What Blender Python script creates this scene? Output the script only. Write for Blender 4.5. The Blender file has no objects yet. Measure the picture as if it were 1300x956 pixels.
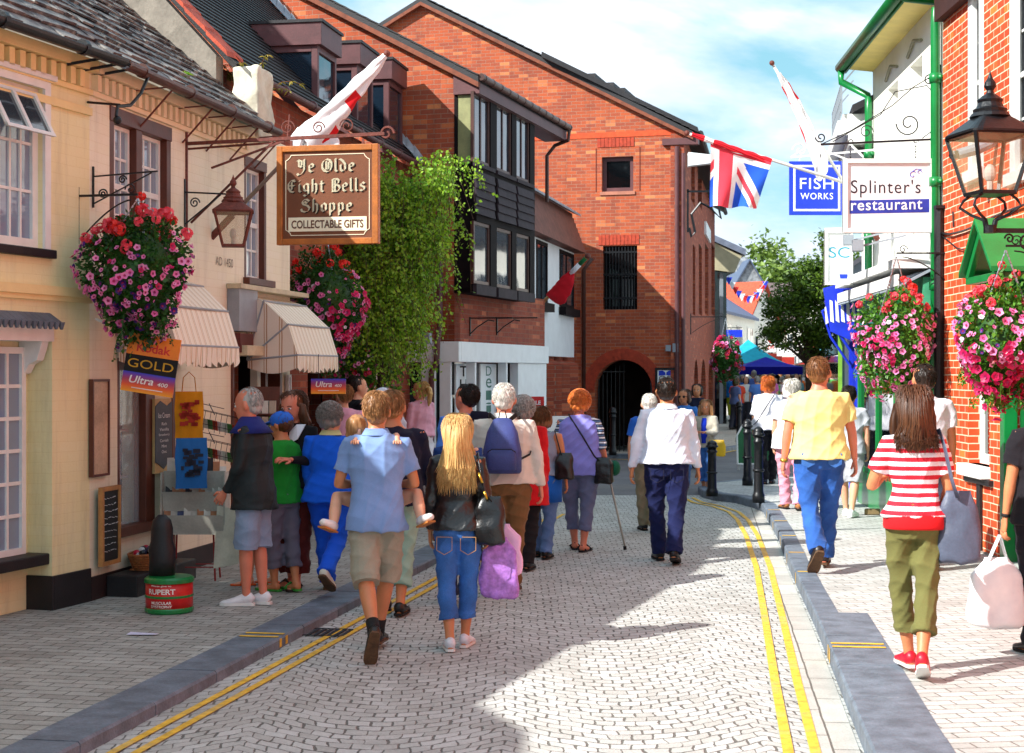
import bpy, math, random
import numpy as np
from mathutils import Vector, Matrix, noise
random.seed(7); np.random.seed(7)
S=bpy.context.scene; COL=S.collection
F=2000.0; HZ=472.0; CH=1.9; CX=650.0
R=math.radians; PI=math.pi
def G(px,py,z=0.0):
    D=F*(CH-z)/(py-HZ); return Vector(((px-CX)*D/F,D,z))
def P(px,py,D): return Vector(((px-CX)*D/F,D,CH-(py-HZ)*D/F))
def XD(px,D): return Vector(((px-CX)*D/F,D))
def lin(h):
    if not isinstance(h,str): return tuple(h)[:3]
    o=[]
    for i in (0,2,4):
        v=int(h[i:i+2],16)/255; o.append(v/12.92 if v<=.04045 else ((v+.055)/1.055)**2.4)
    return tuple(o)
# ---------------------------------------------------------------- mesh builder
class M:
    def __init__(s): s.v=[]; s.f=[]; s.m=[]
    def add(s,vs,fs,mi=0):
        o=len(s.v); s.v+= [tuple(v) for v in vs]
        for f in fs: s.f.append([i+o for i in f]); s.m.append(mi)
        return s
    def box(s,x0,y0,z0,x1,y1,z1,mi=0):
        if x1<x0:x0,x1=x1,x0
        if y1<y0:y0,y1=y1,y0
        if z1<z0:z0,z1=z1,z0
        return s.add([(x0,y0,z0),(x1,y0,z0),(x1,y1,z0),(x0,y1,z0),(x0,y0,z1),(x1,y0,z1),(x1,y1,z1),(x0,y1,z1)],
          [(3,2,1,0),(4,5,6,7),(0,1,5,4),(1,2,6,5),(2,3,7,6),(3,0,4,7)],mi)
    def obox(s,c,a,b,d,mi=0):
        c,a,b,d=Vector(c),Vector(a),Vector(b),Vector(d)
        vs=[c-a-b-d,c+a-b-d,c+a+b-d,c-a+b-d,c-a-b+d,c+a-b+d,c+a+b+d,c-a+b+d]
        return s.add(vs,[(3,2,1,0),(4,5,6,7),(0,1,5,4),(1,2,6,5),(2,3,7,6),(3,0,4,7)],mi)
    def bar(s,p,q,w,h=None,mi=0):
        p,q=Vector(p),Vector(q); h=h or w; d=q-p; L=d.length
        if L<1e-6: return s
        d/=L; up=Vector((0,0,1)) if abs(d.z)<.95 else Vector((1,0,0)); a=d.cross(up).normalized(); b=a.cross(d)
        return s.obox((p+q)/2,d*L/2,a*w/2,b*h/2,mi)
    def poly(s,pts,mi=0): return s.add(pts,[list(range(len(pts)))],mi)
    def slab(s,pts,dv,mi=0):
        dv=Vector(dv); n=len(pts); a=[Vector(p) for p in pts]; b=[p+dv for p in a]
        fs=[list(range(n))[::-1],list(range(n,2*n))]+[[i,(i+1)%n,(i+1)%n+n,i+n] for i in range(n)]
        return s.add(a+b,fs,mi)
    def tube(s,pts,r,n=8,mi=0,cap=True,flat=1.0,up=None):
        pts=[Vector(p) for p in pts]; k=len(pts)
        rs=r if isinstance(r,(list,tuple)) else [r]*k
        t=[(pts[min(i+1,k-1)]-pts[max(i-1,0)]).normalized() for i in range(k)]
        u=Vector(up) if up else (Vector((0,0,1)) if abs(t[0].z)<.9 else Vector((0,1,0)))
        vs=[];a=(u-t[0]*u.dot(t[0])).normalized()
        for i in range(k):
            a=(a-t[i]*a.dot(t[i])).normalized(); b=t[i].cross(a)
            rr=rs[i]; ra,rb=(rr if isinstance(rr,tuple) else (rr,rr*flat))
            for j in range(n):
                w=2*PI*j/n; vs.append(pts[i]+a*math.cos(w)*ra+b*math.sin(w)*rb)
        fs=[[i*n+j,i*n+(j+1)%n,(i+1)*n+(j+1)%n,(i+1)*n+j] for i in range(k-1) for j in range(n)]
        if cap: fs+=[list(range(n))[::-1],[(k-1)*n+j for j in range(n)]]
        return s.add(vs,fs,mi)
    def rings(s,rg,n=20,mi=0,ex=2.2,cap=True):
        vs=[]
        for (x,y,z,rx,ry) in rg:
            for j in range(n):
                w=2*PI*j/n; c,q=math.cos(w),math.sin(w)
                vs.append((x+rx*math.copysign(abs(c)**(2/ex),c),y+ry*math.copysign(abs(q)**(2/ex),q),z))
        k=len(rg); fs=[[i*n+j,i*n+(j+1)%n,(i+1)*n+(j+1)%n,(i+1)*n+j] for i in range(k-1) for j in range(n)]
        if cap: fs+=[list(range(n))[::-1],[(k-1)*n+j for j in range(n)]]
        return s.add(vs,fs,mi)
    def lathe(s,c,prof,n=16,mi=0): return s.rings([(c[0],c[1],c[2]+z,r,r) for r,z in prof],n,mi,2.0)
    def ell(s,c,r,n=14,mi=0,k=8):
        rg=[]
        for i in range(k+1):
            a=-PI/2+PI*i/k; q=max(math.cos(a),.02); rg.append((c[0],c[1],c[2]+r[2]*math.sin(a),r[0]*q,r[1]*q))
        return s.rings(rg,n,mi,2.0)
    def xf(s,mat,start=0):
        for i in range(start,len(s.v)): s.v[i]=tuple(mat@Vector(s.v[i]))
        return s
    def mesh(s,name):
        me=bpy.data.meshes.new(name); me.from_pydata(s.v,[],s.f)
        me.polygons.foreach_set('material_index',s.m); me.update(); return me
    def cut(s):
        if not hasattr(s,'cuts'): s.cuts=[]
        s.cuts.append((len(s.v),len(s.f)))
    def build_each(s,name,mats,parent=None,**kw):
        c=[(0,0)]+[x for x in s.cuts if 0<x[1]<len(s.f)]+[(len(s.v),len(s.f))]; out=[]
        for (v0,f0),(v1,f1_) in zip(c[:-1],c[1:]):
            if f1_==f0: continue
            q=M(); q.v=s.v[v0:v1]; q.f=[[i-v0 for i in f] for f in s.f[f0:f1_]]; q.m=s.m[f0:f1_]; out.append(q.build(name,mats,parent,**kw))
        return out
    def build(s,name,mats,parent=None,smooth=False,bevel=0,**kw):
        me=s.mesh(name); o=bpy.data.objects.new(name,me); COL.objects.link(o)
        for m in (mats if isinstance(mats,(list,tuple)) else [mats]): me.materials.append(MAT(m))
        if smooth: me.polygons.foreach_set('use_smooth',[True]*len(me.polygons))
        if bevel:
            b=o.modifiers.new('b','BEVEL'); b.width=bevel; b.segments=2; b.limit_method='ANGLE'
        if parent: o.parent=parent
        return tg(o,**kw)
def tg(o,label=None,cat=None,group=None,kind=None):
    if label:o['label']=label
    if cat:o['category']=cat
    if group:o['group']=group
    if kind:o['kind']=kind
    return o
def E(name,loc,rz=0,label=None,cat=None,group=None,kind=None):
    o=bpy.data.objects.new(name,None); o.empty_display_size=.1; COL.objects.link(o)
    o.location=(loc[0],loc[1],loc[2] if len(loc)>2 else 0); o.rotation_euler=(0,0,rz)
    return tg(o,label,cat,group,kind)
def dup(root,loc,rz=None,label=None):
    r=root.copy(); COL.objects.link(r); r.location=loc
    if rz is not None: r.rotation_euler=(0,0,rz)
    if label: r['label']=label
    def rec(a,b):
        for ch in list(a.children):
            c=ch.copy(); COL.objects.link(c); c.parent=b; rec(ch,c)
    rec(root,r); return r
def center(root_obj_pts): pass
# evaluated temp mesh
def evalmesh(m,mods):
    me=m.mesh('t'); o=bpy.data.objects.new('t',me); COL.objects.link(o)
    for typ,kw in mods:
        md=o.modifiers.new('m',typ)
        for k,v in kw.items(): setattr(md,k,v)
    dg=bpy.context.evaluated_depsgraph_get(); dg.update()
    out=bpy.data.meshes.new_from_object(o.evaluated_get(dg),depsgraph=dg)
    bpy.data.objects.remove(o); bpy.data.meshes.remove(me); return out
_tc={}
def tmesh(text,spacing=1.0,off=0.0):
    k=(text,spacing,off)
    if k not in _tc:
        cu=bpy.data.curves.new('t','FONT'); cu.body=text; cu.space_character=spacing; cu.offset=off; cu.resolution_u=4
        o=bpy.data.objects.new('t',cu); COL.objects.link(o)
        dg=bpy.context.evaluated_depsgraph_get(); dg.update()
        me=bpy.data.meshes.new_from_object(o.evaluated_get(dg),depsgraph=dg)
        vs=[tuple(v.co) for v in me.vertices]; fs=[list(p.vertices) for p in me.polygons]
        bpy.data.objects.remove(o); bpy.data.curves.remove(cu); bpy.data.meshes.remove(me)
        _tc[k]=(vs,fs)
    return _tc[k]
def write(m,text,o,xd,ud,w,h,mi=0,off=0.0,sp=1.0,lift=.002,slant=0):
    """text fitted in w x h, lower left corner o, lifted off its board"""
    vs,fs=tmesh(text,sp,off); o,xd,ud=Vector(o),Vector(xd).normalized(),Vector(ud).normalized(); n=xd.cross(ud)
    xs=[v[0] for v in vs]; ys=[v[1] for v in vs]; a,b,c,d=min(xs),max(xs),min(ys),max(ys)
    out=[]
    for v in vs:
        y=(v[1]-c)/(d-c)*h; out.append(o+xd*((v[0]-a)/(b-a)*w+slant*y)+ud*y+n*lift)
    m.add(out,fs,mi)
# ---------------------------------------------------------------- materials
_m={}; DEF={}
def MAT(n):
    if not isinstance(n,str): return n
    if n not in _m: _m[n]=DEF[n](n)
    return _m[n]
def nt(name):
    m=bpy.data.materials.new(name); m.use_nodes=True; t=m.node_tree; b=t.nodes['Principled BSDF']; return m,t,b
def nd(t,typ,**kw):
    n=t.nodes.new(typ)
    for k,v in kw.items():
        if k in n.inputs: n.inputs[k].default_value=v
        else: setattr(n,k,v)
    return n
def mixc(t,fac,a,b,mode='MIX'):
    n=t.nodes.new('ShaderNodeMix'); n.data_type='RGBA'; n.blend_type=mode
    for sock,val in ((n.inputs[0],fac),(n.inputs[6],a),(n.inputs[7],b)):
        if hasattr(val,'is_linked') or isinstance(val,bpy.types.NodeSocket): t.links.new(val,sock)
        elif isinstance(val,(int,float)): sock.default_value=val
        else: sock.default_value=(*lin(val),1)
    return n.outputs[2]
def ramp(t,inp,pts):
    r=t.nodes.new('ShaderNodeValToRGB'); t.links.new(inp,r.inputs[0]); e=r.color_ramp.elements
    while len(e)<len(pts): e.new(.5)
    for i,(p,c) in enumerate(pts):
        e[i].position=p; e[i].color=(*(lin(c) if not isinstance(c,(int,float)) else (c,c,c)),1)
    return r.outputs[0]
def bump(t,b,h,s=.3,dist=.01):
    n=t.nodes.new('ShaderNodeBump'); n.inputs['Strength'].default_value=s; n.inputs['Distance'].default_value=dist
    t.links.new(h,n.inputs['Height']); t.links.new(n.outputs[0],b.inputs['Normal']); return n
def plain(name,col,rough=.6,var=.18,scale=6,bmp=.15,fine=60,metal=0,spec=.5,sheen=0,sss=0,coat=0,dirt=None):
    """colour with two scales of wear and a fine bump"""
    def mk(_):
        m,t,b=nt(name); c=lin(col); co=nd(t,'ShaderNodeTexCoord').outputs['Object']
        n1=nd(t,'ShaderNodeTexNoise',Scale=scale,Detail=5.0); t.links.new(co,n1.inputs['Vector'])
        n2=nd(t,'ShaderNodeTexNoise',Scale=fine,Detail=3.0); t.links.new(co,n2.inputs['Vector'])
        f=ramp(t,n1.outputs[0],[(.3,0.0),(.7,1.0)])
        lo=tuple(x*(1-var) for x in c); hi=tuple(min(1,x*(1+var)) for x in c)
        col1=mixc(t,f,lo,hi)
        col2=mixc(t,.35*min(1,var*3),col1,n2.outputs[0],'OVERLAY')
        if dirt:
            n3=nd(t,'ShaderNodeTexNoise',Scale=2.2,Detail=8.0,Roughness=.7); t.links.new(co,n3.inputs['Vector'])
            f3=ramp(t,n3.outputs[0],[(.52,0.0),(.72,.6)]); col2=mixc(t,f3,col2,dirt)
        t.links.new(col2,b.inputs['Base Color']); b.inputs['Roughness'].default_value=rough
        b.inputs['Metallic'].default_value=metal; b.inputs['Specular IOR Level'].default_value=spec
        if sheen: b.inputs['Sheen Weight'].default_value=sheen
        if coat: b.inputs['Coat Weight'].default_value=coat
        if sss:
            b.inputs['Subsurface Weight'].default_value=sss; b.inputs['Subsurface Radius'].default_value=(.02,.008,.004)
        if bmp: bump(t,b,n2.outputs[0],bmp,.01)
        return m
    DEF[name]=mk; return name
def brick(name,c1,c2,mortar,bw=.225,bh=.075,mo=.01,painted=False,vary=.35,c3=None,bs=.5,sq=False,hi=None):
    def mk(_):
        m,t,b=nt(name); co=nd(t,'ShaderNodeTexCoord').outputs['Object']; s=nd(t,'ShaderNodeSeparateXYZ'); t.links.new(co,s.inputs[0])
        a=nd(t,'ShaderNodeMath',operation='ADD'); t.links.new(s.outputs[0],a.inputs[0]); t.links.new(s.outputs[1],a.inputs[1])
        c=nd(t,'ShaderNodeCombineXYZ'); t.links.new(a.outputs[0],c.inputs[0]); t.links.new(s.outputs[2],c.inputs[1])
        nw=nd(t,'ShaderNodeTexNoise',Scale=3.0,Detail=2.0); t.links.new(co,nw.inputs['Vector'])
        w=nd(t,'ShaderNodeVectorMath',operation='MULTIPLY_ADD'); t.links.new(nw.outputs['Color'],w.inputs[0]); w.inputs[1].default_value=(.012,.012,0); t.links.new(c.outputs[0],w.inputs[2])
        br=nd(t,'ShaderNodeTexBrick'); br.offset=.5; t.links.new(w.outputs[0],br.inputs['Vector'])
        for k,v in (('Scale',1.0),('Brick Width',bw),('Row Height',bh),('Mortar Size',mo*.5),('Mortar Smooth',.3),('Bias',0.0)): br.inputs[k].default_value=v
        br.inputs['Color1'].default_value=(*lin(c1),1); br.inputs['Color2'].default_value=(*lin(c2),1); br.inputs['Mortar'].default_value=(*lin(mortar),1)
        # per brick value from a second brick lookup
        b2=nd(t,'ShaderNodeTexBrick'); b2.offset=.5; t.links.new(w.outputs[0],b2.inputs['Vector'])
        for k,v in (('Scale',1.0),('Brick Width',bw),('Row Height',bh),('Mortar Size',0.0),('Bias',-.5)): b2.inputs[k].default_value=v
        b2.inputs['Color1'].default_value=(0,0,0,1); b2.inputs['Color2'].default_value=(1,1,1,1)
        n=nd(t,'ShaderNodeTexNoise',Scale=1.3,Detail=6.0,Roughness=.65); t.links.new(co,n.inputs['Vector'])
        n2=nd(t,'ShaderNodeTexNoise',Scale=45.0,Detail=4.0); t.links.new(co,n2.inputs['Vector'])
        col=br.outputs['Color']
        if c3:
            g=nd(t,'ShaderNodeMath',operation='MULTIPLY'); inv=nd(t,'ShaderNodeMath',operation='SUBTRACT'); inv.inputs[0].default_value=1; t.links.new(br.outputs['Fac'],inv.inputs[1])
            t.links.new(b2.outputs['Color'],g.inputs[0]); t.links.new(inv.outputs[0],g.inputs[1]); g2=nd(t,'ShaderNodeMath',operation='MULTIPLY'); t.links.new(g.outputs[0],g2.inputs[0]); g2.inputs[1].default_value=.55
            col=mixc(t,g2.outputs[0],col,c3)
        if hi:
            nh=nd(t,'ShaderNodeTexNoise',Scale=2.6,Detail=3.0); cc=nd(t,'ShaderNodeVectorMath',operation='SNAP'); t.links.new(w.outputs[0],cc.inputs[0]); cc.inputs[1].default_value=(bw,bh,1)
            cm=nd(t,'ShaderNodeVectorMath',operation='SCALE'); cm.inputs['Scale'].default_value=7.3; t.links.new(cc.outputs[0],cm.inputs[0]); t.links.new(cm.outputs[0],nh.inputs['Vector'])
            fh=ramp(t,nh.outputs[0],[(.57,0.0),(.66,.8)])
            iv=nd(t,'ShaderNodeMath',operation='SUBTRACT'); iv.inputs[0].default_value=1; t.links.new(br.outputs['Fac'],iv.inputs[1])
            gg=nd(t,'ShaderNodeMath',operation='MULTIPLY'); t.links.new(fh,gg.inputs[0]); t.links.new(iv.outputs[0],gg.inputs[1]); col=mixc(t,gg.outputs[0],col,hi)
        col=mixc(t,vary,col,ramp(t,n.outputs[0],[(.25,.35),(.75,.65)]),'OVERLAY')
        col=mixc(t,vary*.7,col,n2.outputs[0],'OVERLAY')
        ms=nd(t,'ShaderNodeMapping'); ms.inputs['Scale'].default_value=(5,5,.55); t.links.new(co,ms.inputs[0]); ns=nd(t,'ShaderNodeTexNoise',Scale=1.0,Detail=6.0,Roughness=.7); t.links.new(ms.outputs[0],ns.inputs['Vector'])
        col=mixc(t,ramp(t,ns.outputs[0],[(.5,0.0),(.72,.28 if painted else .35)]),col,'8a7a5c' if painted else '3c2a24')
        t.links.new(col,b.inputs['Base Color']); b.inputs['Roughness'].default_value=.85 if not painted else .6
        h=nd(t,'ShaderNodeMath',operation='SUBTRACT'); h.inputs[0].default_value=1; t.links.new(br.outputs['Fac'],h.inputs[1])
        h2=nd(t,'ShaderNodeMath',operation='MULTIPLY_ADD'); t.links.new(n2.outputs[0],h2.inputs[0]); h2.inputs[1].default_value=.5; t.links.new(h.outputs[0],h2.inputs[2])
        bump(t,b,h2.outputs[0],bs,.012); return m
    DEF[name]=mk; return name
def ground(name,c1,c2,mortar,bw,bh,mo,arc=0,arcw=1.5,rot=0,big=.4,bs=.5):
    def mk(_):
        m,t,b=nt(name); co=nd(t,'ShaderNodeTexCoord').outputs['Object']
        mp=nd(t,'ShaderNodeMapping'); t.links.new(co,mp.inputs[0]); mp.inputs['Rotation'].default_value=(0,0,rot)
        v=mp.outputs[0]
        nw=nd(t,'ShaderNodeTexNoise',Scale=4.0,Detail=3.0); t.links.new(v,nw.inputs['Vector'])
        w=nd(t,'ShaderNodeVectorMath',operation='MULTIPLY_ADD'); t.links.new(nw.outputs['Color'],w.inputs[0]); w.inputs[1].default_value=(.085,.085,0) if arc else (.015,.015,0); t.links.new(v,w.inputs[2]); v=w.outputs[0]
        if arc:
            s=nd(t,'ShaderNodeSeparateXYZ'); t.links.new(v,s.inputs[0])
            a=nd(t,'ShaderNodeMath',operation='MULTIPLY'); t.links.new(s.outputs[0],a.inputs[0]); a.inputs[1].default_value=PI/arcw
            q=nd(t,'ShaderNodeMath',operation='SINE'); t.links.new(a.outputs[0],q.inputs[0]); ab=nd(t,'ShaderNodeMath',operation='ABSOLUTE'); t.links.new(q.outputs[0],ab.inputs[0])
            y=nd(t,'ShaderNodeMath',operation='MULTIPLY_ADD'); t.links.new(ab.outputs[0],y.inputs[0]); y.inputs[1].default_value=arc; t.links.new(s.outputs[1],y.inputs[2])
            c=nd(t,'ShaderNodeCombineXYZ'); t.links.new(s.outputs[0],c.inputs[0]); t.links.new(y.outputs[0],c.inputs[1]); v=c.outputs[0]
        br=nd(t,'ShaderNodeTexBrick'); br.offset=.5; t.links.new(v,br.inputs['Vector'])
        for k,x in (('Scale',1.0),('Brick Width',bw),('Row Height',bh),('Mortar Size',mo),('Mortar Smooth',.4),('Bias',0.0)): br.inputs[k].default_value=x
        br.inputs['Color1'].default_value=(*lin(c1),1); br.inputs['Color2'].default_value=(*lin(c2),1); br.inputs['Mortar'].default_value=(*lin(mortar),1)
        if arc:
            nm_=nd(t,'ShaderNodeTexNoise',Scale=5.0,Detail=4.0,Roughness=.7); t.links.new(co,nm_.inputs['Vector']); mr=nd(t,'ShaderNodeMapRange'); t.links.new(nm_.outputs[0],mr.inputs[0]); mr.inputs[1].default_value=.35; mr.inputs[2].default_value=.7; mr.inputs[3].default_value=mo*.35; mr.inputs[4].default_value=mo*2.1; t.links.new(mr.outputs[0],br.inputs['Mortar Size'])
        n=nd(t,'ShaderNodeTexNoise',Scale=.8,Detail=8.0,Roughness=.65); t.links.new(co,n.inputs['Vector'])
        n2=nd(t,'ShaderNodeTexNoise',Scale=70.0,Detail=4.0); t.links.new(co,n2.inputs['Vector'])
        n3=nd(t,'ShaderNodeTexNoise',Scale=7.0,Detail=4.0); t.links.new(co,n3.inputs['Vector'])
        col=mixc(t,big,br.outputs['Color'],ramp(t,n.outputs[0],[(.25,.3),(.75,.65)]),'OVERLAY')
        col=mixc(t,big*.7,col,ramp(t,n3.outputs[0],[(.3,.3),(.7,.62)]),'OVERLAY')
        col=mixc(t,.3,col,n2.outputs[0],'OVERLAY')
        vo=nd(t,'ShaderNodeTexVoronoi',Scale=2.6); t.links.new(co,vo.inputs['Vector']); col=mixc(t,ramp(t,vo.outputs['Distance'],[(.035,.55),(.05,0.0)]),col,'3c3a36')
        n5=nd(t,'ShaderNodeTexNoise',Scale=.45,Detail=7.0,Roughness=.75,Distortion=.6); t.links.new(co,n5.inputs['Vector']); col=mixc(t,ramp(t,n5.outputs[0],[(.5,0.0),(.68,.42)]),col,'8c867c')
        t.links.new(col,b.inputs['Base Color']); b.inputs['Roughness'].default_value=.8
        h=nd(t,'ShaderNodeMath',operation='SUBTRACT'); h.inputs[0].default_value=1; t.links.new(br.outputs['Fac'],h.inputs[1])
        h2=nd(t,'ShaderNodeMath',operation='MULTIPLY_ADD'); t.links.new(n2.outputs[0],h2.inputs[0]); h2.inputs[1].default_value=.4; t.links.new(h.outputs[0],h2.inputs[2])
        bump(t,b,h2.outputs[0],bs,.015); return m
    DEF[name]=mk; return name
def glass(name,col='0a0d10',rough=.04,alpha=1.0,spec=.6):
    def mk(_):
        m,t,b=nt(name); b.inputs['Base Color'].default_value=(*lin(col),1); b.inputs['Roughness'].default_value=rough
        b.inputs['Specular IOR Level'].default_value=spec; b.inputs['Alpha'].default_value=alpha; b.inputs['Coat Weight'].default_value=.5
        co=nd(t,'ShaderNodeTexCoord').outputs['Object']; n=nd(t,'ShaderNodeTexNoise',Scale=2.5,Detail=1.0); t.links.new(co,n.inputs['Vector']); bump(t,b,n.outputs[0],.25,.02)
        return m
    DEF[name]=mk; return name
def stripes(name,cols,period,axis=0,off=0,rough=.8,bmp=.1):
    """woven stripes: cols=[(pos,colour)...] constant steps along an object axis"""
    def mk(_):
        m,t,b=nt(name); co=nd(t,'ShaderNodeTexCoord').outputs['Object']; s=nd(t,'ShaderNodeSeparateXYZ'); t.links.new(co,s.inputs[0])
        if axis==3:
            a0=nd(t,'ShaderNodeMath',operation='ADD'); t.links.new(s.outputs[0],a0.inputs[0]); t.links.new(s.outputs[1],a0.inputs[1]); src=a0.outputs[0]
        else: src=s.outputs[axis]
        nw=nd(t,'ShaderNodeTexNoise',Scale=5.0); t.links.new(co,nw.inputs['Vector'])
        z=nd(t,'ShaderNodeMath',operation='MULTIPLY_ADD'); t.links.new(nw.outputs[0],z.inputs[0]); z.inputs[1].default_value=.012; t.links.new(src,z.inputs[2])
        d=nd(t,'ShaderNodeMath',operation='MULTIPLY_ADD'); t.links.new(z.outputs[0],d.inputs[0]); d.inputs[1].default_value=1/period; d.inputs[2].default_value=off+50
        f=nd(t,'ShaderNodeMath',operation='FRACT'); t.links.new(d.outputs[0],f.inputs[0])
        r=t.nodes.new('ShaderNodeValToRGB'); r.color_ramp.interpolation='CONSTANT'; e=r.color_ramp.elements
        while len(e)<len(cols): e.new(.5)
        for i,(p,c) in enumerate(cols): e[i].position=p; e[i].color=(*lin(c),1)
        t.links.new(f.outputs[0],r.inputs[0])
        n2=nd(t,'ShaderNodeTexNoise',Scale=90.0); t.links.new(co,n2.inputs['Vector'])
        c2=mixc(t,.2,r.outputs[0],n2.outputs[0],'OVERLAY')
        t.links.new(c2,b.inputs['Base Color']); b.inputs['Roughness'].default_value=rough; bump(t,b,n2.outputs[0],bmp,.005)
        return m
    DEF[name]=mk; return name
_auto={}
def C(hexs,rough=.6,**k):
    """cached plain material from a colour"""
    key=(hexs,rough,tuple(sorted(k.items())))
    if key not in _auto:
        _auto[key]=plain('paint_%s_%d'%(hexs,len(_auto)),hexs,rough,**k)
    return _auto[key]
def cloth(h,**k): 
    k.setdefault('var',.12); k.setdefault('scale',5); k.setdefault('bmp',.25); k.setdefault('fine',180); k.setdefault('sheen',.04); k.setdefault('spec',.25)
    return C(h,.85,**k)
def leafmat(name,a,b_,trans=.25,rough=.5):
    def mk(_):
        m,t,b=nt(name); g=nd(t,'ShaderNodeNewGeometry'); co=nd(t,'ShaderNodeTexCoord').outputs['Object']
        n=nd(t,'ShaderNodeTexNoise',Scale=2.5,Detail=2.0); t.links.new(co,n.inputs['Vector'])
        ad=nd(t,'ShaderNodeMath',operation='MULTIPLY_ADD'); t.links.new(g.outputs['Random Per Island'],ad.inputs[0]); ad.inputs[1].default_value=.7; 
        mm=nd(t,'ShaderNodeMath',operation='MULTIPLY_ADD'); t.links.new(n.outputs[0],mm.inputs[0]); mm.inputs[1].default_value=.8; mm.inputs[2].default_value=-.25; t.links.new(mm.outputs[0],ad.inputs[2])
        c=mixc(t,ad.outputs[0],a,b_); t.links.new(c,b.inputs['Base Color']); b.inputs['Roughness'].default_value=rough
        tr=nd(t,'ShaderNodeBsdfTranslucent'); t.links.new(c,tr.inputs[0]); mx=nd(t,'ShaderNodeMixShader'); mx.inputs[0].default_value=trans
        t.links.new(b.outputs[0],mx.inputs[1]); t.links.new(tr.outputs[0],mx.inputs[2]); t.links.new(mx.outputs[0],t.nodes['Material Output'].inputs[0]); return m
    DEF[name]=mk; return name
# palette
brick('brick_orange','b4532c','9c452a','9c7a66',vary=.4,c3='7c4438',hi='d88450')
brick('brick_red','a0482c','8e3c26','8c6654',vary=.4,c3='7a3a30',hi='d0744e',bw=.225,bh=.078)
brick('brick_hot','d63c10','e05018','e8c8a8',bw=.225,bh=.078,mo=.014,vary=.3,c3='b02c0c',hi='f07a2c')
brick('painted_yellow','ecdfab','eee2b2','e9dba6',painted=True,vary=.15,bw=.23,bh=.08,mo=.008,bs=.25)
brick('painted_cream','efe7ca','f0e8cf','eae0c2',painted=True,vary=.15,bw=.23,bh=.08,mo=.008,bs=.25)
plain('yellow_plaster','ead898',.7,.08,3,.1,40); plain('white_paint','e6e6e2',.5,.06,8,.08,50); plain('cream_paint','dcd8c8',.5,.08,6,.08)
plain('brown_paint','5a2c1c',.45,.2,8,.1); plain('dark_timber','150e10',.7,.25,10,.15,spec=.12); plain('plum_timber','5c3436',.5,.2,6,.15)
plain('black_iron','14161a',.38,.3,20,.2,metal=.2); plain('rust_iron','6a3226',.7,.35,25,.3); plain('black_plinth','141216',.55,.4,4,.2,dirt='3a302a')
plain('lead','5c6470',.55,.2,8,.2); plain('green_paint','0f7a3a',.3,.15,6,.06,coat=.2); plain('dark_green_paint','0c5a2a',.35,.2,6,.06)
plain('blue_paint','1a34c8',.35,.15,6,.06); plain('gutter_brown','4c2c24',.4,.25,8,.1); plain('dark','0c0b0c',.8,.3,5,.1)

def _slate(_):
    m,t,b=nt('slate_stone'); g=nd(t,'ShaderNodeNewGeometry'); co=nd(t,'ShaderNodeTexCoord').outputs['Object']
    r=ramp(t,g.outputs['Random Per Island'],[(0,'26262a'),(.35,'46464a'),(.7,'6c6a6a'),(1,'8c8a86')])
    n=nd(t,'ShaderNodeTexNoise',Scale=9.0,Detail=7.0,Roughness=.7); t.links.new(co,n.inputs['Vector']); f=ramp(t,n.outputs[0],[(.5,0.0),(.62,.75)]); c=mixc(t,f,r,'a8a69c')
    n4=nd(t,'ShaderNodeTexNoise',Scale=1.2,Detail=3.0); t.links.new(co,n4.inputs['Vector']); c=mixc(t,ramp(t,n4.outputs[0],[(.5,0.0),(.75,.35)]),c,'5a3020')
    n2=nd(t,'ShaderNodeTexNoise',Scale=40.0,Detail=4.0); t.links.new(co,n2.inputs['Vector']); c=mixc(t,.5,c,n2.outputs[0],'OVERLAY'); t.links.new(c,b.inputs['Base Color']); b.inputs['Roughness'].default_value=.6; bump(t,b,n.outputs[0],.8,.02); return m
DEF['slate_stone']=_slate
plain('dark_tile','1e1c20',.6,.4,6,.3); plain('orange_tile','b8482a',.7,.3,9,.3,dirt='6a3a2a')
plain('verge_tile','7c4028',.75,.25,9,.3); plain('render_grey','8c8478',.85,.2,5,.4,30,dirt='5a5448'); plain('lime_white','d8d2bc',.85,.18,4,.4,30,dirt='8c866c')
plain('kerb_stone','68727e',.6,.3,7,.4,60,dirt='3e444c'); plain('yellow_line','e8b430',.6,.3,14,.2,80,dirt='b8ac84'); ground('channel','c4c2ba','b6b2aa','6a665e',.62,.215,.007,rot=R(97),big=.4)
plain('chalkboard','16181a',.6,.3,8,.1); plain('pine_frame','b07a44',.6,.2,12,.2); plain('bark','4a3a2c',.9,.3,12,.5,30)
plain('shop_grey','9098a0',.5,.1,5,.05); plain('white_board','e8ecee',.45,.05,5,.05); plain('sign_brown','6e3c1c',.5,.12,8,.1,dirt='5c3018')
plain('wood_gold','a8601e',.5,.2,10,.2); plain('cream_letter','f0e8c8',.5,.04); plain('sign_blue','1038c0',.4,.06); plain('silver','aab0b8',.35,.1,10,.05,metal=.7)
plain('clad_cream','b4ac8c',.7,.12,4,.15); plain('wicker','9a5a2c',.7,.35,40,.5,60)
glass('glass_dark'); glass('glass_pale_reflection','8494a8',.05); glass('glass_clear','c8d4dc',.03,.3); glass('glass_blue','1a2836'); glass('lamp_glass','c8b48c',.05,.28); glass('glass_grey','38424a',.05)  # pale blue-grey of the window panes has reflections put into the colour
ground('setts','c6c7c3','b0b0aa','66645e',.12,.105,.006,arc=.42,arcw=1.35,big=.3,bs=.6)
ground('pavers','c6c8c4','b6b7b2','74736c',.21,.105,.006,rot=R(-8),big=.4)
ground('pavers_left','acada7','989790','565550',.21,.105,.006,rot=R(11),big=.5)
ground('asphalt','6c6c70','626266','5c5c60',.5,.5,.002,big=.5,bs=.3)
ground('far_paving','c8c0b4','b8b0a4','8a8278',.4,.3,.01,big=.4)
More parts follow.
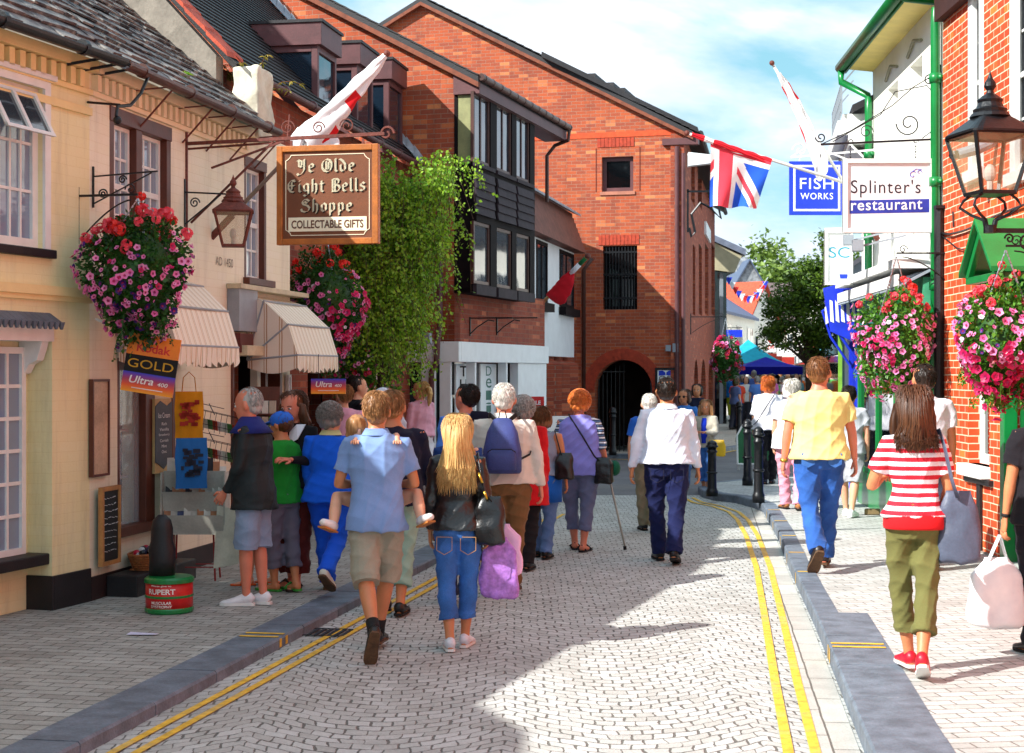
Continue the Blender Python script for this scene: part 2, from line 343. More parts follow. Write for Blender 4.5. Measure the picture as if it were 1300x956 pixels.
leafmat('leaf_green','1e5a14','6aa02c'); leafmat('leaf_dark','0c3410','3c7420'); leafmat('leaf_bright','4c8c10','b4d43c',.35); leafmat('leaf_tree','16380c','6c8c20',.2); leafmat('leaf_weed','6a7a20','d0b050')
leafmat('petal_pink','f068b4','fcb0dc',.3); leafmat('petal_deep','8c1450','b82068',.2); leafmat('petal_red','d81418','ff4a3c',.3); leafmat('petal_magenta','c00c50','f02878',.3); leafmat('petal_purple','2c0c60','5a2890',.2); leafmat('petal_white','f0e0ec','ffffff',.3); leafmat('petal_coral','e8304c','ff7480',.3); leafmat('petal_crimson','7c0820','c01030',.2)
leafmat('leaf_hill','2c4a16','7c9434',.1)
# ---------------------------------------------------------------- facade frames
class Fr:
    """vertical plane from p0 to p1 (left to right as its viewer sees it); local x along, y into the wall, z up"""
    def __init__(s,p0,p1):
        s.p0=Vector((p0[0],p0[1])); d=Vector((p1[0],p1[1]))-s.p0; s.L=d.length; s.t=d.normalized(); s.n=Vector((-s.t.y,s.t.x)); s.rz=math.atan2(s.t.y,s.t.x)
    def u(s,px,y=0.0):
        a=(px-CX)/F; q=s.p0+s.n*y; # q + u t = D (a,1)
        det=s.t.x-a*s.t.y; u=(a*q.y-q.x)/det; s.D=q.y+u*s.t.y; return u
    def uz(s,px,py,y=0.0):
        u=s.u(px,y); return u,CH-(py-HZ)*s.D/F
    def z(s,px,py,y=0.0): return s.uz(px,py,y)[1]
    def root(s,name,**k): return E(name,(s.p0.x,s.p0.y,0),s.rz,**k)
    def w(s,u,y,z): q=s.p0+s.t*u+s.n*y; return Vector((q.x,q.y,z))
def wallmesh(m,u0,u1,z0,z1,holes=(),th=.25,y=0.0,mi=0,clip=None,ret=None):
    """wall slab in local x/z with rectangular holes and their reveals; clip = list of (point(u,z), normal(u,z)) half planes removed"""
    us=sorted({u0,u1,*[min(max(h[i],u0),u1) for h in holes for i in (0,2)]}); zs=sorted({z0,z1,*[min(max(h[i],z0),z1) for h in holes for i in (1,3)]})
    k=len(m.f)
    def inside(a,b): return any(h[0]-1e-6<a<h[2]+1e-6 and h[1]-1e-6<b<h[3]+1e-6 for h in holes)
    vid={}; vs=[];fs=[]
    def V(a,yy,b):
        key=(round(a,5),yy,round(b,5))
        if key not in vid: vid[key]=len(vs); vs.append((a,yy,b))
        return vid[key]
    full=set()
    for i in range(len(us)-1):
        for j in range(len(zs)-1):
            if not inside((us[i]+us[i+1])/2,(zs[j]+zs[j+1])/2): full.add((i,j))
    for (i,j) in full:
        a,b,c,d=us[i],us[i+1],zs[j],zs[j+1]
        fs.append([V(a,y,c),V(b,y,c),V(b,y,d),V(a,y,d)]); fs.append([V(a,y+th,d),V(b,y+th,d),V(b,y+th,c),V(a,y+th,c)])
        if (i-1,j) not in full: fs.append([V(a,y+th,c),V(a,y,c),V(a,y,d),V(a,y+th,d)])
        if (i+1,j) not in full: fs.append([V(b,y,c),V(b,y+th,c),V(b,y+th,d),V(b,y,d)])
        if (i,j-1) not in full: fs.append([V(a,y,c),V(a,y+th,c),V(b,y+th,c),V(b,y,c)])
        if (i,j+1) not in full: fs.append([V(a,y,d),V(b,y,d),V(b,y+th,d),V(a,y+th,d)])
    if clip:
        import bmesh
        bm=bmesh.new(); bv=[bm.verts.new(v) for v in vs]
        for f in fs: bm.faces.new([bv[i] for i in f])
        for (pu,pz,nu,nz) in clip:
            r=bmesh.ops.bisect_plane(bm,geom=bm.verts[:]+bm.edges[:]+bm.faces[:],plane_co=(pu,0,pz),plane_no=(nu,0,nz),clear_outer=True)
            ed=[e for e in r['geom_cut'] if isinstance(e,bmesh.types.BMEdge)]
            try: bmesh.ops.edgenet_fill(bm,edges=ed)
            except Exception: pass
        bm.verts.ensure_lookup_table(); bm.verts.index_update()
        vs=[tuple(v.co) for v in bm.verts]; fs=[[v.index for v in f.verts] for f in bm.faces]; bm.free()
    m.add(vs,fs,mi)
def window(par,u0,u1,z0,z1,cols=2,rows=2,y=.08,fr='white_paint',gl='glass_dark',fw=.06,bar=.022,sill=None,sd=.06,mid=None,curtain=None,trans=True,name='window'):
    m=M(); d=.05
    m.box(u0,y,z0,u0+fw,y+d,z1); m.box(u1-fw,y,z0,u1,y+d,z1); m.box(u0+fw,y,z0,u1-fw,y+d,z0+fw); m.box(u0+fw,y,z1-fw,u1-fw,y+d,z1)
    a,b,c,e=u0+fw,u1-fw,z0+fw,z1-fw
    for i in range(1,cols):
        x=a+(b-a)*i/cols; m.box(x-bar/2,y+.012,c,x+bar/2,y+.04,e)
    for i in range(1,rows):
        zz=c+(e-c)*i/rows; k=bar*(2.2 if mid==i else 1); m.box(a,y+(.004 if mid==i else .014),zz-k/2,b,y+.042,zz+k/2)
    w=m.build(name,fr,par)
    g=M(); g.box(a,y+.027,c,b,y+.031,e); g.build('pane',gl,w)
    if curtain:
        q=M(); 
        for (s0,s1) in ((a,a+(b-a)*.3),(b-(b-a)*.3,b)):
            pts=[]; n=14
            for i in range(n+1): pts.append((s0+(s1-s0)*i/n,y+.1+.015*math.sin(i*2.2)))
            q.add([(p[0],p[1],zz) for zz in (c,e) for p in pts],[(i,i+1,i+n+2,i+n+1) for i in range(n)])
        q.build('curtain',curtain,w)
    if sill:
        s=M(); s.box(u0-.05,-sd,z0-.05,u1+.05,y+.03,z0-.002); s.build('sill',sill,w,bevel=.006)
    return w
def slates(m,f,u0,u1,zE,run,pitch,row=.17,wid=.26,out=.28,th=.022,jit=1.0,mi=0,cut=None):
    """overlapping hand-cut slates on a slope rising inward from the eaves"""
    c,s=math.cos(pitch),math.sin(pitch); n=int(run/row)
    for r in range(n):
        u=u0-random.random()*wid
        while u<u1:
            w=wid*random.uniform(.7,1.25); 
            if u+w>u1: w=u1-u
            a=max(u,u0); 
            if w>.04 and (not cut or not cut(a,r*row)):
                k=r*row; l=row*1.5; y0=-out+k*c; z0=zE-out*math.tan(pitch)*0+k*s; tl=.035+.02*random.random()*jit; t=th*random.uniform(.7,1.5)
                k2=random.uniform(-.012,.012)*jit
                p=[(a,y0+k2*c,z0+tl+k2*s),(u+w-.006,y0+k2*c,z0+tl+random.uniform(-.006,.006)*jit),(u+w-.006,y0+l*c,z0+l*s+.004),(a,y0+l*c,z0+l*s+.004)]
                m.slab(p,(0,-s*t,-c*t) if False else (0,s*t,-c*t),mi)
            u+=w
# ---------------------------------------------------------------- ground
def sheet(name,pts,z,mat,th=0,kind='structure'):
    m=M(); 
    if th: m.slab([(p[0],p[1],z-th) for p in pts],(0,0,th))
    else: m.poly([(p[0],p[1],z) for p in pts])
    return m.build(name,mat,None,kind=kind)
KL=[G(275,866),G(330,838),G(556,714)]                   # left kerb, road edge
dl=(KL[2]-KL[0]).normalized(); KL=[KL[0]-dl*16,KL[0],KL[2],KL[2]+dl*6.6]
KR=[G(x,y) for x,y in ((1063,866),(1035,796),(1002,723),(988,685),(969,650),(958,645),(935,638.5),(905,635),(891,631),(886,626),(892,621),(940,616.5),(1100,605),(1300,593))]
KR=[KR[0]+Vector((-.13,-1,0))*15]+KR
sheet('ground',[(-400,-60),(400,-60),(400,900),(-400,900)],-.012,'far_paving')
sheet('road',[(-12,-8),(12,-8),(12,24.3),(-8,24.3)],-.004,'setts')
sheet('side_street',[(-14,24.3),(16,24.3),(30,36),(30,52),(9.2,42.6),(5.6,38.9),(3.7,34.6),(-14,39)],-.006,'asphalt')
ZR,ZL=.11,.07
# pavements
def offs(pts,d):
    out=[]
    for i,p in enumerate(pts):
        a=pts[max(i-1,0)]; b=pts[min(i+1,len(pts)-1)]; t=(b-a).normalized(); out.append(p+Vector((t.y,-t.x,0))*d)
    return out
kin=offs(KR,.0); kout=offs(KR,.16)
sheet('pavement',[(p.x,p.y) for p in offs(KR,.15)]+[(30,30),(30,-8)],ZR-.004,'pavers',.1)
kl2=offs(KL,-.30)
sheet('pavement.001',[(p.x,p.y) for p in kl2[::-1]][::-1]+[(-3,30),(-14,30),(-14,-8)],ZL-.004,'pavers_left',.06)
def kerb(pts,w,z,side,step=.92,ticks=(),tw=.07,mat='kerb_stone',wide=None):
    m=M(); L=0; seg=[]
    for a,b in zip(pts[:-1],pts[1:]): seg.append((a,b,(b-a).length))
    # resample
    P2=[]; 
    for a,b,l in seg:
        n=max(1,round(l/step)) if l>step*.6 else 1
        for i in range(n): P2.append(a+(b-a)*i/n)
    P2.append(pts[-1])
    for i in range(len(P2)-1):
        a,b=P2[i],P2[i+1]; t=(b-a).normalized(); nn=Vector((t.y,-t.x,0))*side
        ta=(P2[i+1]-P2[max(i-1,0)]).normalized(); tb=(P2[min(i+2,len(P2)-1)]-P2[i]).normalized()
        na=Vector((ta.y,-ta.x,0))*side; nb=Vector((tb.y,-tb.x,0))*side; ww=wide(a) if wide else w
        g=t*.005; zz=z+random.uniform(-.003,.003)
        q=[a+g+na*.012,b-g+nb*.012,b-g+nb*ww,a+g+na*ww]
        lo=[a+g,b-g,b-g+nb*ww,a+g+na*ww]
        vs=[(p.x,p.y,-.02) for p in lo]+[(p.x,p.y,zz-.015) for p in lo]+[(p.x,p.y,zz) for p in q]
        m.add(vs,[(0,1,5,4),(1,2,6,5),(2,3,7,6),(3,0,4,7),(4,5,9,8),(5,6,10,9),(6,7,11,10),(7,4,8,11),(8,9,10,11)] if side>0 else [(4,5,1,0),(5,6,2,1),(6,7,3,2),(7,4,0,3),(8,9,5,4),(9,10,6,5),(10,11,7,6),(11,8,4,7),(11,10,9,8)])
    return m
kerb(KR,.17,ZR,1,wide=lambda p:.38 if p.y<11.4 else .17).build('kerb','kerb_stone',None,kind='structure')
kerb(KL,.31,ZL,-1).build('kerb.001','kerb_stone',None,kind='structure')
def strip(m,pts,w,z,side=1,o=0.0):
    a=offs(pts,o); b=offs(pts,o+w)
    for i in range(len(pts)-1): m.add([(a[i].x,a[i].y,z),(b[i].x,b[i].y,z),(b[i+1].x,b[i+1].y,z),(a[i+1].x,a[i+1].y,z)],[(0,1,2,3)])
m=M(); cp=[p for p in KR[:7]]; strip(m,cp,.2,0,1,-.22); m.build('gutter_channel','channel',None,kind='structure')
# double yellow lines
def ylines(name,prs):
    m=M()
    for pts,w in prs:
        fine=[]
        for a,b in zip(pts[:-1],pts[1:]):
            n=max(2,int((b-a).length/.4)); fine+=[a+(b-a)*i/n for i in range(n)]
        fine.append(pts[-1]); a=offs(fine,-w/2); b=offs(fine,w/2)
        for i in range(len(fine)-1):
            m.add([(a[i].x,a[i].y,.004),(b[i].x,b[i].y,.004),(b[i+1].x,b[i+1].y,.004),(a[i+1].x,a[i+1].y,.004)],[(0,1,2,3)])
    return m.build(name,'yellow_line',None,kind='structure')
q=[G(x,y) for x,y in ((984,866),(972,790),(960,720),(947,680),(936,660),(925,650),(905,643),(880,638),(868,632))]; q=[q[0]+Vector((-.13,-1,0))*14]+q
ylines('road_markings',[(q,.055),([p for p in offs(q,.135)],.055)])
q=[G(305,868),G(400,814),G(559,731)]; dd=(q[2]-q[0]).normalized(); q=[q[0]-dd*12,q[0],q[2],q[2]+dd*6.5]
ylines('road_markings.001',[(q,.05),(offs(q,.12),.05)])
q=[Vector(p) for p in ((3.6,34.3,0),(5.3,38.4,0),(9.4,42.2,0))]; ylines('road_markings.002',[(q,.08),(offs(q,.25),.08)]); q=[Vector(p) for p in ((-13,38.3,0),(3.2,33.9,0))]; ylines('road_markings.003',[(q,.08)])
# loading ticks painted on the kerbs
def ticks(name,kp,w,z,ds,side,dbl):
    m=M()
    L=[0]
    for a,b in zip(kp[:-1],kp[1:]): L.append(L[-1]+(b-a).length)
    for d in ds:
        for i in range(len(kp)-1):
            ya,yb=kp[i].y,kp[i+1].y
            if ya<=d<yb:
                f=(d-ya)/(yb-ya); p=kp[i]+(kp[i+1]-kp[i])*f; t=(kp[i+1]-kp[i]).normalized(); nn=Vector((t.y,-t.x,0))*side
                for e in ((0,.13) if dbl else (0,)):
                    c=p+t*e+nn*.015; e2=c+nn*(w-.02); h=t*.025
                    m.add([(c-h)+Vector((0,0,z)),(e2-h)+Vector((0,0,z)),(e2+h)+Vector((0,0,z)),(c+h)+Vector((0,0,z))],[(0,1,2,3)] if side>0 else [(3,2,1,0)])
                    s0=p+t*e-nn*.003; m.add([(s0-h)+Vector((0,0,.005)),(s0+h)+Vector((0,0,.005)),(s0+h)+Vector((0,0,z-.012)),(s0-h)+Vector((0,0,z-.012))],[(0,1,2,3)])
    return m.build(name,'yellow_line',None,kind='structure')
ticks('road_markings.004',KR,.17,ZR+.005,(14.1,15.6,17.2,18.9,20.4),1,False); ticks('road_markings.005',KR,.36,ZR+.005,(10.25,),1,True)
ticks('road_markings.006',KL,.3,ZL+.005,(10.85,14.0,18.0),-1,True)
# far kerb beside the gable building
kerb([Vector((-14,38.7,0)),Vector((3.4,34.3,0)),Vector((3.75,34.5,0)),Vector((5.7,38.7,0)),Vector((9.6,42.8,0)),Vector((26,53,0))],.2,.1,-1).build('kerb.002','kerb_stone',None,kind='structure')
sheet('pavement.002',[(-14,38.8),(3.35,34.45),(3.7,34.6),(5.65,38.85),(9.55,42.95),(26,53.2),(26,140),(-14,140)],.094,'far_paving',.09)
GF=.1
q=G(425,803); m=M()
for i in range(9): m.box(-.2+i*.05,-.14,0,-.172+i*.05,.14,.004)
m.box(-.21,-.16,0,.22,-.14,.005); m.box(-.21,.14,0,.22,.16,.005); dg_=m.build('gully_grate',plain('cast_iron','2c2c2e',.6,.3,20,.3,metal=.4),None,label='small iron gully grate in the road beside the left kerb',cat='drain'); dg_.location=(q.x-.12,q.y,.003); dg_.rotation_euler=(0,0,-.17)
def hill():
    m=M(); nx,ny=40,12; vs=[]
    for j in range(ny):
        for i in range(nx):
            x=-120+i*12; y=330+j*14; d=math.exp(-((x-70)/95)**2)
            z=d*(1-math.cos(min(1,j/7)*PI))/2*32+noise.noise((x*.03,y*.03,0))*3-1; vs.append((x,y,max(z,-1)))
    m.add(vs,[(j*nx+i,j*nx+i+1,(j+1)*nx+i+1,(j+1)*nx+i) for j in range(ny-1) for i in range(nx-1)])
    m.build('hill',plain('hill_grass','4c6a24',.9,.3,.05,.2),None,kind='structure',smooth=True); return vs
hv=hill()
def leafcloud(m,n,fn,size,mi=0,droop=.0):
    for _ in range(n):
        c=fn()
        if c is None: continue
        s=size*random.uniform(.6,1.3); a=Vector((random.gauss(0,1),random.gauss(0,1),random.gauss(0,.7)-droop)).normalized(); b=a.cross(Vector((random.gauss(0,1),random.gauss(0,1),random.gauss(0,1)))).normalized()
        c=Vector(c); m.add([c-a*s,c-a*s*.1+b*s*.42,c+a*s,c-a*s*.1-b*s*.42],[(0,1,2,3)],mi)
m=M()
cl=[(random.uniform(20,120),random.uniform(350,420)) for _ in range(130)]
for (x,y) in cl:
    d=math.exp(-((x-70)/95)**2); z=d*(1-math.cos(min(1,(y-330)/14/7)*PI))/2*32; r=random.uniform(3.5,6)
    leafcloud(m,170,lambda:(x+random.gauss(0,r*.45),y+random.gauss(0,r*.45),z+r*.5+random.gauss(0,r*.35)),.9)
m.build('hill_woodland','leaf_hill',None,kind='stuff',label='distant green woodland covering the hill above the street',cat='woodland')
# ================================================================ building 1, yellow painted
pB=Vector((-3.38,12.6)); t1=Vector((.325,1)); t2=Vector((.192,1))
f1=Fr(pB-t1*7.5,pB)
r1=f1.root('painted_brick_house',label='yellow painted brick shop house with white bow window, left edge of street',cat='building')
ZE=4.38
uu=lambda px:f1.u(px)
w0,w1=uu(-60),uu(54); wt=f1.z(50,112); wb=f1.z(54,316)
rec=f1.u(66); ctop=f1.z(40,432)
m=M(); wallmesh(m,0,f1.L,.0,ZE,[(w0,wb,w1,wt),(f1.L-6.0,.0,rec,ctop)],th=.3)
m.build('wall','painted_yellow',r1)
m=M(); m.box(0,.22,0,rec+.1,.42,ctop+.1); m.slab([(0,.42,0),(0,5,0),(0,5,ZE),(0,3,ZE+2.5),(0,.42,ZE+.3)],(.3,0,0)); m.box(0,5,0,f1.L,5.2,ZE); m.build('back_wall','painted_yellow',r1)
# plinth
m=M(); m.box(rec-.001,-.02,-.02,f1.L,-.001,.33); m.box(rec-.02,-.02,-.02,rec+.0,.22,.33)
m.build('plinth','black_plinth',r1,bevel=.005)
# string ledge, cornice, dentils
m=M(); zl=f1.z(50,369); m.box(0,-.05,zl-.03,f1.L+.0,0.0,zl+.04); m.box(0,-.03,zl-.07,f1.L,0,zl-.03)
zd=f1.z(100,118)
m.box(0,-.09,ZE-.09,f1.L,0,ZE); m.box(0,-.03,zd-.16,f1.L,0,zd-.10)
n=int(f1.L/.13)
for i in range(n): m.box(i*.13,-.06,ZE-.23,i*.13+.065,0,ZE-.1)
m.box(0,-.035,ZE-.27,f1.L,0,ZE-.23)
m.build('cornice',plain('yellow_trim','f0d698',.6,.06,5),r1)
# upper window: casement pair with an open top light
win=window(r1,w0,w1,wb,wt,cols=7,rows=3,y=.04,fr='white_paint',gl='glass_pale_reflection',fw=.07,curtain=cloth('c8cce0'))
m=M(); m.box(w0-.03,-.05,wb-.07,w1+.12,.05,wb-.003); m.build('sill','black_plinth',win,bevel=.008)
m=M()  # architrave
m.box(w1,-.025,wb,w1+.075,.0,wt+.07); m.box(w0-.07,-.025,wt,w1,.0,wt+.07); m.box(w0-.1,-.06,wt+.07,w1+.11,0,wt+.11); m.build('architrave','white_paint',win)
m=M(); zt0,zt1=f1.z(30,180),wt-.06; a,b=f1.u(-20),f1.u(42)
hp=Vector((0,-math.sin(R(28)),-math.cos(R(28)))); Lh=zt1-zt0
def tl(u,d,e=0): return (u,-.0+hp.y*d*Lh,zt1+hp.z*d*Lh)
for (x0,x1) in ((a,a+.04),(b-.04,b),((a+b)/2-.02,(a+b)/2+.02)): m.slab([tl(x0,0),tl(x1,0),tl(x1,1),tl(x0,1)],(0,-.03,0))
for (d0,d1) in ((0,.08),(.92,1)): m.slab([tl(a,d0),tl(b,d0),tl(b,d1),tl(a,d1)],(0,-.031,.002))
o=m.build('casement','white_paint',win); m=M(); m.slab([tl(a,0),tl(b,0),tl(b,1),tl(a,1)],(0,-.008,0)); m.build('pane','glass_grey',o)
# shopfront bow window (multi pane)
a,b=f1.u(-150,.2),f1.u(28,.2); zb=f1.z(14,705,.2)
sw=window(r1,a,b,zb,ctop-.05,cols=9,rows=6,y=.165,fr='white_paint',gl='glass_pale_reflection',fw=.05,bar=.028,name='shop_window',curtain=cloth('d8d0c8'))
m=M(); m.box(a-.1,.02,zb-.09,b+.1,.215,zb-.003); m.build('sill','black_plinth',sw,bevel=.01)
m=M(); m.box(0,-.02,ctop-.005,rec,.22,ctop+.1); zc=f1.z(40,412); m.box(0,-.07,ctop+.1,rec+.01,.0,zc+.0); m.build('fascia','white_paint',r1)
m=M(); zc2=f1.z(40,396); a0=f1.L-6
n=int((rec+.04)/.07)
for i in range(n):
    x=i*.07; m.slab([(x,-.12,zc+.015),(x+.066,-.12,zc+.015),(x+.066,0,zc2),(x,0,zc2)],(0,-.012,-.006)); m.tube([(x+.033,-.125,zc+.02),(x+.033,-.128,zc-.035)],[.033,.012],6)
m.build('lead_canopy','lead',r1)
m=M(); cz=ctop; 
pr=[(0,0),(.0,-.26),(.05,-.25),(.09,-.18),(.16,-.15),(.19,-.07),(.21,0)]
cu=f1.u(40,.1); m.slab([(cu,.215-.0-y_,cz+z_) for y_,z_ in pr],(.09,0,0)); m.build('console_bracket','white_paint',r1,bevel=.004)
# ================================================================ building 2, cream painted cottage shop
p2=XD(368,17.42); f2=Fr(pB,p2); uRf=f2.u(350,-.3)
r2=f2.root('cottage_shop',label='low cream painted brick cottage shop with brown window frames and stone slate roof',cat='building')
def U(px,y=0):return f2.u(px,y)
def Z(px,py,y=0):return f2.z(px,py,y)
A0,A1=U(139),U(217); At=Z(140,134); Ab=Z(178,322)
B0,B1=U(310),U(338); Bt=Z(325,203); Bb=Z(325,357)
C0,C1=U(149),U(193); Ct=Z(170,455); Cb=Z(170,668)
D0,D1=U(293),U(358); Dt=Z(320,452)
L2=f2.L
m=M(); wallmesh(m,0,L2,0,ZE,[(A0,Ab,A1,At),(B0,Bb,B1,Bt),(C0,Cb,C1,Ct),(D0,0,D1,Dt)],th=.28); m.build('wall','painted_cream',r2)
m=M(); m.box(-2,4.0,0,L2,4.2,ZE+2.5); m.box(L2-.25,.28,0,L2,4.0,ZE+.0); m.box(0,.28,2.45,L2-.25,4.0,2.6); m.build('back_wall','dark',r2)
m=M(); m.box(0,.9,0,D0,1.0,2.4); m.box(D0-.3,.3,0,D0-.2,1.0,2.4); m.box(D0-.2,2.2,0,L2-.3,2.3,2.4); m.build('shop_interior',plain('shop_inside','2a1c16',.8,.5,3),r2)
zp=Z(114,733); m=M(); m.box(0,-.02,-.02,D0-.01,-.001,zp); m.build('plinth',plain('maroon_plinth','2a1614',.6,.4,5,dirt='100c0c'),r2)
m=M(); m.box(0,-.09,ZE-.09,uRf,0,ZE); m.box(0,-.035,ZE-.27,uRf,0,ZE-.23)
for i in range(int(uRf/.13)): m.box(i*.13+.03,-.06,ZE-.23,i*.13+.095,0,ZE-.1)
m.build('cornice',plain('cream_trim','f2dcb4',.6,.06,5),r2)
# window A: brown frame holding two white sashes
m=M(); am=U(177); hw=.05; bd=.1
for (x0,x1) in ((A0,A0+.09),(am-.06,am+.06),(A1-.09,A1)): m.box(x0,.0,Ab,x1,.1,At)
m.box(A0-.001,-.012,At-.12,A1+.001,.1,At+.001); m.box(A0-.04,-.06,Ab-.05,A1+.04,.08,Ab+.03)
wa=m.build('window','brown_paint',r2,bevel=.004)
window(wa,A0+.1,am-.07,Ab+.03,At-.125,3,4,y=.06,fw=.035,mid=2,gl='glass_pale_reflection',curtain=cloth('e8e8f0'),name='sash'); window(wa,am+.07,A1-.1,Ab+.03,At-.125,3,4,y=.06,fw=.035,mid=2,gl='glass_pale_reflection',curtain=cloth('e8e8f0'),name='sash')
m=M(); m.box(B0-.005,.0,Bb,B0+.06,.1,Bt); m.box(B1-.06,0,Bb,B1+.005,.1,Bt); m.box(B0,-.01,Bt-.1,B1,.1,Bt+.002); m.box(B0-.03,-.07,Bb-.05,B1+.1,.08,Bb+.02)
wb_=m.build('window','brown_paint',r2,bevel=.004); window(wb_,B0+.065,B1-.065,Bb+.02,Bt-.105,3,4,y=.06,fw=.035,mid=2,gl='glass_pale_reflection',curtain=cloth('e8e8f0'),name='sash')
# shop window C with brown post, and door jamb beside it
m=M(); m.box(C0,.0,Cb,C0+.05,.1,Ct); m.box(C1-.16,-.015,Cb,C1+.03,.1,Ct); m.box(C0-.0,-.01,Ct-.1,C1,.1,Ct+.003); m.box(C0-.05,-.06,Cb-.06,C1+.08,.08,Cb+.02)
wc=m.build('shop_window','brown_paint',r2,bevel=.004); g=M(); g.box(C0+.05,.05,Cb,C1-.16,.055,Ct-.1); g.build('pane','glass_clear',wc)
rr=random.Random(11)  # pale goods and shelves added in place of bright reflections in the pane
for zz,n_ in ((Cb+.02,7),(Cb+.42,6),(Cb+.82,5),(Cb+1.2,4)):
    q=M(); q.box(C0+.06,.14,zz-.02,C1-.18,.5,zz-.002); q.build('reflection_shelf','white_paint',r2)
    for i in range(n_):
        x=C0+.08+(C1-C0-.4)*i/n_; q=M(); h_=rr.uniform(.1,.3); q.box(x,.16,zz,x+rr.uniform(.05,.12),.22+rr.random()*.1,zz+h_); q.build('reflection_box',C(rr.choice(['e8e8f0','d8a050','c0c8d8','d8c030','4878b0','b86a38','f0f0f0','e0b8a0']),.5),r2)
# door post strips
m=M(); dp=U(218); m.box(dp-.03,-.02,.05,dp+.04,-.0,Z(218,455)); m.box(U(293)-.0,-.02,0,U(293)+.05,.1,Dt); m.box(D1-.12,-.02,0,D1-.04,.12,Dt)
m.box(U(337),-.0,0,U(337)+.07,.1,Dt); m.build('door_post','brown_paint',r2,bevel=.004)
m=M(); m.box(U(329),.02,0,U(329)+.1,.1,Dt); m.build('door_post','cream_paint',r2,bevel=.004)
m=M(); a,b=U(288),U(312); m.box(a,-.13,Z(300,421),b,-.002,Z(300,366)); m.build('blind_box','shop_grey',r2,bevel=.006)
m=M(); m.box(U(290),-.2,Dt+.0,L2+.02,-.005,Dt+.1); m.box(U(287),-.16,Z(300,368)+.0,U(375),-.004,Z(300,368)+.05); m.build('fascia',C('c8bc9c',.6),r2,bevel=.004)
m=M(); m.box(U(288),-.14,Z(300,448),U(305),-.004,Z(300,424)); m.build('sign_board',C('5a1c18',.5),r2)
# roof
pit=R(40)
def roof(par,f,u0,u1,zE,run,pit,under='dark_tile',row=.17,wid=.26,mat='slate_stone',out=.25,cut=None):
    m=M(); c,s=math.cos(pit),math.sin(pit)
    m.slab([(u0,-out,zE),(u1,-out,zE),(u1,-out+run*c,zE+run*s),(u0,-out+run*c,zE+run*s)],(0,.04*s,-.04*c),0)
    slates(m,f,u0,u1,zE,run,pit,row,wid,out,mi=1,cut=cut)
    return m.build('roof',[under,mat],par)
roof(r1,f1,.0,f1.L+.03,ZE+.0,4.2,pit); roof(r2,f2,-.1,uRf,ZE,4.2,pit)
def gutter(par,u0,u1,z,y=-.31,r=.055,mat='gutter_brown',ends=True,br=1.0):
    m=M(); n=8; pts=[]
    for i in range(n+1):
        a=PI+PI*i/n; pts.append((y+r*math.cos(a),z+r*math.sin(a)))
    for k in range(n):
        (y0,z0),(y1,z1)=pts[k],pts[k+1]; m.slab([(u0,y0,z0),(u1,y0,z0),(u1,y1,z1),(u0,y1,z1)],(0,.003,.006))
    x=u0+.3
    while x<u1: m.tube([(x,y-.0,z-.005),(x+.05,y,z-.005)],r*1.12,10); x+=br
    return m.build('gutter',mat,par)
gutter(r1,0,f1.L,ZE-.01,mat='black_iron'); gutter(r2,0,uRf+.05,ZE-.02)
# gutter stays
m=M()
for px in (178,232,262,292,323):
    u=U(px); m.tube([(u,-.3,ZE-.06),(u-.02,-.005,ZE-.38)],.009,6); m.tube([(u-.05,-.3,ZE-.05),(u-.22,-.005,ZE-.1)],.007,6)
m.build('gutter_stay','rust_iron',r2)
# old black hook bracket at the joint
m=M(); u=U(118); m.tube([(u+.35,-.33,ZE-.03),(u+.2,-.32,ZE-.22),(u+.05,-.3,ZE-.34),(u-.15,-.28,ZE-.38),(u-.17,-.28,ZE-.46)],.014,6); m.ell((u-.15,-.28,ZE-.49),(.035,.035,.035)); m.tube([(u-.1,-.28,ZE-.36),(u-.1,0,ZE-.33)],.01,6)
for x in (-.35,-.1,.12): m.tube([(u+x,-.3,ZE-.03),(u+x-.12,-.01,ZE-.1)],.012,6)
m.build('iron_hook','black_iron',r2)
# neighbour gable wall with orange coping
fN=Fr((-3.07,16.05),(-1.57,24.2)) # building 2b frame runs to the corner of the modern block
rN=fN.root('tiled_roof_wing',label='wing with dark tiled roof and three plum boxed dormers behind the cottage',cat='building')
def sl(y,o): return ZE+(y+.25)*math.tan(pit)+o
m=M(); m.slab([(.02,-.05,0),(.02,5.2,0),(.02,5.2,5.05+5.4*math.tan(R(47))-.08),(.02,-.05,5.05+.15*math.tan(R(47))-.08)],(.2,0,0)); m.build('gable_wall','render_grey',rN)
# wing wall and steep roof
LN=fN.L; ze=5.05; p48=R(47)
m=M(); wallmesh(m,.22,LN,0,ze,[(.8,.1,2.2,2.4),(3.2,.1,4.6,2.4)],th=.25); m.build('wall','brick_red',rN)
m=M(); m.box(.5,.26,0,LN-.3,.3,2.6); m.build('shop_window','glass_dark',rN)
m=M(); c,s=math.cos(p48),math.sin(p48); run=7.5; out=.2
m.slab([(.23,-out,ze),(LN,-out,ze),(LN,-out+run*c,ze+run*s),(.23,-out+run*c,ze+run*s)],(0,.05*s,-.05*c),0)
row=.115
for i in range(int(run/row)):
    k=i*row; y0=-out+k*c; z0=ze+k*s
    m.slab([(.23,y0,z0+.03),(LN,y0,z0+.03),(LN,y0+row*1.1*c,z0+row*1.1*s+.006),(.23,y0+row*1.1*c,z0+row*1.1*s+.006)],(0,.012,-.012),1)
m.build('roof',['dark_tile','dark_tile'],rN)
m=M(); 
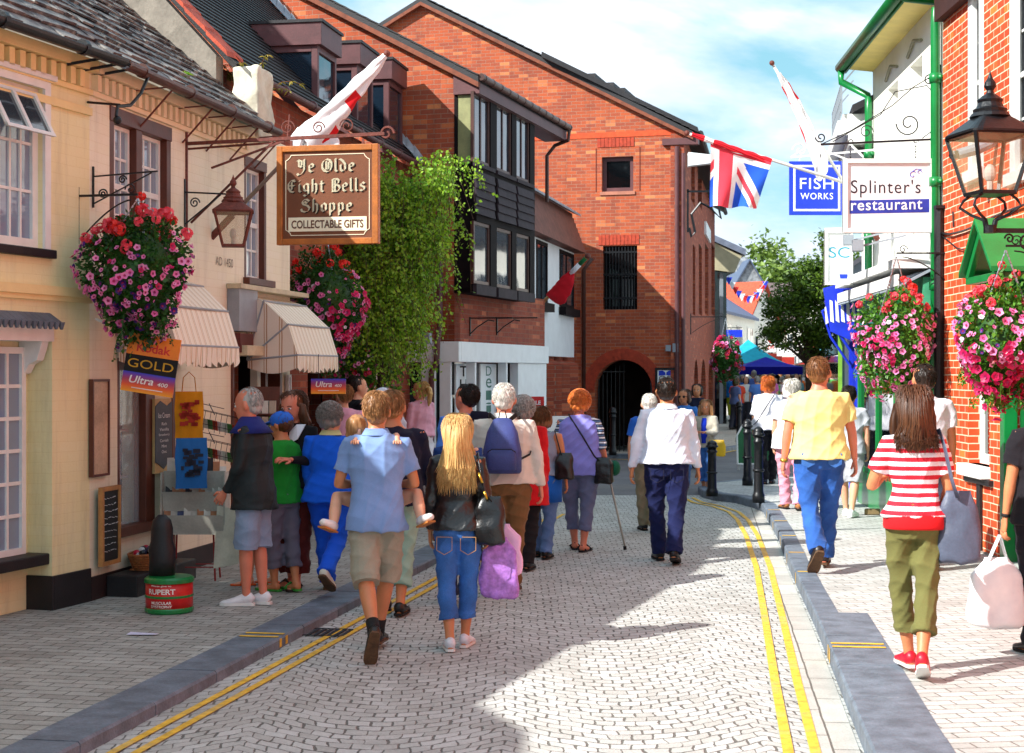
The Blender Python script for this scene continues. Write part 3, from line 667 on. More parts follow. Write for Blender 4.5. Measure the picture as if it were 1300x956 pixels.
for i in range(22):   # orange verge tiles along the near edge, stepped lead flashing at the far edge
    k=i*.34; y0=-out+k*c; z0=ze+k*s; m.slab([(-.06,y0,z0+.05),(.2,y0,z0+.07),(.2,y0+.33*c,z0+.33*s+.05),(-.06,y0+.33*c,z0+.33*s+.03)],(0,.01,.06)); m.slab([(.34,y0,z0+.05),(.42,y0,z0+.07),(.42,y0+.33*c,z0+.33*s+.05),(.34,y0+.33*c,z0+.33*s+.03)],(0,.01,.04))
m.build('verge_tiles','orange_tile',rN)
m=M()
for i in range(40):
    k=i*.18; y0=-out+k*c; z0=ze+k*s; m.slab([(LN-.03,y0,z0+.02),(LN-.03,y0+.18*c,z0+.18*s+.02),(LN-.03,y0+.18*c,z0+.18*s+.2),(LN-.03,y0-.02,z0+.14)],(-.01,0,0))
    m.slab([(LN-.16,y0,z0+.05),(LN-.03,y0,z0+.05),(LN-.03,y0+.17*c,z0+.17*s+.05),(LN-.16,y0+.17*c,z0+.17*s+.05)],(0,0,.01))
m.build('lead_flashing',plain('lead_pale','a8b0ba',.5,.2,8),rN)
for k,(y,z,w_) in enumerate(((1.9,0,.06),(2.4,0,.05))):
    m=M(); zz=ze+(y+out)*math.tan(p48); m.tube([(1.9+k*.5,y-.12,zz+.06),(1.9+k*.5,y+.16,zz+.22)],.05,8); m.build('roof_vent',C('a88078',.6),rN,smooth=True)
m=M(); gutr=None
gutter(rN,.25,LN,ze-.02,y=-.26,mat='plum_timber')
# dormers
for k,(D_,) in enumerate(((19.75,),(21.5,),(23.15,))):
    u0=(D_-fN.p0.y)/fN.t.y; W=.82; y0=.05; zt=6.28+.1*k; zb0=ze+(y0+out)*math.tan(p48)-.15
    yb=(zt-ze)/math.tan(p48)-out
    d=M(); d.box(u0-.04,y0-.06,zt-.28,u0+W+.04,y0+yb,zt); 
    for x in (u0,u0+W-.07): d.box(x,y0,zb0,x+.07,y0+.08,zt-.28)
    d.box(u0+.07,y0+.001,zb0,u0+W-.07,y0+.07,zb0+.08); 
    d.obox((u0+.03,y0+.45,zt-.55-.35),(.028,0,0),(0,.5,.56*1.0),(0,.03,-.03))
    d.box(u0+.001,y0+.08,zt-.36,u0+.06,yb,zt-.28); d.box(u0+.07,y0+.001,zt-.36,u0+W-.07,y0+.06,zt-.28)
    dn=d.build('dormer','plum_timber',rN,bevel=.004)
    g=M(); g.box(u0+.07,y0+.03,zb0+.08,u0+W-.07,y0+.035,zt-.36)
    zz=lambda y:ze+(y+out)*math.tan(p48)+.03
    ye=(zt-.36-ze)/math.tan(p48)-out
    g.slab([(u0+.03,y0+.08,zz(y0+.08)),(u0+.03,ye,zt-.36),(u0+.03,y0+.08,zt-.36)],(.006,0,0)); g.build('pane','glass_blue',dn)
    t_=M(); t_.box(u0-.06,y0-.08,zt+.002,u0+W+.06,yb+.1,zt+.04); t_.build('flat_roof','dark_tile',dn)
# rough lime washed chimney block and weeds
cb=f2.w(L2-.33,.12,0)
m=M(); 
fC=f2; u0=U(322,.1); u1=uRf-.02
def blk():
    mm=M(); mm.box(u0,.0,4.35,u1,.45,5.0); return mm
pz=Z(340,98,.0)
mm=M(); mm.box(u0,-.12,4.3,u1,.16,pz)
me=evalmesh(mm,[('SUBSURF',{'levels':4,'subdivision_type':'SIMPLE'}),('SMOOTH',{'factor':.6,'iterations':3})])
co_=np.array([v.co[:] for v in me.vertices])
for i,v in enumerate(me.vertices):
    q=noise.noise(Vector(v.co)*5)*.035+noise.noise(Vector(v.co)*17)*.012; v.co+=v.normal*q
me.materials.append(MAT('lime_white')); o=bpy.data.objects.new('chimney',me); COL.objects.link(o); o.parent=r2
for p_ in me.polygons: p_.use_smooth=True
def weed(name,base,n,h,lab,mat='leaf_weed',spread=.35):
    r=E(name,base,label=lab,cat='plant'); st=M(); lf=M()
    for i in range(n):
        a=random.random()*2*PI; q=[Vector((0,0,0))]; d=Vector((math.cos(a)*spread*random.random(),math.sin(a)*spread*random.random(),1)); L=h*random.uniform(.5,1.1)
        for k in range(6): d=(d+Vector((math.cos(a)*.16,math.sin(a)*.16,-.16*k*.5))).normalized(); q.append(q[-1]+d*L/6)
        st.tube(q,[.006,.005,.005,.004,.003,.003,.002],5)
        for k in range(1,7):
            for _ in range(4):
                a2=random.random()*2*PI; dd=Vector((math.cos(a2),math.sin(a2),.1-random.random())).normalized(); s=random.uniform(.04,.085); c=q[k]; b=dd.cross(Vector((0,0,1))).normalized()*s*.16
                lf.add([c,c+dd*s*.5+b,c+dd*s+Vector((0,0,-s*.3)),c+dd*s*.5-b],[(0,1,2,3)])
    st.build('stem',C('8a5a3a',.8),r); lf.build('leaves',mat,r); return r
weed('buddleia',f2.w(U(322,.2),.15,pz-.3),12,.75,'straggly yellowing buddleia growing from the top of the limewashed chimney')
weed('buddleia',f2.w(U(296,.3),.3,4.95),9,.55,'weeds creeping over the slate roof edge beside the orange coping',spread=1.2)
weed('roof_moss',f2.w(U(214,.2),.1,4.62),6,.12,'small bright green weed tuft on the stone slates','leaf_bright')
# ================================================================ modern brick block A
pA=XD(577,24.0); tA=Vector((.305,1)).normalized(); fA=Fr(pA,pA+tA*5.05); nA=fA.n
rA=fA.root('modern_brick_building',label='modern orange brick building with dark timber bay and gable facing the camera',cat='building')
def UA(px,y=0):return fA.u(px,y)
def ZA(px,py,y=0):return fA.z(px,py,y)
LA=fA.L; zev=6.45
bo=-.36; bx0,bx1=-.02,UA(679,bo)
zbb=3.12
m=M(); wallmesh(m,0,LA,2.35,zbb+.1,[],th=.28); m.box(.6,.0,zbb+.1,.62,.28,zbb+.2); m.box(0,5,0,LA,5.25,zev); m.build('wall','brick_red',rA)
# gable wall, perpendicular (local y axis, faces the camera = local -x)
hh=9.0; gp=math.tan(R(28.3))
m=M(); 
m.slab([(0,-.0,2.35),(0,hh*2,2.35),(0,hh*2,zev),(0,hh,zev+hh*gp),(0,0,zev)][::-1],(.28,0,0))
m.slab([(0,3.2,-.1),(0,hh*2,-.1),(0,hh*2,2.35),(0,3.2,2.35)][::-1],(.28,0,0))
m.build('gable_wall','brick_orange',rA)
m=M(); c,s=math.cos(R(28.3)),math.sin(R(28.3))
def rs(y,o=0): return zev+y*gp+o
m.slab([(-.12,-.42,rs(-.42,.05)),(LA+.1,-.42,rs(-.42,.05)),(LA+.1,hh,rs(hh,.05)),(-.12,hh,rs(hh,.05))],(0,0,.09))
for i in range(52):
    y=-.42+i*.18; m.slab([(-.14,y,rs(y,.15)),(LA+.1,y,rs(y,.15)),(LA+.1,y+.2,rs(y+.2,.14)),(-.14,y+.2,rs(y+.2,.14))],(0,0,.02))
m.build('roof','dark_tile',rA)
m=M(); m.slab([(-.13,-.42,rs(-.42,-.03)),(-.13,hh,rs(hh,-.03)),(-.13,hh,rs(hh,.05)),(-.13,-.42,rs(-.42,.05))],(.1,0,0)); m.build('verge_board','verge_tile',rA)
m=M(); m.slab([(-.06,-.42,zev-.34),(-.06,.0,zev-.34),(-.06,.0,zev-.02),(-.06,-.42,zev-.2)],(.04,0,0)); m.box(-.02,-.42,zev-.34,LA,-.38,zev-.12); m.box(-.02,-.38,zev-.345,LA,0,zev-.33)
m.build('eaves_box','plum_timber',rA,bevel=.004)
m=M(); m.tube([(-.1,-.46,zev-.1),(LA+.06,-.46,zev-.1)],.055,12); x=0
while x<LA: m.tube([(x,-.46,zev-.1),(x+.04,-.46,zev-.1)],.062,12); x+=.42
m.tube([(LA-.05,-.48,zev-.16),(LA-.05,-.46,zev-.34),(LA-.02,-.2,zev-.42),(LA-.02,-.05,zev-.6),(LA-.02,-.05,5)],.035,8)
m.build('gutter','gutter_brown',rA)
# timber bay
bay=M(); zm0,zm1=ZA(612,208,bo),ZA(620,285,bo)
wz=[(ZA(612,208,bo),ZA(612,120,bo)),(zbb+.12,ZA(620,285,bo))]
cols=[(603,623),(631,650),(656,673)]; xs=[(UA(a,bo),UA(b,bo)) for a,b in cols]
holes=[]
for (a,b) in xs:
    for (z0,z1) in wz: holes.append((a,z0,b,z1))
wallmesh(bay,bx0,bx1,zbb,zev-.33,holes,th=.1,y=bo)
bay.box(bx0,bo+.1,zbb,bx0+.06,.0,wz[0][0]-.02) ; bay.box(bx0,bo+.1,wz[0][1],bx0+.06,.0,zev-.34); bay.box(bx0,-.06,wz[0][0]-.02,bx0+.06,-.0,wz[0][1]); bay.box(bx0,bo+.1,zbb-.02,bx1,.0,zbb+.06); bay.box(bx1-.06,bo+.1,zbb+.06,bx1,0,zev-.34)
bb=bay.build('timber_bay','dark_timber',rA,bevel=.005)
m=M(); m.box(bx0+.01,bo+.1,wz[0][0]-.02,bx0+.05,-.06,wz[0][1]); m.build('side_panel',C('8a8a5c',.5),bb)
for (a,b) in xs:
    for r_,(z0,z1) in enumerate(wz):
        window(bb,a,b,z0,z1,1 if r_ else 2,1,y=bo+.02,fr='gutter_brown',gl='glass_blue' if not r_ else 'glass_grey',fw=.05,bar=.04,name='bay_window')
m=M()   # slate hung spandrels between the bands of windows, proud of the posts
for (a,b) in xs:
    z0,z1=wz[1][1]+.1,wz[0][0]-.08; k=int((z1-z0)/.13)
    for i in range(k): m.slab([(a-.08,bo-.06,z0+i*.13),(b+.08,bo-.06,z0+i*.13),(b+.08,bo-.035,z0+i*.13+.135),(a-.08,bo-.035,z0+i*.13+.135)],(0,.03,0))
    m.box(a-.1,bo-.05,z1+.0,b+.1,bo+.0,z1+.06); m.box(a-.1,bo-.06,zbb-.05,b+.1,bo,zbb+.1)
m.build('slate_cladding',plain('clad_slate','342a30',.65,.25,8,.2,spec=.2),bb)
# white fascia and shopfront columns
zf0,zf1=2.05,2.36
m=M(); m.box(-.02,-.12,zf0,LA-.15,.25,zf1); m.box(-.14,-.118,zf0,-.021,3.4,zf1-.001); m.build('shop_fascia','white_board',rA,bevel=.006)
m=M()
for px,w_ in ((556,.11),(600,.07),(640,.07)):
    u=max(UA(px,-.05),-.02) if px>570 else -.02
    if px>570: m.box(u,-.09,0,u+w_,.06,zf0)
m.box(UA(655,-.05),-.09,0,LA-.2,.06,zf0); m.build('shop_column','white_board',rA,bevel=.005)
m=M(); 
for (y0,y1) in ((.02,.2),(.28,.5)): m.box(-.12,y0,0,-.04,y1,zf0)
m.box(-.1,1.6,0,-.03,1.75,zf0); m.build('shop_column','white_board',rA,bevel=.005)
m=M(); m.box(.06,.3,0,LA-.1,.34,zf0); m.box(.25,.62,0,.3,3.2,zf0); m.build('shop_window','glass_dark',rA)
m=M(); m.box(-.06,.0,zf0-.5,-.0,.05,zf0); m.build('door_frame','dark_timber',rA)
m=M(); m.tube([(-.2,.30,0),(-.2,.30,zf0-.15),(-.2,.22,zf0-.02),(-.2,.2,zf1+.05),(-.1,.2,zf1+.2),(-.06,.2,4.4)],.045,10); m.build('downpipe','plum_timber',rA,smooth=True)
# hanging shop boards "THE" and welcome
def vboard(f,name,px0,px1,y,zt,zb,letters,lab,col='white_board',lc='dark',lh=.16,hand=False):
    u0,u1=f.u(px0,y),f.u(px1,y); r=f.w((u0+u1)/2,y,zb)
    o=E(name,r,f.rz,label=lab,cat='sign'); w_=(u1-u0)/2; m=M(); m.box(-w_,-.015,0,w_,.015,zt-zb); m.build('board',col,o,bevel=.003)
    t_=M(); z=zt-zb-.03
    for ch in letters:
        if ch!=' ': write(t_,ch,(-w_*.5 if not hand else -w_*.35,-.015,z-lh*.82),(1,0,0),(0,0,1),w_*(1.0 if not hand else .7),lh*.78,off=.012 if not hand else 0,lift=.003)
        z-=lh
    t_.build('lettering',lc,o); return o
vboard(fA,'shop_sign',578,596,.12,zf0-.02,.55,'THE OLD ','white vertical board with black capitals THE in shopfront',lh=.21)
vboard(fA,'shop_sign',609,629,.12,zf0-.02,.35,'Delicat ','white vertical board with thin handwritten green letters in shopfront',lc=C('2a6a5a',.5),lh=.2,hand=True)
# ---- link building L
fL=Fr(XD(655,28.9),XD(733,35.4)); rL=fL.root('link_building',label='low link with brown tile hung upper wall, white panels and brick fins',cat='building')
def UL(px,y=0):return fL.u(px,y)
def ZL_(px,py,y=0):return fL.z(px,py,y)
LL=fL.L; zb1=ZL_(690,452)
m=M(); m.box(0,.05,0,LL,.3,zb1); m.box(-.5,.3,zb1-.1,LL,.5,4.4); m.build('wall','brick_red',rL)
m=M()
for px in (671,683,694,705,716): u=UL(px); m.slab([(u,.05,0),(u+.34,.05,0),(u+.34,-.02,0),(u+.17,-.28,0),(u,-.02,0)],(0,0,zb1-.16)); m.add([(u,.05,zb1-.16),(u+.34,.05,zb1-.16),(u+.34,-.02,zb1-.16),(u+.17,-.28,zb1-.16),(u,-.02,zb1-.16),(u+.17,.05,zb1)],[(0,1,5),(1,2,5),(2,3,5),(3,4,5),(4,0,5)])
m.build('brick_fin','brick_red',rL)
zw0=zb1; zw1=ZL_(700,312); m=M(); wA0,wA1=UL(674),UL(688); wB0,wB1=UL(704),UL(722)
zwb=ZL_(690,388); wallmesh(m,0,UL(723),zw0,zw1,[(wA0,zwb,wA1,zw1-.05),(wB0,zwb+.06,wB1,zw1-.05)],th=.12,y=-.1); m.build('white_panel','white_board',rL)
for (a,b) in ((wA0,wA1),(wB0,wB1)):
    w_=window(rL,a,b,zwb+.03,zw1-.04,2,1,y=-.12,fr='dark_timber',gl='glass_grey',fw=.07,bar=.05); s_=M(); s_.box(a-.05,-.25,zwb-.14,b+.05,-.1,zwb+.02); s_.build('sill','dark_timber',w_)
m=M(); zt0=ZL_(690,255); k=int((zt0-zw1)/.11)
for i in range(k+1):
    z=zw1+i*.11; y=-.75+.5*(i/k) if False else -.55+.3*i/k
    m.slab([(-.3,y+.2,z),(LL-.9,y+.2,z),(LL-.9+.02*i,y+.235,z+.12),(-.3,y+.235,z+.12)],(0,.025,0))
m.slab([(-.3,-.3,zw1),(LL-.9,-.3,zw1),(LL-.9,.3,zw1),(-.3,.3,zw1)],(0,0,.03)); m.box(-.3,-.02,zw1+.03,LL-.9,.3,zt0)
m.build('tile_hanging',plain('brown_tile','6e4034',.65,.3,6,.3),rL)
m=M(); m.slab([(-.35,-.2,zt0),(LL-.7,-.2,zt0),(LL-.7,2.5,zt0+1.2),(-.35,2.5,zt0+1.2)],(0,.02,.06)); m.build('roof',plain('grey_tile','8e949c',.6,.3,9,.3),rL)
m=M(); m.tube([(LL-.0,-.14,0),(LL-.0,-.14,zw1-.3),(LL-.1,-.35,zw1-.05)],.05,8); m.build('downpipe','gutter_brown',rL,smooth=True)
# ---- gable building C
cR=XD(867,35.0); tC=Vector((3.6,-1)).normalized(); fC=Fr(cR-tC*13,cR)
rC=fC.root('gable_brick_building',label='tall red brick building with wide gable and arched entrance at the bend',cat='building')
def UC(px,y=0):return fC.u(px,y)
def ZC(px,py,y=0):return fC.z(px,py,y)
LC=fC.L; ev=7.2; gs=.53; apx=LC-6.1; apz=ev+6.1*gs
W1=(UC(764),ZC(780,243),UC(804),ZC(780,199)); W2=(UC(765.5),ZC(780,393),UC(809),ZC(780,312))
ar0,ar1=UC(755),UC(828); arz=ZC(790,495); art=ZC(790,457)
m=M(); wallmesh(m,0,LC,0,apz+.2,[W1,W2,(ar0,-.1,ar1,art)],th=.32,clip=[(apx,apz,.53,1),(apx,apz,-.53,1)]); 
# arch spandrels
n=16; cx=(ar0+ar1)/2; rw=(ar1-ar0)/2; rh=art-arz
for i in range(n):
    a0,a1=PI-PI*i/n,PI-PI*(i+1)/n; x0,z0,x1,z1=cx+rw*math.cos(a0),arz+rh*math.sin(a0),cx+rw*math.cos(a1),arz+rh*math.sin(a1)
    m.slab([(x0,0,z0),(x1,0,z1),(x1,0,art+.0),(x0,0,art+.0)],(0,.32,0))
m.build('gable_wall','brick_orange',rC)
m=M()
for i in range(27):
    a=PI*(i+.5)/27; ca,sa=math.cos(a),math.sin(a); c=Vector((cx+(rw+.13)*ca,-.012,arz+(rh+.13)*sa)); m.obox(c,(ca*.125,0,sa*.125),(0,.02,0),(-sa*.052,0,ca*.052))
for z0 in (W1[3]+.08,W2[3]+.02,):
    pass
n=int((W1[2]-W1[0]+.2)/.085)
for i in range(n): x=W1[0]-.1+i*.085; m.box(x,-.015,W1[3]+.22,x+.075,.02,W1[3]+.42)
n=int((W2[2]-W2[0]+.2)/.085)
for i in range(n): x=W2[0]-.1+i*.085; m.box(x,-.015,W2[3]+.02,x+.075,.02,W2[3]+.24)
m.build('brick_arch',plain('rubbed_brick','a83a20',.8,.25,14,.3),rC)
zb_=ZC(770,172); m=M(); m.box(1.0,-.012,zb_-.05,LC-.02,.01,zb_+.07); m.build('string_course',plain('bright_brick','c84a20',.8,.2,10,.3),rC)
m=M(); e=.14
for (x0,x1,z0,z1) in ((W1[0]-e,W1[0]-e+.02,W1[1],W1[3]+.2),(W1[2]+e,W1[2]+e+.02,W1[1],W1[3]+.2)): m.box(x0,-.008,z0,x1,.01,z1)
m.build('brick_reveal',C('6a2414',.8),rC)
wm=window(rC,*[W1[i] for i in (0,2)],W1[1],W1[3],1,1,y=.1,fr='plum_timber',fw=.09); 
s_=M(); s_.box(W1[0]-.04,-.03,W1[1]-.08,W1[2]+.04,.09,W1[1]-.003); s_.build('sill',C('a86a54',.7),wm)
wm=window(rC,W2[0],W2[2],W2[1],W2[3],2,2,y=.14,fr='dark_timber',fw=.08,bar=.05,curtain=cloth('d0d0d0'))
g=M(); 
for i in range(1,11): x=W2[0]+(W2[2]-W2[0])*i/11; g.box(x-.012,.03,W2[1],x+.012,.05,W2[3])
for q in (.18,.55,.9): z=W2[1]+(W2[3]-W2[1])*q; g.box(W2[0],.025,z-.02,W2[2],.055,z+.02)
g.build('security_bars','black_iron',wm)
m=M(); th=.1
for sgn,x1 in ((1,LC+.22),(-1,-.3)):
    if sgn>0: q=[(apx,-.15,apz+.04),(LC+.25,-.15,ev+.04-.25*gs),(LC-1.3,9,ev+.04+1.3*gs),(apx,9,apz+.04)]
    else: q=[(-.4,-.15,apz-(apx+.4)*gs+.04),(apx,-.15,apz+.04),(apx,9,apz+.04),(-.4,9,apz-(apx+.4)*gs+.04)]
    m.slab(q,(0,0,.1))
for i in range(34):
    x=apx+i*.19; z=apz+.14-(x-apx)*gs; yq=9 if x<LC-1.5 else 3.0*(LC+.4-x)+.5; m.slab([(x,-.17,z+.03),(x+.2,-.17,z-.2*gs+.045),(x+.2,yq,z-.2*gs+.045),(x,yq,z+.03)],(0,0,.02))
for px,py in ((745,90),(768,102),(782,112)):
    u=UC(px,3); z=apz+.2-(u-apx)*gs; m.box(u-.35,2.6,z-.1,u+.3,4.2,z+.22)
m.build('roof','dark_tile',rC)
m=M(); m.slab([(apx,-.16,apz-.04),(LC+.25,-.16,ev-.04-.25*gs),(LC+.25,-.16,ev+.04-.25*gs),(apx,-.16,apz+.04)],(0,.1,0)); m.slab([(-.4,-.16,apz-(apx+.4)*gs-.04),(apx,-.16,apz-.04),(apx,-.16,apz+.04),(-.4,-.16,apz-(apx+.4)*gs+.04)],(0,.1,0)); m.build('verge_board','verge_tile',rC)
m=M(); m.tube([(LC-.12,-.08,0),(LC-.12,-.08,ev-.3)],.05,8); m.tube([(LC+.02,-.06,0),(LC+.02,-.06,ev-.45)],.045,8); m.build('downpipe','plum_timber',rC,smooth=True)
m=M(); m.box(LC-.45,-.1,ev-.26,LC+.35,.1,ev-.12); m.build('gutter_end','plum_timber',rC)
m=M(); m.box(ar0-.2,3.2,0,ar1+.3,3.3,3.2); m.box(ar0-.25,.32,-.0,ar0-.2,3.2,3.2); m.box(ar1+.25,.32,-.0,ar1+.3,3.2,3.2); m.box(ar0-.2,.32,3.1,ar1+.25,3.2,3.2); m.build('passage_wall',plain('passage','3a2620',.8,.3,4),rC)
m=M(); m.box(ar1-.62,3.15,.1,ar1-.2,3.19,2.7); m.build('passage_opening',C('9cc4e0',.5),rC)
m=M(); 
for i in range(7): x=ar0+.05+i*.09; m.tube([(x,.2+i*.03,0),(x,.2+i*.03,arz+.3+.05*i)],.012,6)
m.tube([(ar0+.04,.2,.15),(ar0+.62,.4,.15)],.018,6); m.tube([(ar0+.04,.2,1.9),(ar0+.62,.4,1.9)],.018,6); m.build('iron_gate','black_iron',rC)
m=M(); m.box(UC(846),-.1,ZC(850,446),UC(852.5),-.0,ZC(850,438)); m.box(UC(855),-.12,ZC(858,447),UC(862),-.0,ZC(858,436)); m.tube([(UC(859),-.04,ZC(858,447)),(UC(859),-.04,ZC(858,520))],.02,6); m.build('junction_box','shop_grey',rC)
# side wall of C toward the receding street
pc0=XD(868.5,34.95); fS=Fr(pc0,pc0+Vector((.1675,1)).normalized()*17.8); LS=fS.L
sw_=E('side_wing',(0,0,0)); bpy.data.objects.remove(sw_)
rS=fS.root('arcaded_brick_building',label='red brick range with tall slit windows and small arches along receding street',cat='building')
h=[]; 
sl_=[(886,891,207,262),(877.5,882,205,258)]
lows=[(879.5,882.6),(887.2,891),(895,899.4),(903.2,907.2)]
for a,b in lows: h.append((fS.u(a),fS.z((a+b)/2,400),fS.u(b),fS.z((a+b)/2,312)))
for a,b,c,d in sl_: h.append((fS.u(a),fS.z((a+b)/2,d),fS.u(b),fS.z((a+b)/2,c)))
ah=[]
for a,b in ((881,886.5),(890,896),(899.5,905)):
    q=(fS.u(a),.0,fS.u(b),fS.z((a+b)/2,456)); ah.append(q)
m=M(); wallmesh(m,0,LS,0,ev,h+ah,th=.3)
for (u0,z0,u1,z1) in ah:
    cx=(u0+u1)/2; rw=(u1-u0)/2; zs_=z1-.75
    for i in range(8):
        a0,a1=PI-PI*i/8,PI-PI*(i+1)/8; m.slab([(cx+rw*math.cos(a0),0,zs_+.75*math.sin(a0)),(cx+rw*math.cos(a1),0,zs_+.75*math.sin(a1)),(cx+rw*math.cos(a1),0,z1),(cx+rw*math.cos(a0),0,z1)],(0,.3,0))
m.box(0,6,0,LS,6.3,ev); m.box(LS-.3,.3,0,LS,6,ev); m.build('wall','brick_red',rS)
m=M(); m.box(.3,.45,0,LS-.4,.5,ev-.2); m.build('window_glazing','glass_dark',rS)
m=M(); m.box(.2,.3,0,.5,.44,ev-.3); m.slab([(0,-.3,ev),(LS,-.3,ev),(LS,3.2,ev+1.8),(0,3.2,ev+1.8)],(0,0,.12)); m.tube([(0,-.36,ev-.02),(LS,-.36,ev-.02)],.07,8); m.build('roof','dark_tile',rS)
m=M(); m.box(fS.u(894),-.06,fS.z(897,303),fS.u(900),0,fS.z(897,287)); m.build('wall_plaque','white_board',rS)
# cream clad building beyond
fK=Fr(XD(911,54.5),XD(942,54.5)); rK=fK.root('cream_clad_building',label='cream boarded overhanging storey above dark glazing past the brick range',cat='building')
zk0,zk1=fK.z(925,346),fK.z(925,308); LK=fK.L
m=M(); m.slab([(-.6,0,zk0+.15),(LK-.25,0,zk0),(LK,0,zk1-.45),(-.6,0,zk1+.25)],(0,9,0)); m.build('cladding','clad_cream',rK)
m=M(); m.slab([(-.6,-.1,zk1+.25),(LK+.12,-.1,zk1-.45),(LK+.12,9,zk1-.45),(-.6,9,zk1+.25)],(0,0,.22)); m.build('roof',C('6e7688',.6),rK)
m=M(); m.box(-.6,.3,0,.35,9,zk0+.1); m.build('wall','glass_dark',rK); m=M(); m.box(.1,.2,0,.22,.28,zk0); m.build('post','shop_grey',rK)
# ================================================================ right side: hot red brick house
q0=Vector((4.70,17.2)); q1=Vector((4.53,3.0)); fR=Fr(q0,q1)
rR=fR.root('red_brick_house',label='sunlit bright red brick house with white windows and green porch, right edge',cat='building')
def UR(px,y=0):return fR.u(px,y)
def ZR_(px,py,y=0):return fR.z(px,py,y)
V0=(UR(1230),ZR_(1240,215),UR(1249),ZR_(1240,-12)); V1=(UR(1283),ZR_(1300,215),UR(1283)+1.05,ZR_(1290,-30)); V2=(UR(1229),ZR_(1250,592),UR(1256),ZR_(1245,372)); dr=(UR(1273),-.1,UR(1273)+1.25,2.62)
m=M(); wallmesh(m,.02,fR.L,0,8.2,[V0,V1,V2,dr],th=.22); m.box(0.02,.25,0,.3,7,8.2); m.box(0.3,5,0,fR.L,5.2,8.2)
m.box(.0,-.05,0,fR.L,-.001,.0) if False else None
m.build('wall','brick_hot',rR)
for v in (V0,V1):
    w_=window(rR,v[0],v[2],v[1],v[3],2,4,y=.05,fw=.09,mid=2,curtain=cloth('f0f0f0')); s_=M(); s_.box(v[0]-.02,-.07,v[1]-.12,v[2]+.02,.05,v[1]); s_.box(v[0]+.001,-.012,v[1],v[0]+.14,.05,v[3]); s_.box(v[2]-.14,-.012,v[1],v[2]-.001,.05,v[3]); s_.build('sill','white_paint',w_,bevel=.006)
w_=window(rR,V2[0],V2[2],V2[1],V2[3]-.3,1,2,y=.12,fw=.1,mid=1); s_=M(); s_.box(V2[0]-.08,-.1,V2[1]-.12,V2[2]+.03,.12,V2[1]); s_.build('sill','white_paint',w_,bevel=.008)
m=M(); n=10; cx=(V2[0]+V2[2])/2; rw=(V2[2]-V2[0])/2; z1=V2[3]; zz=z1-.3
for i in range(n):
    a0,a1=PI-PI*i/n,PI-PI*(i+1)/n; m.slab([(cx+rw*math.cos(a0),.0,zz+.28*math.sin(a0)),(cx+rw*math.cos(a1),0,zz+.28*math.sin(a1)),(cx+rw*math.cos(a1),0,z1),(cx+rw*math.cos(a0),0,z1)],(0,.2,0))
m.build('brick_arch','brick_hot',rR)
m=M(); u=UR(1243); m.box(u,-.03,.08,u+.13,.001,V2[1]-.13); m.box(u-.4,-.05,V2[1]-.18,u+.5,.0,V2[1]-.125); m.build('cellar_pipe','black_plinth',rR)
m=M(); m.box(.03,-.03,0,UR(1271),-.001,.12); m.build('plinth','render_grey',rR)
m=M(); m.slab([(-.1,-.35,8.1),(fR.L,-.35,8.1),(fR.L,3,10),(-.1,3,10)],(0,0,.12)); m.box(-.05,-.3,7.35,fR.L,-.0,7.95) ; m.build('roof','dark_tile',rR)
ue=UR(1193); m=M(); m.box(.04,-.1,ZR_(1200,26),1.3,-.0,ZR_(1200,26)+.8); m.build('eaves_board',C('34120c',.8),rR)
# green door and frame
m=M(); m.box(dr[0],-.03,0,dr[0]+.14,.1,2.62); m.box(dr[2]-.14,-.03,0,dr[2],.1,2.62); m.box(dr[0]+.14,-.02,2.3,dr[2]-.14,.1,2.62); m.box(dr[0]-.0,-.06,2.62,dr[2],.06,2.7)
fr_=m.build('door_frame','green_paint',rR,bevel=.008)
m=M(); m.box(dr[0]+.14,.12,.03,dr[2]-.14,.17,2.3)
for (a,b) in ((.25,1.0),(1.2,2.15)):
    for x in (dr[0]+.24,dr[0]+.66): m.box(x,.1,a,x+.32,.121,b)
d_=m.build('door','dark_green_paint',rR,bevel=.006); m=M(); m.lathe((0,0,0),[(0.01,-.02),(.035,0),(.03,.03),(.01,.035)],10); m.xf(Matrix.Translation((dr[0]+.3,.1,1.05))@Matrix.Rotation(R(90),4,'X')); m.build('handle',C('c09030',.3,metal=.8),d_,smooth=True)
# gabled green porch hood: ridge points into the street
xo=-.72; ua,ub=UR(1225,xo),UR(1264,xo); zb0=ZR_(1240,350,xo); zt0=ZR_(1236,289,xo)+.02; um=(ua+ub)/2
hd=M()
for (a,b) in ((ua-.03,um),(ub+.03,um)): hd.slab([(a,xo-.05,zb0),(a,.0,zb0),(b,0,zt0),(b,xo-.05,zt0)],(0,0,.045))
for (a,b) in ((ua,um),(ub,um)): hd.slab([(a,xo,zb0-.005),(b,xo,zt0-.01),(b,xo,zt0-.1),(a+(b-a)*.2,xo,zb0-.005)],(0,.05,0))
hd.box(ua,xo+.005,zb0-.06,ub,xo+.07,zb0-.0); hd.box(ua,xo+.07,zb0-.06,ua+.05,0,zb0); hd.box(ub-.05,xo+.07,zb0-.06,ub,0,zb0)
hd.slab([(ua+.05,-.45,zb0),(ua+.05,-.0,zb0),(ua+.05,0,zb0-.5)],(.04,0,0)); hd.slab([(ub-.09,-.45,zb0),(ub-.09,-.0,zb0),(ub-.09,0,zb0-.5)],(.04,0,0))
hd.build('porch_hood','green_paint',rR,bevel=.004)
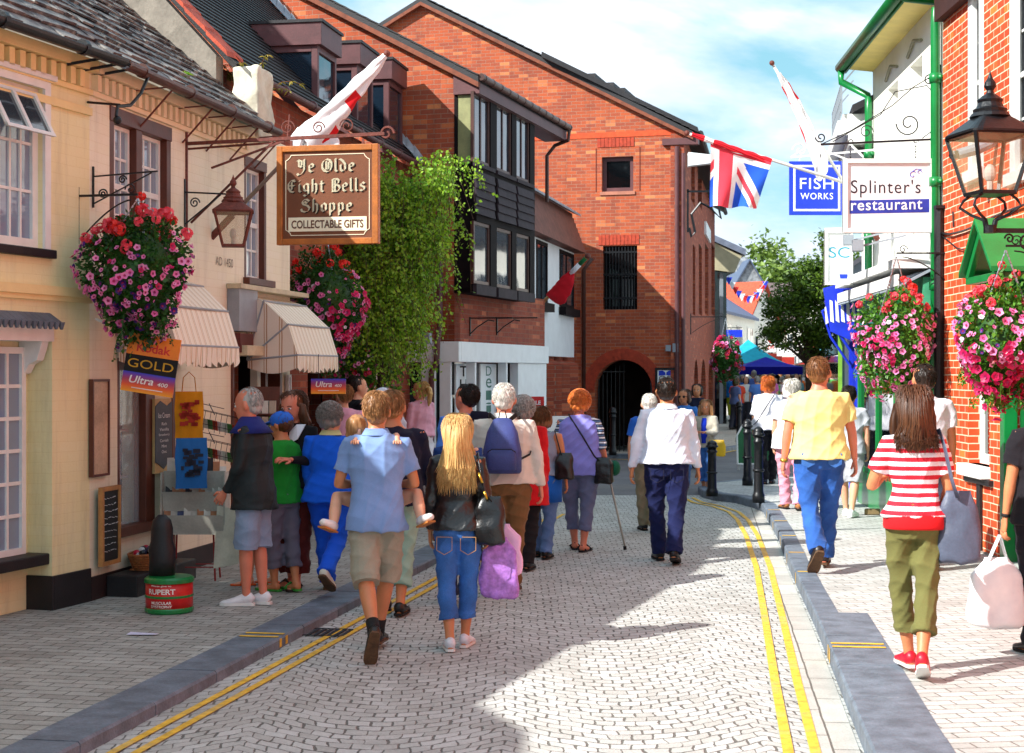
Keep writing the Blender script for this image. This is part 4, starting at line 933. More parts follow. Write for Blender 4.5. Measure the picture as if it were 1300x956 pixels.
# cables
m=M(); m.tube([(.1,-.03,ZR_(1197,297)),(.45,-.04,ZR_(1205,299)),(.9,-.03,ZR_(1213,300)+.02),(1.5,-.03,ZR_(1225,292)),(2.1,-.03,ZR_(1238,284)),(3.6,-.03,ZR_(1270,270))],.013,6); m.tube([(.1,-.03,ZR_(1197,300)),(.7,-.03,ZR_(1208,318)),(1.5,-.03,ZR_(1224,328))],.007,5); m.tube([(.5,-.02,ZR_(1208,270)),(.52,-.02,ZR_(1208,290))],.01,5); m.build('cable','black_iron',rR)
m=M(); m.tube([(.05,-.05,0),(.05,-.05,ZR_(1196,262))],.055,8); m.box(.01,-.1,ZR_(1196,266),.12,0,ZR_(1196,262)); m.build('cable_duct','black_plinth',rR)
# ================================================================ white rendered building with green pipes
q2=XD(1108,21.8); fW=Fr(q2,Vector((4.73,17.24))); rW=fW.root('white_rendered_building',label='white rendered building with green gutter, downpipes and green shopfront below',cat='building')
def UW(px,y=0):return fW.u(px,y)
def ZW(px,py,y=0):return fW.z(px,py,y)
LW=fW.L; eW=ZW(1112,85)
hs=[(UW(1127),ZW(1133,141),UW(1140),ZW(1133,108)),(UW(1155),ZW(1162,112),UW(1171),ZW(1162,78))]
so0=2.95
m=M(); wallmesh(m,0,LW,so0,eW,hs,th=.3); m.box(0,.3,0,.25,6,eW+1); m.box(0,5,0,LW,5.2,eW); m.build('wall',plain('white_render','f2f0e6',.7,.06,3,.15,30),rW)
for hh_ in hs:
    window(rW,hh_[0],hh_[2],hh_[1],hh_[3],2,2,y=.16,fw=.05); m=M(); w_=hh_[2]-hh_[0]; m.tube([(hh_[0]-.04,-.02,hh_[3]+.12),((hh_[0]+hh_[2])/2,-.03,hh_[3]+.24),(hh_[2]+.04,-.02,hh_[3]+.16)],.02,6); m.build('hood_mould',C('8c8870',.7),rW)
ov=-.36
m=M(); m.slab([(0,ov,eW+.02),(LW+.05,ov,eW+.02),(LW+.05,0,eW-.02),(0,0,eW-.02)],(0,0,.03)); m.build('soffit',plain('soffit_yellow','e8d070',.6,.1,4),rW)
m=M(); m.slab([(-.1,ov-.02,eW+.06),(LW+.05,ov-.02,eW+.06),(LW+.05,3.5,eW+3),(-.1,3.5,eW+3)],(0,0,.1)); m.build('roof','dark_tile',rW)
m=M(); m.tube([(-.1,ov-.07,eW+.06),(LW+.05,ov-.07,eW+.06)],.075,10); m.box(-.1,ov-.02,eW-.02,LW,ov+.01,eW+.1); m.build('gutter','dark_green_paint',rW,smooth=True)
def gpipe(pts,r=.05):
    m=M(); m.tube(pts,r,10)
    a,b=pts[-2],pts[-1]; k=int(abs(a[2]-b[2])/1.1)
    for i in range(k): z=a[2]+(b[2]-a[2])*(i+.5)/k; m.tube([(a[0],a[1],z-.05),(a[0],a[1],z+.05)],r*1.3,10); m.box(a[0]-.09,a[1]+.02,z-.02,a[0]+.09,0,z+.02)
    m.build('downpipe','green_paint',rW,smooth=True)
gpipe([(-.02,ov-.07,eW),(-.02,ov-.07,eW-.15),(.0,ov+.3,eW-.35),(.06,-.07,eW-.4),(.06,-.07,eW-.6),(.06,-.07,3.2)])
gpipe([(LW-.5,ov-.07,ZW(1185,-10)),(LW-.35,ov-.0,ZW(1185,2)),(LW-.12,ov+.45,ZW(1188,12)),(LW-.08,-.08,ZW(1190,20)),(LW-.08,-.08,ZW(1190,40)),(LW-.08,-.08,0)],.052)
# shopfront: green frame, ribbed lead hood
sx=-.22
m=M(); u0,u1=.05,LW-.2
m.box(u0,sx,0,u1,sx+.12,.55); m.box(u0,sx,0,u0+.1,sx+.1,so0-.35); m.box(u1-.32,sx,0,u1,sx+.3,so0-.3); m.box(u0,sx,2.25,u1,sx+.09,2.62); m.box(u0,sx+.02,.55,u1,sx+.1,.62)
for k in (.33,.62): x=u0+(u1-u0)*k; m.box(x,sx,.55,x+.06,sx+.08,2.25)
m.slab([(u1-.3,sx-.28,so0-.22),(u1-.02,sx-.28,so0-.22),(u1-.02,sx,so0-.8),(u1-.3,sx,so0-.8)],(0,.25,0))
m.build('shopfront','green_paint',rW,bevel=.008)
m=M(); m.box(u0+.1,sx+.04,.62,u1-.32,sx+.05,2.25); m.box(u0+.02,sx+.1,.0,u0+.03,0,2.3); m.build('shop_window','glass_dark',rW)
m=M(); m.box(u0,sx+.03,2.62,u1,0,2.95); m.build('shop_fascia',C('4aa078',.5),rW)
m=M(); n=int((u1-u0)/.1)
for i in range(n):
    x=u0+i*.1; m.tube([(x,sx-.24,so0-.12),(x+.0,sx-.12,so0+.0),(x,-.0,so0+.1)],.022,6)
m.slab([(u0-.05,sx-.26,so0-.13),(u1+.05,sx-.26,so0-.13),(u1+.05,0,so0+.12),(u0-.05,0,so0+.12)],(0,0,.03)); m.build('lead_hood',plain('lead_light','9aa4ae',.5,.15,8),rW)
m=M(); m.box(u0-.02,sx-.27,so0-.1,u1+.05,sx-.24,so0+.03); m.box(u0,sx-.3,so0+.1,u1,-.01,so0+.2); m.build('hood_edge','white_paint',rW)
# ================================================================ blue shop and white upper bay beyond
fB=Fr(XD(1094,24.4),q2+Vector((.02,-.02))); rB=fB.root('blue_fronted_shop',label='white building with railed roof edge above bright blue shopfront',cat='building')
def UB(px,y=0):return fB.u(px,y)
def ZB(px,py,y=0):return fB.z(px,py,y)
LB=fB.L; eB=5.3
m=M(); wallmesh(m,0,LB,2.6,eB,[(LB*.55,3.4,LB*.8,4.6)],th=.3); m.box(0,.0,0,.25,6,2.6); m.box(0,.3,2.6,.3,6,eB); m.build('wall','white_render',rB)
window(rB,LB*.55,LB*.8,3.4,4.6,2,2,y=.1)
m=M(); m.box(-.1,-.35,eB-.25,LB,0,eB-.1); m.box(-.15,-.5,eB-.1,LB-.1,0,eB+.1); m.box(-.1,-.42,eB+.1,LB-.15,0,eB+.2)
m.slab([(-.1,-.35,eB-.25),(LB,-.35,eB-.25),(LB,0,eB-.6),(-.1,0,eB-.6)],(0,0,.05)); m.build('cornice','white_paint',rB,bevel=.01)
m=M(); 
for i in range(15): x=-.1+i*(LB)/14; m.bar((x,-.44,eB+.2),(x,-.44,eB+.62),.02)
for z in (.25,.42,.62): m.bar((-.12,-.44,eB+z),(LB-.1,-.44,eB+z),.02)
for x in (0,1.2,2.4): m.bar((x,-.44,eB+.62),(x,-.2,eB+.9),.02)
m.build('roof_railing','shop_grey',rB)
m=M(); m.slab([(-.1,-.3,eB+.2),(LB,-.3,eB+.2),(LB,3.5,eB+2),(-.1,3.5,eB+2)],(0,0,.1)); m.build('roof','dark_tile',rB)
bx=-.2
m=M(); m.box(LB-.5,bx,0,LB-.04,bx+.3,2.6); 
for i in range(5): x=LB-.47+i*.085; m.tube([(x,bx-.005,.35),(x,bx-.005,2.3)],.022,6)
m.box(0,bx,0,.18,bx+.2,2.6); m.box(.18,bx,0,LB-.5,bx+.1,.5); m.box(0,bx-.02,2.35,LB-.04,bx+.1,2.75); m.build('shopfront','blue_paint',rB,bevel=.006)
m=M(); m.box(.18,bx+.05,.5,LB-.5,bx+.06,2.35); m.build('shop_window','glass_dark',rB)
m=M(); m.box(.0,-.36,0,.06,-.3,3.0); m.build('downpipe',C('7ab03a',.5),rB)
# folded blue blind box with white lettering
m=M(); y1=bx-.02; y0=bx-.38; zt=3.18; 
m.slab([(.2,y1,zt),(LB-.1,y1,zt),(LB-.1,y0,zt-.22),(.2,y0,zt-.22)],(0,0,.03)); m.slab([(.2,y0,zt-.2),(LB-.1,y0,zt-.2),(LB-.1,y0+.12,zt-.66),(.2,y0+.12,zt-.66)],(0,.02,0)); m.slab([(LB-.12,y1,zt),(LB-.12,y0,zt-.2),(LB-.12,y0+.12,zt-.66),(LB-.12,y1,zt-.75)],(.02,0,0))
for x in (.25,LB-.05): m.tube([(x,bx,zt-.1),(x,y0-.03,zt-.35),(x,y0+.1,zt-.75),(x,bx+.02,zt-1.2)],.02,6)
aw=m.build('awning','blue_paint',rB)
m=M(); rr=random.Random(6); x=.5
while x<LB-.35: w2=rr.uniform(.03,.07); m.slab([(x,y0+.015,zt-.56),(x+w2,y0+.015,zt-.56),(x+w2,y0-.0,zt-.56+.28*rr.uniform(.6,1)),(x,y0-.0,zt-.3)],(0,-.006,0)); x+=w2+.025
m.build('lettering','white_board',aw)
m=M(); m.slab([(LB-.04,y1+.02,zt+.02),(LB-.04,y0-.12,zt-.12),(LB-.04,y0-.02,zt-.72),(LB-.04,y1+.02,zt-.9)],(.03,0,0)); pn=m.build('end_panel','blue_paint',aw); m=M(); 
for k in range(6): a=(y0-.02)+k*.075; m.slab([(LB-.008,a,zt-.58+.01*(k%2)),(LB-.008,a+.05,zt-.6),(LB-.008,a+.03,zt-.3-.04*(k%3)),(LB-.008,a-.01,zt-.28)],(.004,0,0))
m.build('faded_lettering','white_board',pn)
m=M(); 
for px,py in ((1078,305),(1090,312)): p=(UB(px,-.5),-.45,ZB(px,py,-.5)); m.box(p[0]-.09,p[1]-.12,p[2]-.06,p[0]+.09,p[1],p[2]+.06); m.bar((p[0],p[1],p[2]),(p[0]+.1,0,p[2]+.1),.02)
m.build('floodlight','shop_grey',rB)
# ================================================================ far street
def house(name,p0,p1,zw,roofh,depth,wall,rf,lab,wins=(),shop=None,gable=False,chim=None,extra=None):
    f=Fr(p0,p1); r=f.root(name,label=lab,cat='building'); L=f.L
    m=M(); m.box(0,0,0,L,depth,zw)
    if gable: m.slab([(0,0,zw),(L,0,zw),(L/2,0,zw+roofh)],(0,depth,0))
    else: m.slab([(0,0,zw),(0,depth,zw),(0,depth/2,zw+roofh)],(L,0,0))
    m.build('wall',wall,r)
    m=M(); o=.25
    if gable:
        for s in (0,1):
            a=(-o if s==0 else L+o); zz=zw-o*roofh/(L/2); m.slab([(a,-o,zz),(L/2,-o,zw+roofh),(L/2,depth+o,zw+roofh),(a,depth+o,zz)],(0,0,.16))
    else:
        k=roofh/(depth/2); m.slab([(-o,-o,zw-o*k),(L+o,-o,zw-o*k),(L+o,depth/2,zw+roofh),(-o,depth/2,zw+roofh)],(0,0,.16)); m.slab([(-o,depth+o,zw-o*k),(L+o,depth+o,zw-o*k),(L+o,depth/2,zw+roofh),(-o,depth/2,zw+roofh)],(0,0,.16))
    m.build('roof',rf,r)
    for (a,b,c,d) in wins:
        w=M(); w.box(a*L,-.06,c,b*L,.0,d); w_=w.build('window','white_paint',r); g=M(); n=2
        for i in range(n):
            x0=a*L+.06+(b-a)*L*i/n; g.box(x0,-.075,c+.08,x0+(b-a)*L/n-.1,-.061,d-.08)
        g.build('pane','glass_blue',w_)
    if shop:
        m=M(); m.box(.1,-.1,2.5,L-.1,0,3.1); m.build('shop_fascia',shop,r); m=M(); m.box(.3,-.04,.5,L-.3,-.001,2.45); m.build('shop_window','glass_dark',r)
    if chim is not None:
        m=M(); x=chim*L; zc=zw+roofh*.7; m.box(x-.4,depth*.4,zc,x+.4,depth*.4+.6,zc+1.5); m.build('chimney',wall,r); m=M(); m.lathe((x,depth*.4+.3,zc+1.5),[(.17,0),(.14,.45),(.18,.5),(.15,.52)],10); m.build('chimney_pot','orange_tile',r)
    return r,f
W='white_render'
house('stone_house',XD(918,112),XD(985,112),6.6,3.2,9,plain('flint','8c9094',.8,.45,3,.5,6),C('4c5a72',.6),'grey stone gabled house with slate roof furthest down the street',[(.2,.35,3.5,5),(.6,.75,3.5,5)],gable=True,chim=.5)
r_,f_=house('white_house',XD(912,84),XD(958,98),5.2,2.6,8,W,C('5a6888',.6),'white house with blue grey slate roof and orange chimney pot',[(.15,.3,3.3,4.6),(.45,.6,3.3,4.6),(.75,.9,3.3,4.6)],shop=C('1a2ac0',.5),chim=.8)
house('white_gabled_house',XD(944,100),XD(992,104),4.6,3.0,7,W,'orange_tile','white gabled house with orange tiled verge behind the market canopy',[(.2,.35,3.0,4.2),(.6,.75,3.0,4.2)],shop=C('c83018',.5),gable=True)
house('town_house',XD(968,128),XD(1012,128),6.2,3,8,C('e8dccc',.7),C('6a5a58',.7),'cream house closing the far end of the shopping street',[(.1,.25,3.5,5),(.4,.55,3.5,5),(.7,.85,3.5,5)],shop=C('b02a20',.5))
house('right_shop_house',XD(1040,66),XD(1072,49),5.0,2.6,8,plain('render_slate','8c96a0',.7,.1,4),C('4a4a52',.7),'grey shop house with teal window frames behind the street tree',[(.15,.3,3.3,4.5),(.6,.75,3.3,4.5)],shop=C('5ac0cc',.5)) 
house('pale_shop_house',XD(1022,88),XD(1041,67),5.4,2.6,8,W,C('6a4a40',.7),'pale shop house with orange fascia beyond the grey shop',[(.2,.35,3.4,4.7),(.6,.75,3.4,4.7)],shop=C('e07a30',.5)) 
house('white_shop_house',XD(1010,122),XD(1023,90),5.6,2.6,8,W,C('5a5a66',.7),'white shop house furthest along the sunny right side',[(.2,.3,3.4,4.7),(.6,.7,3.4,4.7)],shop=C('f0f0f0',.5))
# right side of cross street behind the blue shop
house('corner_house',(12.5,47),(16,40),6,2.5,8,W,'dark_tile','white corner house across the side street behind the blue shop',[(.2,.4,3.5,5)])
# hanging shop boards in the far street
def farsign(px,py,D,w,h,col,lab,txt=None,tc='sign_red'):
    p=P(px,py,D); r=E('shop_sign',p,0,label=lab,cat='sign'); m=M(); m.box(-w/2,-.03,0,w/2,.03,h); m.build('board',col,r)
    if txt:
        t_=M(); hh=h*.8/len(txt)
        for i,s in enumerate(txt): write(t_,s,(-w*.4,-.03,h*.9-hh*(i+1)+.02),(1,0,0),(0,0,1),w*.8,hh*.8,lift=.01,off=.02)
        t_.build('lettering',tc,r)
    m=M(); m.bar((0,0,h),(0,0,h+.1),.03); m.bar((-w/2-.5,0,h+.1),(w/2,0,h+.1),.03); m.build('bracket','black_iron',r)
C0red=plain('sign_red','d81c14',.5,.05)
farsign(978,447,86,.55,.9,'white_board','small white hanging board with red heart among far shops',None)
r_=E('heart',(0,0,0)); bpy.data.objects.remove(r_)
p=P(978,447,85.9); m=M(); hp=[]
for i in range(24):
    a=2*PI*i/24; hp.append((.010*16*math.sin(a)**3,-.03,.62+.010*(13*math.cos(a)-5*math.cos(2*a)-2*math.cos(3*a)-math.cos(4*a))))
hsn=[o for o in bpy.data.objects if o.name.startswith('shop_sign') and o.get('label','').find('heart')>0][0]
m.slab(hp,(0,-.02,0)); write(m,'LOVE',(-.2,-.03,.15),(1,0,0),(0,0,1),.4,.2,lift=.01,off=.02); m.build('heart_emblem',C0red,hsn)
farsign(1000,452,74,1.0,.4,'white_board','plain white hanging board beside the far tree trunk')
farsign(928,428,70,1.0,.32,'blue_paint','bright blue hanging board beyond the cream building')
# gazebos
def gazebo(px,D,w,ez,pz,col,col2,lab):
    X=XD(px,D); r=E('gazebo',(X.x,X.y,GF),0,label=lab,cat='gazebo'); m=M(); h=w/2
    q=[(-h,-h,ez),(h,-h,ez),(h,h,ez),(-h,h,ez)]; n=5
    for i in range(4):
        a,b=Vector(q[i]),Vector(q[(i+1)%4]); t_=Vector((0,0,pz)); prev=[a,b]
        for k in range(1,n+1):
            f=k/n; s=(1-f); lift=ez+(pz-ez)*(f**1.25); cur=[Vector((a.x*s,a.y*s,lift)),Vector((b.x*s,b.y*s,lift))]
            m.add([prev[0],prev[1],cur[1],cur[0]],[(0,1,2,3)]); prev=cur
    m.build('canopy',col,r)
    m=M()
    for i in range(4): a,b=Vector(q[i]),Vector(q[(i+1)%4]); m.slab([a,b,b-Vector((0,0,.28)),a-Vector((0,0,.28))],((b-a).normalized().cross(Vector((0,0,1))))*.01)
    m.build('valance',col2,r)
    for (x,y,_) in q: m=M(); m.tube([(x*.97,y*.97,0),(x*.97,y*.97,ez)],.025,6); m.build('leg','shop_grey',r)
gazebo(950,66,2.7,2.15,3.15,cloth('1fa0b8'),cloth('1688a0'),'teal peaked market canopy down the street')
gazebo(972,58,2.3,1.98,2.35,cloth('1a1cb0'),cloth('1416a0'),'dark blue market canopy in front of the teal one')
# bunting
r_=E('bunting',(9,60,5.2),0,label='string of red, blue and white bunting across the far street',cat='bunting'); m=M(); a=P(921,345,62)-Vector((9,60,5.2)); b=P(975,352,70)-Vector((9,60,5.2)); pts=[a+(b-a)*i/14+Vector((0,0,-.9*math.sin(PI*i/14))) for i in range(15)]
m.tube(pts,.015,4); m.build('string','white_board',r_)
for ci,cn in enumerate((C('d02020',.7),C('2038c0',.7),C('f0f0f0',.7))):
    m=M()
    for i in range(ci,14,3): p=pts[i]; m.slab([p+Vector((-.14,0,0)),p+Vector((.14,0,0)),p+Vector((0,0,-.32))],(0,.01,0))
    m.build('pennants',cn,r_)
# ================================================================ trees
def tree(name,loc,h0,crown,nleaf,size,mat,lab,r0=.14,seed=3):
    rnd=random.Random(seed); r=E(name,loc,label=lab,cat='tree'); m=M(); m.tube([(0,0,0),(.03,0,h0*.5),(-.03,.02,h0),(0,0,h0+1.2)],[r0*1.3,r0,r0*.8,r0*.4],10)
    for c in crown: m.tube([(0,0,h0-.1),(c[0]*.4,c[1]*.4,(h0+c[2])/2),(c[0],c[1],c[2])],[r0*.45,r0*.3,r0*.1],6)
    m.build('trunk','bark',r,smooth=True); m=M(); tot=sum(c[3]**2 for c in crown)
    for c in crown:
        n=int(nleaf*c[3]**2/tot); k=max(6,n//60)
        for _ in range(k):
            th=rnd.random()*2*PI; ph=math.acos(rnd.uniform(-1,1)); q=c[3]*rnd.uniform(.45,1.05); cc=Vector((c[0]+q*math.sin(ph)*math.cos(th),c[1]+q*math.sin(ph)*math.sin(th),c[2]+q*math.cos(ph)*.85))
            leafcloud(m,60,lambda:(cc.x+rnd.gauss(0,.16*c[3]+.05),cc.y+rnd.gauss(0,.16*c[3]+.05),cc.z+rnd.gauss(0,.08*c[3]+.04)),size)
    m.build('crown',mat,r); return r
X=XD(1027,52); 
tree('street_tree',(X.x,X.y,GF),2.1,[(-.1,0,3.6,.95),(-.95,.1,3.1,.62),(-.6,0,4.3,.72),(.3,0,4.6,.85),(.5,.2,5.6,.6),(.62,.1,6.2,.35),(.9,0,3.8,.75),(.7,0,3.0,.6),(-1.35,0,2.9,.38),(-1.15,0,3.9,.42),(0,.2,2.7,.7),(-.3,0,5.1,.5),(1.2,0,4.8,.55),(1.3,0,3.1,.5)],17000,.075,'leaf_tree','dark green broadleaf street tree standing in the shopping street',.13)
# weeping climber on left
base=XD(482,20.9); rt=E('weeping_tree',(base.x-.0,base.y,ZL),label='bright green weeping tree hanging over the pavement by the modern block',cat='tree')
m=M(); m.tube([(0,0,0),(.04,0,1.3),(-.05,.0,2.6),(0.05,0,3.7)],[.07,.06,.05,.03],8); lf=M()
def px2l(px,py,D=20.6): p=P(px,py,D); return Vector((p.x-(base.x-.0),p.y-base.y,p.z-ZL))
rnd=random.Random(5)
tops=[px2l(x,y) for x,y in ((430,262),(455,232),(470,222),(495,238),(515,250),(532,246),(550,232),(563,212),(445,330),(470,300),(497,300),(518,300),(535,296),(545,280),(440,380),(470,370),(497,365),(518,360),(532,340),(480,400),(500,402),(518,392),(470,430),(455,410),(490,425))]
for tp in tops:
    m.tube([(0,0,min(2.4,tp.z-.3)),Vector((tp.x*.5,rnd.uniform(-.2,.2),tp.z-.1)),tp],[.025,.015,.006],5)
    for s in range(40):
        c=tp+Vector((rnd.gauss(0,.17),rnd.gauss(0,.3),rnd.gauss(0,.13))); L=rnd.uniform(.25,.75); dx=rnd.gauss(0,.12); dy=rnd.gauss(0,.12); pts=[c+Vector((dx*t_*L*3,dy*t_*L,-L*t_*t_*1.1)) for t_ in (0,.33,.66,1)]
        lf.tube(pts,.003,3,1)
        for k in range(30):
            t_=rnd.random(); q=c+Vector((dx*t_*L*3,dy*t_*L,-L*t_*t_*1.1))+Vector((rnd.gauss(0,.03),rnd.gauss(0,.03),rnd.gauss(0,.03))); s_=rnd.uniform(.03,.065)
            d=Vector((rnd.gauss(0,.8),rnd.gauss(0,.8),-.7)).normalized(); b=d.cross(Vector((rnd.gauss(0,1),rnd.gauss(0,1),0))).normalized()*s_*.36
            lf.add([q,q+d*s_*.5+b,q+d*s_,q+d*s_*.5-b],[(0,1,2,3)])
m.build('trunk','bark',rt); lf.build('foliage',['leaf_bright','bark'],rt)
# darker foliage mass behind it
m=M(); rs=E('shrub',(base.x-.6,base.y+.2,ZL),label='dark leafy shrub growing behind the weeping tree against the wing',cat='shrub'); st=M(); st.tube([(0,0,0),(0,0,2.6)],.05,6); st.build('stem','bark',rs)
for px,py,r_ in ((430,300,.3),(455,340,.35),(480,380,.4),(450,280,.3),(490,310,.35),(505,350,.3),(455,400,.35),(485,430,.28),(500,395,.25),(480,470,.3),(470,245,.25),(510,280,.3)):
    p=P(px,py,20.9); cc=Vector((p.x-(base.x-.6),rnd.uniform(-.1,.3),p.z-ZL))
    leafcloud(m,520,lambda:(cc.x+rnd.gauss(0,r_*.5),cc.y+rnd.gauss(0,r_*.5),cc.z+rnd.gauss(0,r_*.5)),.05)
m.build('foliage','leaf_green',rs)
# ================================================================ flower baskets
def flower(m,c,n,r,mi,throat=None):
    c=Vector(c); n=n.normalized(); a=n.cross(Vector((0,.3,1))).normalized(); b=n.cross(a); k=5; vs=[c-n*r*.35]
    w0=random.random()*6
    for i in range(k*2):
        w=w0+PI*i/k; rr=r*(1.0 if i%2==0 else .8); vs.append(c+a*math.cos(w)*rr+b*math.sin(w)*rr+n*(.12*r if i%2==0 else 0))
    m.add(vs,[(0,i+1,(i+1)%(2*k)+1) for i in range(2*k)],mi)
    if throat is not None:
        q=[c-n*r*.12]; 
        for i in range(5): w=w0+2*PI*i/5; q.append(c+a*math.cos(w)*r*.34+b*math.sin(w)*r*.34+n*r*.02)
        m.add(q,[(0,i+1,(i+1)%5+1) for i in range(5)],throat)
def basket(cx,cy,D,rx,ry,lab,top,mid,low,side,seed,hook,arm,wall=None,nf=1.0,drop=.0):
    blab={3:'the basket at the yellow house corner',4:'the crimson trailing basket',5:'the pale petunia basket by the weeping tree',6:'the basket before the green shopfront',9:'the basket beside the green porch',8:'the far basket on the brick range'}[seed]
    """flower ball; sizes in metres, hook = height of chain top above centre, arm = vector from hook to the wall"""
    random.seed(seed); c=P(cx,cy,D); r=E('hanging_basket',c,0,label=lab,cat='flower basket',group='hanging flower baskets along the street')
    def sp(lo=-1,hi=1):
        z=random.uniform(lo,hi); a=random.random()*2*PI; k=math.sqrt(max(0,1-z*z)); 
        taper=1.0 if z>-.1 else 1-.35*(abs(z)-.1)
        nz=1+.14*math.sin(a*3+seed)+.12*math.sin(z*5+a*2+seed*2)
        return Vector((k*math.cos(a)*rx*taper*nz,k*math.sin(a)*rx*taper*nz,z*ry*nz)),Vector((k*math.cos(a),k*math.sin(a),z+.1))
    fo=M()
    for _ in range(int(6200*nf)):
        p,n=sp(); p=p*random.uniform(.72,1.0); s=random.uniform(.018,.04)*(1+D*.006); d=(n+Vector((random.gauss(0,.7),random.gauss(0,.7),random.gauss(0,.7)-.3))).normalized(); b=d.cross(Vector((random.gauss(0,1),random.gauss(0,1),random.gauss(0,1)))).normalized()*s*.45
        fo.add([p-d*s*.3,p+d*s*.3+b,p+d*s,p+d*s*.3-b],[(0,1,2,3)])
    for _ in range(22):
        p,n=sp(-.9,-.3); L=random.uniform(.05,.16); pts=[p,p+n*.04+Vector((0,0,-L*.4)),p+n*.06+Vector((0,0,-L))]; fo.tube(pts,.003,3)
        for k in range(8): q=pts[0]+(pts[2]-pts[0])*random.random(); s=.025; d=Vector((random.gauss(0,1),random.gauss(0,1),-.6)).normalized(); b=d.cross(Vector((0,1,.3))).normalized()*s*.4; fo.add([q,q+d*s*.5+b,q+d*s,q+d*s*.5-b],[(0,1,2,3)])
    fo.build('foliage','leaf_dark' if seed in (3,4,8) else 'leaf_green',r)
    bm_=M(); bm_.ell((0,0,-.05*0),(rx*.7,rx*.7,ry*.72),12); bm_.build('basket','leaf_dark',r,smooth=True)
    fl={}
    def put(name,mats,lo,hi,n,fr,cond=None,th=True):
        m=fl.setdefault(name,(M(),mats))[0]
        for _ in range(int(n*nf)):
            p,nn=sp(lo,hi)
            if cond and not cond(p): continue
            flower(m,p*random.uniform(1.0,1.07),nn+Vector((random.gauss(0,.35),random.gauss(0,.35),random.gauss(0,.3))),fr*random.uniform(.5,1.25),0,1 if th else None)
    for nm,(lo,hi,n,fr) in mid.items(): put(nm+'_petunias',['petal_'+nm,'petal_deep' if nm!='white' else 'petal_pink'],lo,hi,n,fr)
    for nm,(lo,hi,n) in top.items():   # geranium heads: clusters of small florets
        m=fl.setdefault(nm+'_geraniums',(M(),['petal_'+nm]))[0]
        for _ in range(int(n*nf)):
            p,nn=sp(lo,hi); p=p*1.05; R_=random.uniform(.04,.06)
            for k in range(16):
                d=Vector((random.gauss(0,1),random.gauss(0,1),random.gauss(0,1))).normalized(); flower(m,p+d*R_*.8,d,R_*.42,0)
    for nm,(lo,hi,n,fr) in side.items():
        put(nm+'_side_flowers',['petal_'+nm,'petal_deep'],lo,hi,n,fr,lambda p:p.x>rx*.25 if low!='left' else p.x<-rx*.25)
    for nm,(m,mats) in fl.items(): m.build(nm,mats,r,kind='stuff')
    ch=M(); hk=Vector((0,0,hook))
    for i in range(4):
        a=2*PI*i/4+.5; q=Vector((math.cos(a)*rx*.55,math.sin(a)*rx*.55,ry*.55)); n=int((hk-q).length/.03)
        for k in range(n):
            s0=q+(hk-q)*k/n; s1=q+(hk-q)*(k+.8)/n; ch.bar(s0,s1,.012 if k%2 else .006,.006 if k%2 else .012)
    ch.build('chain','silver',r)
    if arm is not None:
        a=Vector(arm); br=E('basket_bracket',c+hk,0,label='black iron bracket holding '+blab,cat='bracket'); m=M(); m.bar((0,0,.03),a+Vector((0,0,.03)),.018); m.bar(a+Vector((0,0,.1)),a+Vector((0,0,-.35)),.02)
        pts=[a*.95+Vector((0,0,-.3))*1.0]; 
        for k in range(12): w=k/11; pts.append(a*(.95-.85*w)+Vector((0,0,-.3*(1-w)**1.6-.01)))
        m.tube(pts,.007,5)
        for k in range(1): 
            q=[a*.12+Vector((0,0,.07))+Vector((a.x,a.y,0)).normalized()*(.05*(1-t_/16))*math.cos(t_*.6)+Vector((0,0,.05*(1-t_/16)*math.sin(t_*.6))) for t_ in range(16)]; m.tube(q,.006,5)
        m.build('bracket','black_iron',br)
basket(175,352,12.35,.39,.50,'big flower basket with red geraniums over pink petunias on yellow house corner',{'coral':(.45,1,34),'red':(.5,1,10)},{'pink':(-.85,.55,360,.031),'purple':(-.95,.4,110,.028),'magenta':(-.2,.4,20,.03)},None,{},3,.62,(-.5,.12,0))
basket(412,392,18.3,.46,.72,'tall flower basket with crimson trailing flowers under brown hanging sign',{'red':(.5,1,32)},{'pink':(-.7,.5,240,.034),'purple':(-.8,.3,60,.026),'white':(-.3,.4,15,.028)},None,{'magenta':(-1,.25,420,.042)},4,1.0,(-.5,.1,0))
basket(455,470,20.4,.26,.42,'small flower basket of pale pink petunias at the weeping tree',{},{'pink':(-.9,.8,120,.03),'crimson':(-.6,.6,50,.034),'white':(-.6,.6,30,.03)},None,{},5,.7,(-.5,.1,0),nf=.7)
basket(1138,436,17.1,.43,.55,'flower basket with coral geraniums over pink petunias before green shopfront',{'coral':(.6,.95,22),'red':(.85,1,6)},{'pink':(-.95,.6,430,.031),'white':(-.5,.5,40,.028)},'left',{'magenta':(-.9,.3,150,.036)},6,.95,(.62,0,0))
basket(1277,436,12.6,.41,.49,'flower basket with magenta lower flowers beside the green porch',{'coral':(.6,1,22)},{'pink':(-.4,.65,260,.032),'white':(-.3,.5,30,.03),'magenta':(-1,.1,260,.04),'purple':(-.2,.4,24,.03),'crimson':(-.9,-.2,40,.04)},None,{},9,.75,(.68,0,0))
basket(921,457,34.0,.32,.47,'far flower basket of pink and crimson blooms on the brick range',{'magenta':(.4,1,24)},{'crimson':(-.95,.6,160,.05),'pink':(-.6,.9,60,.05)},None,{},8,.9,(-.75,0,0),nf=.7)
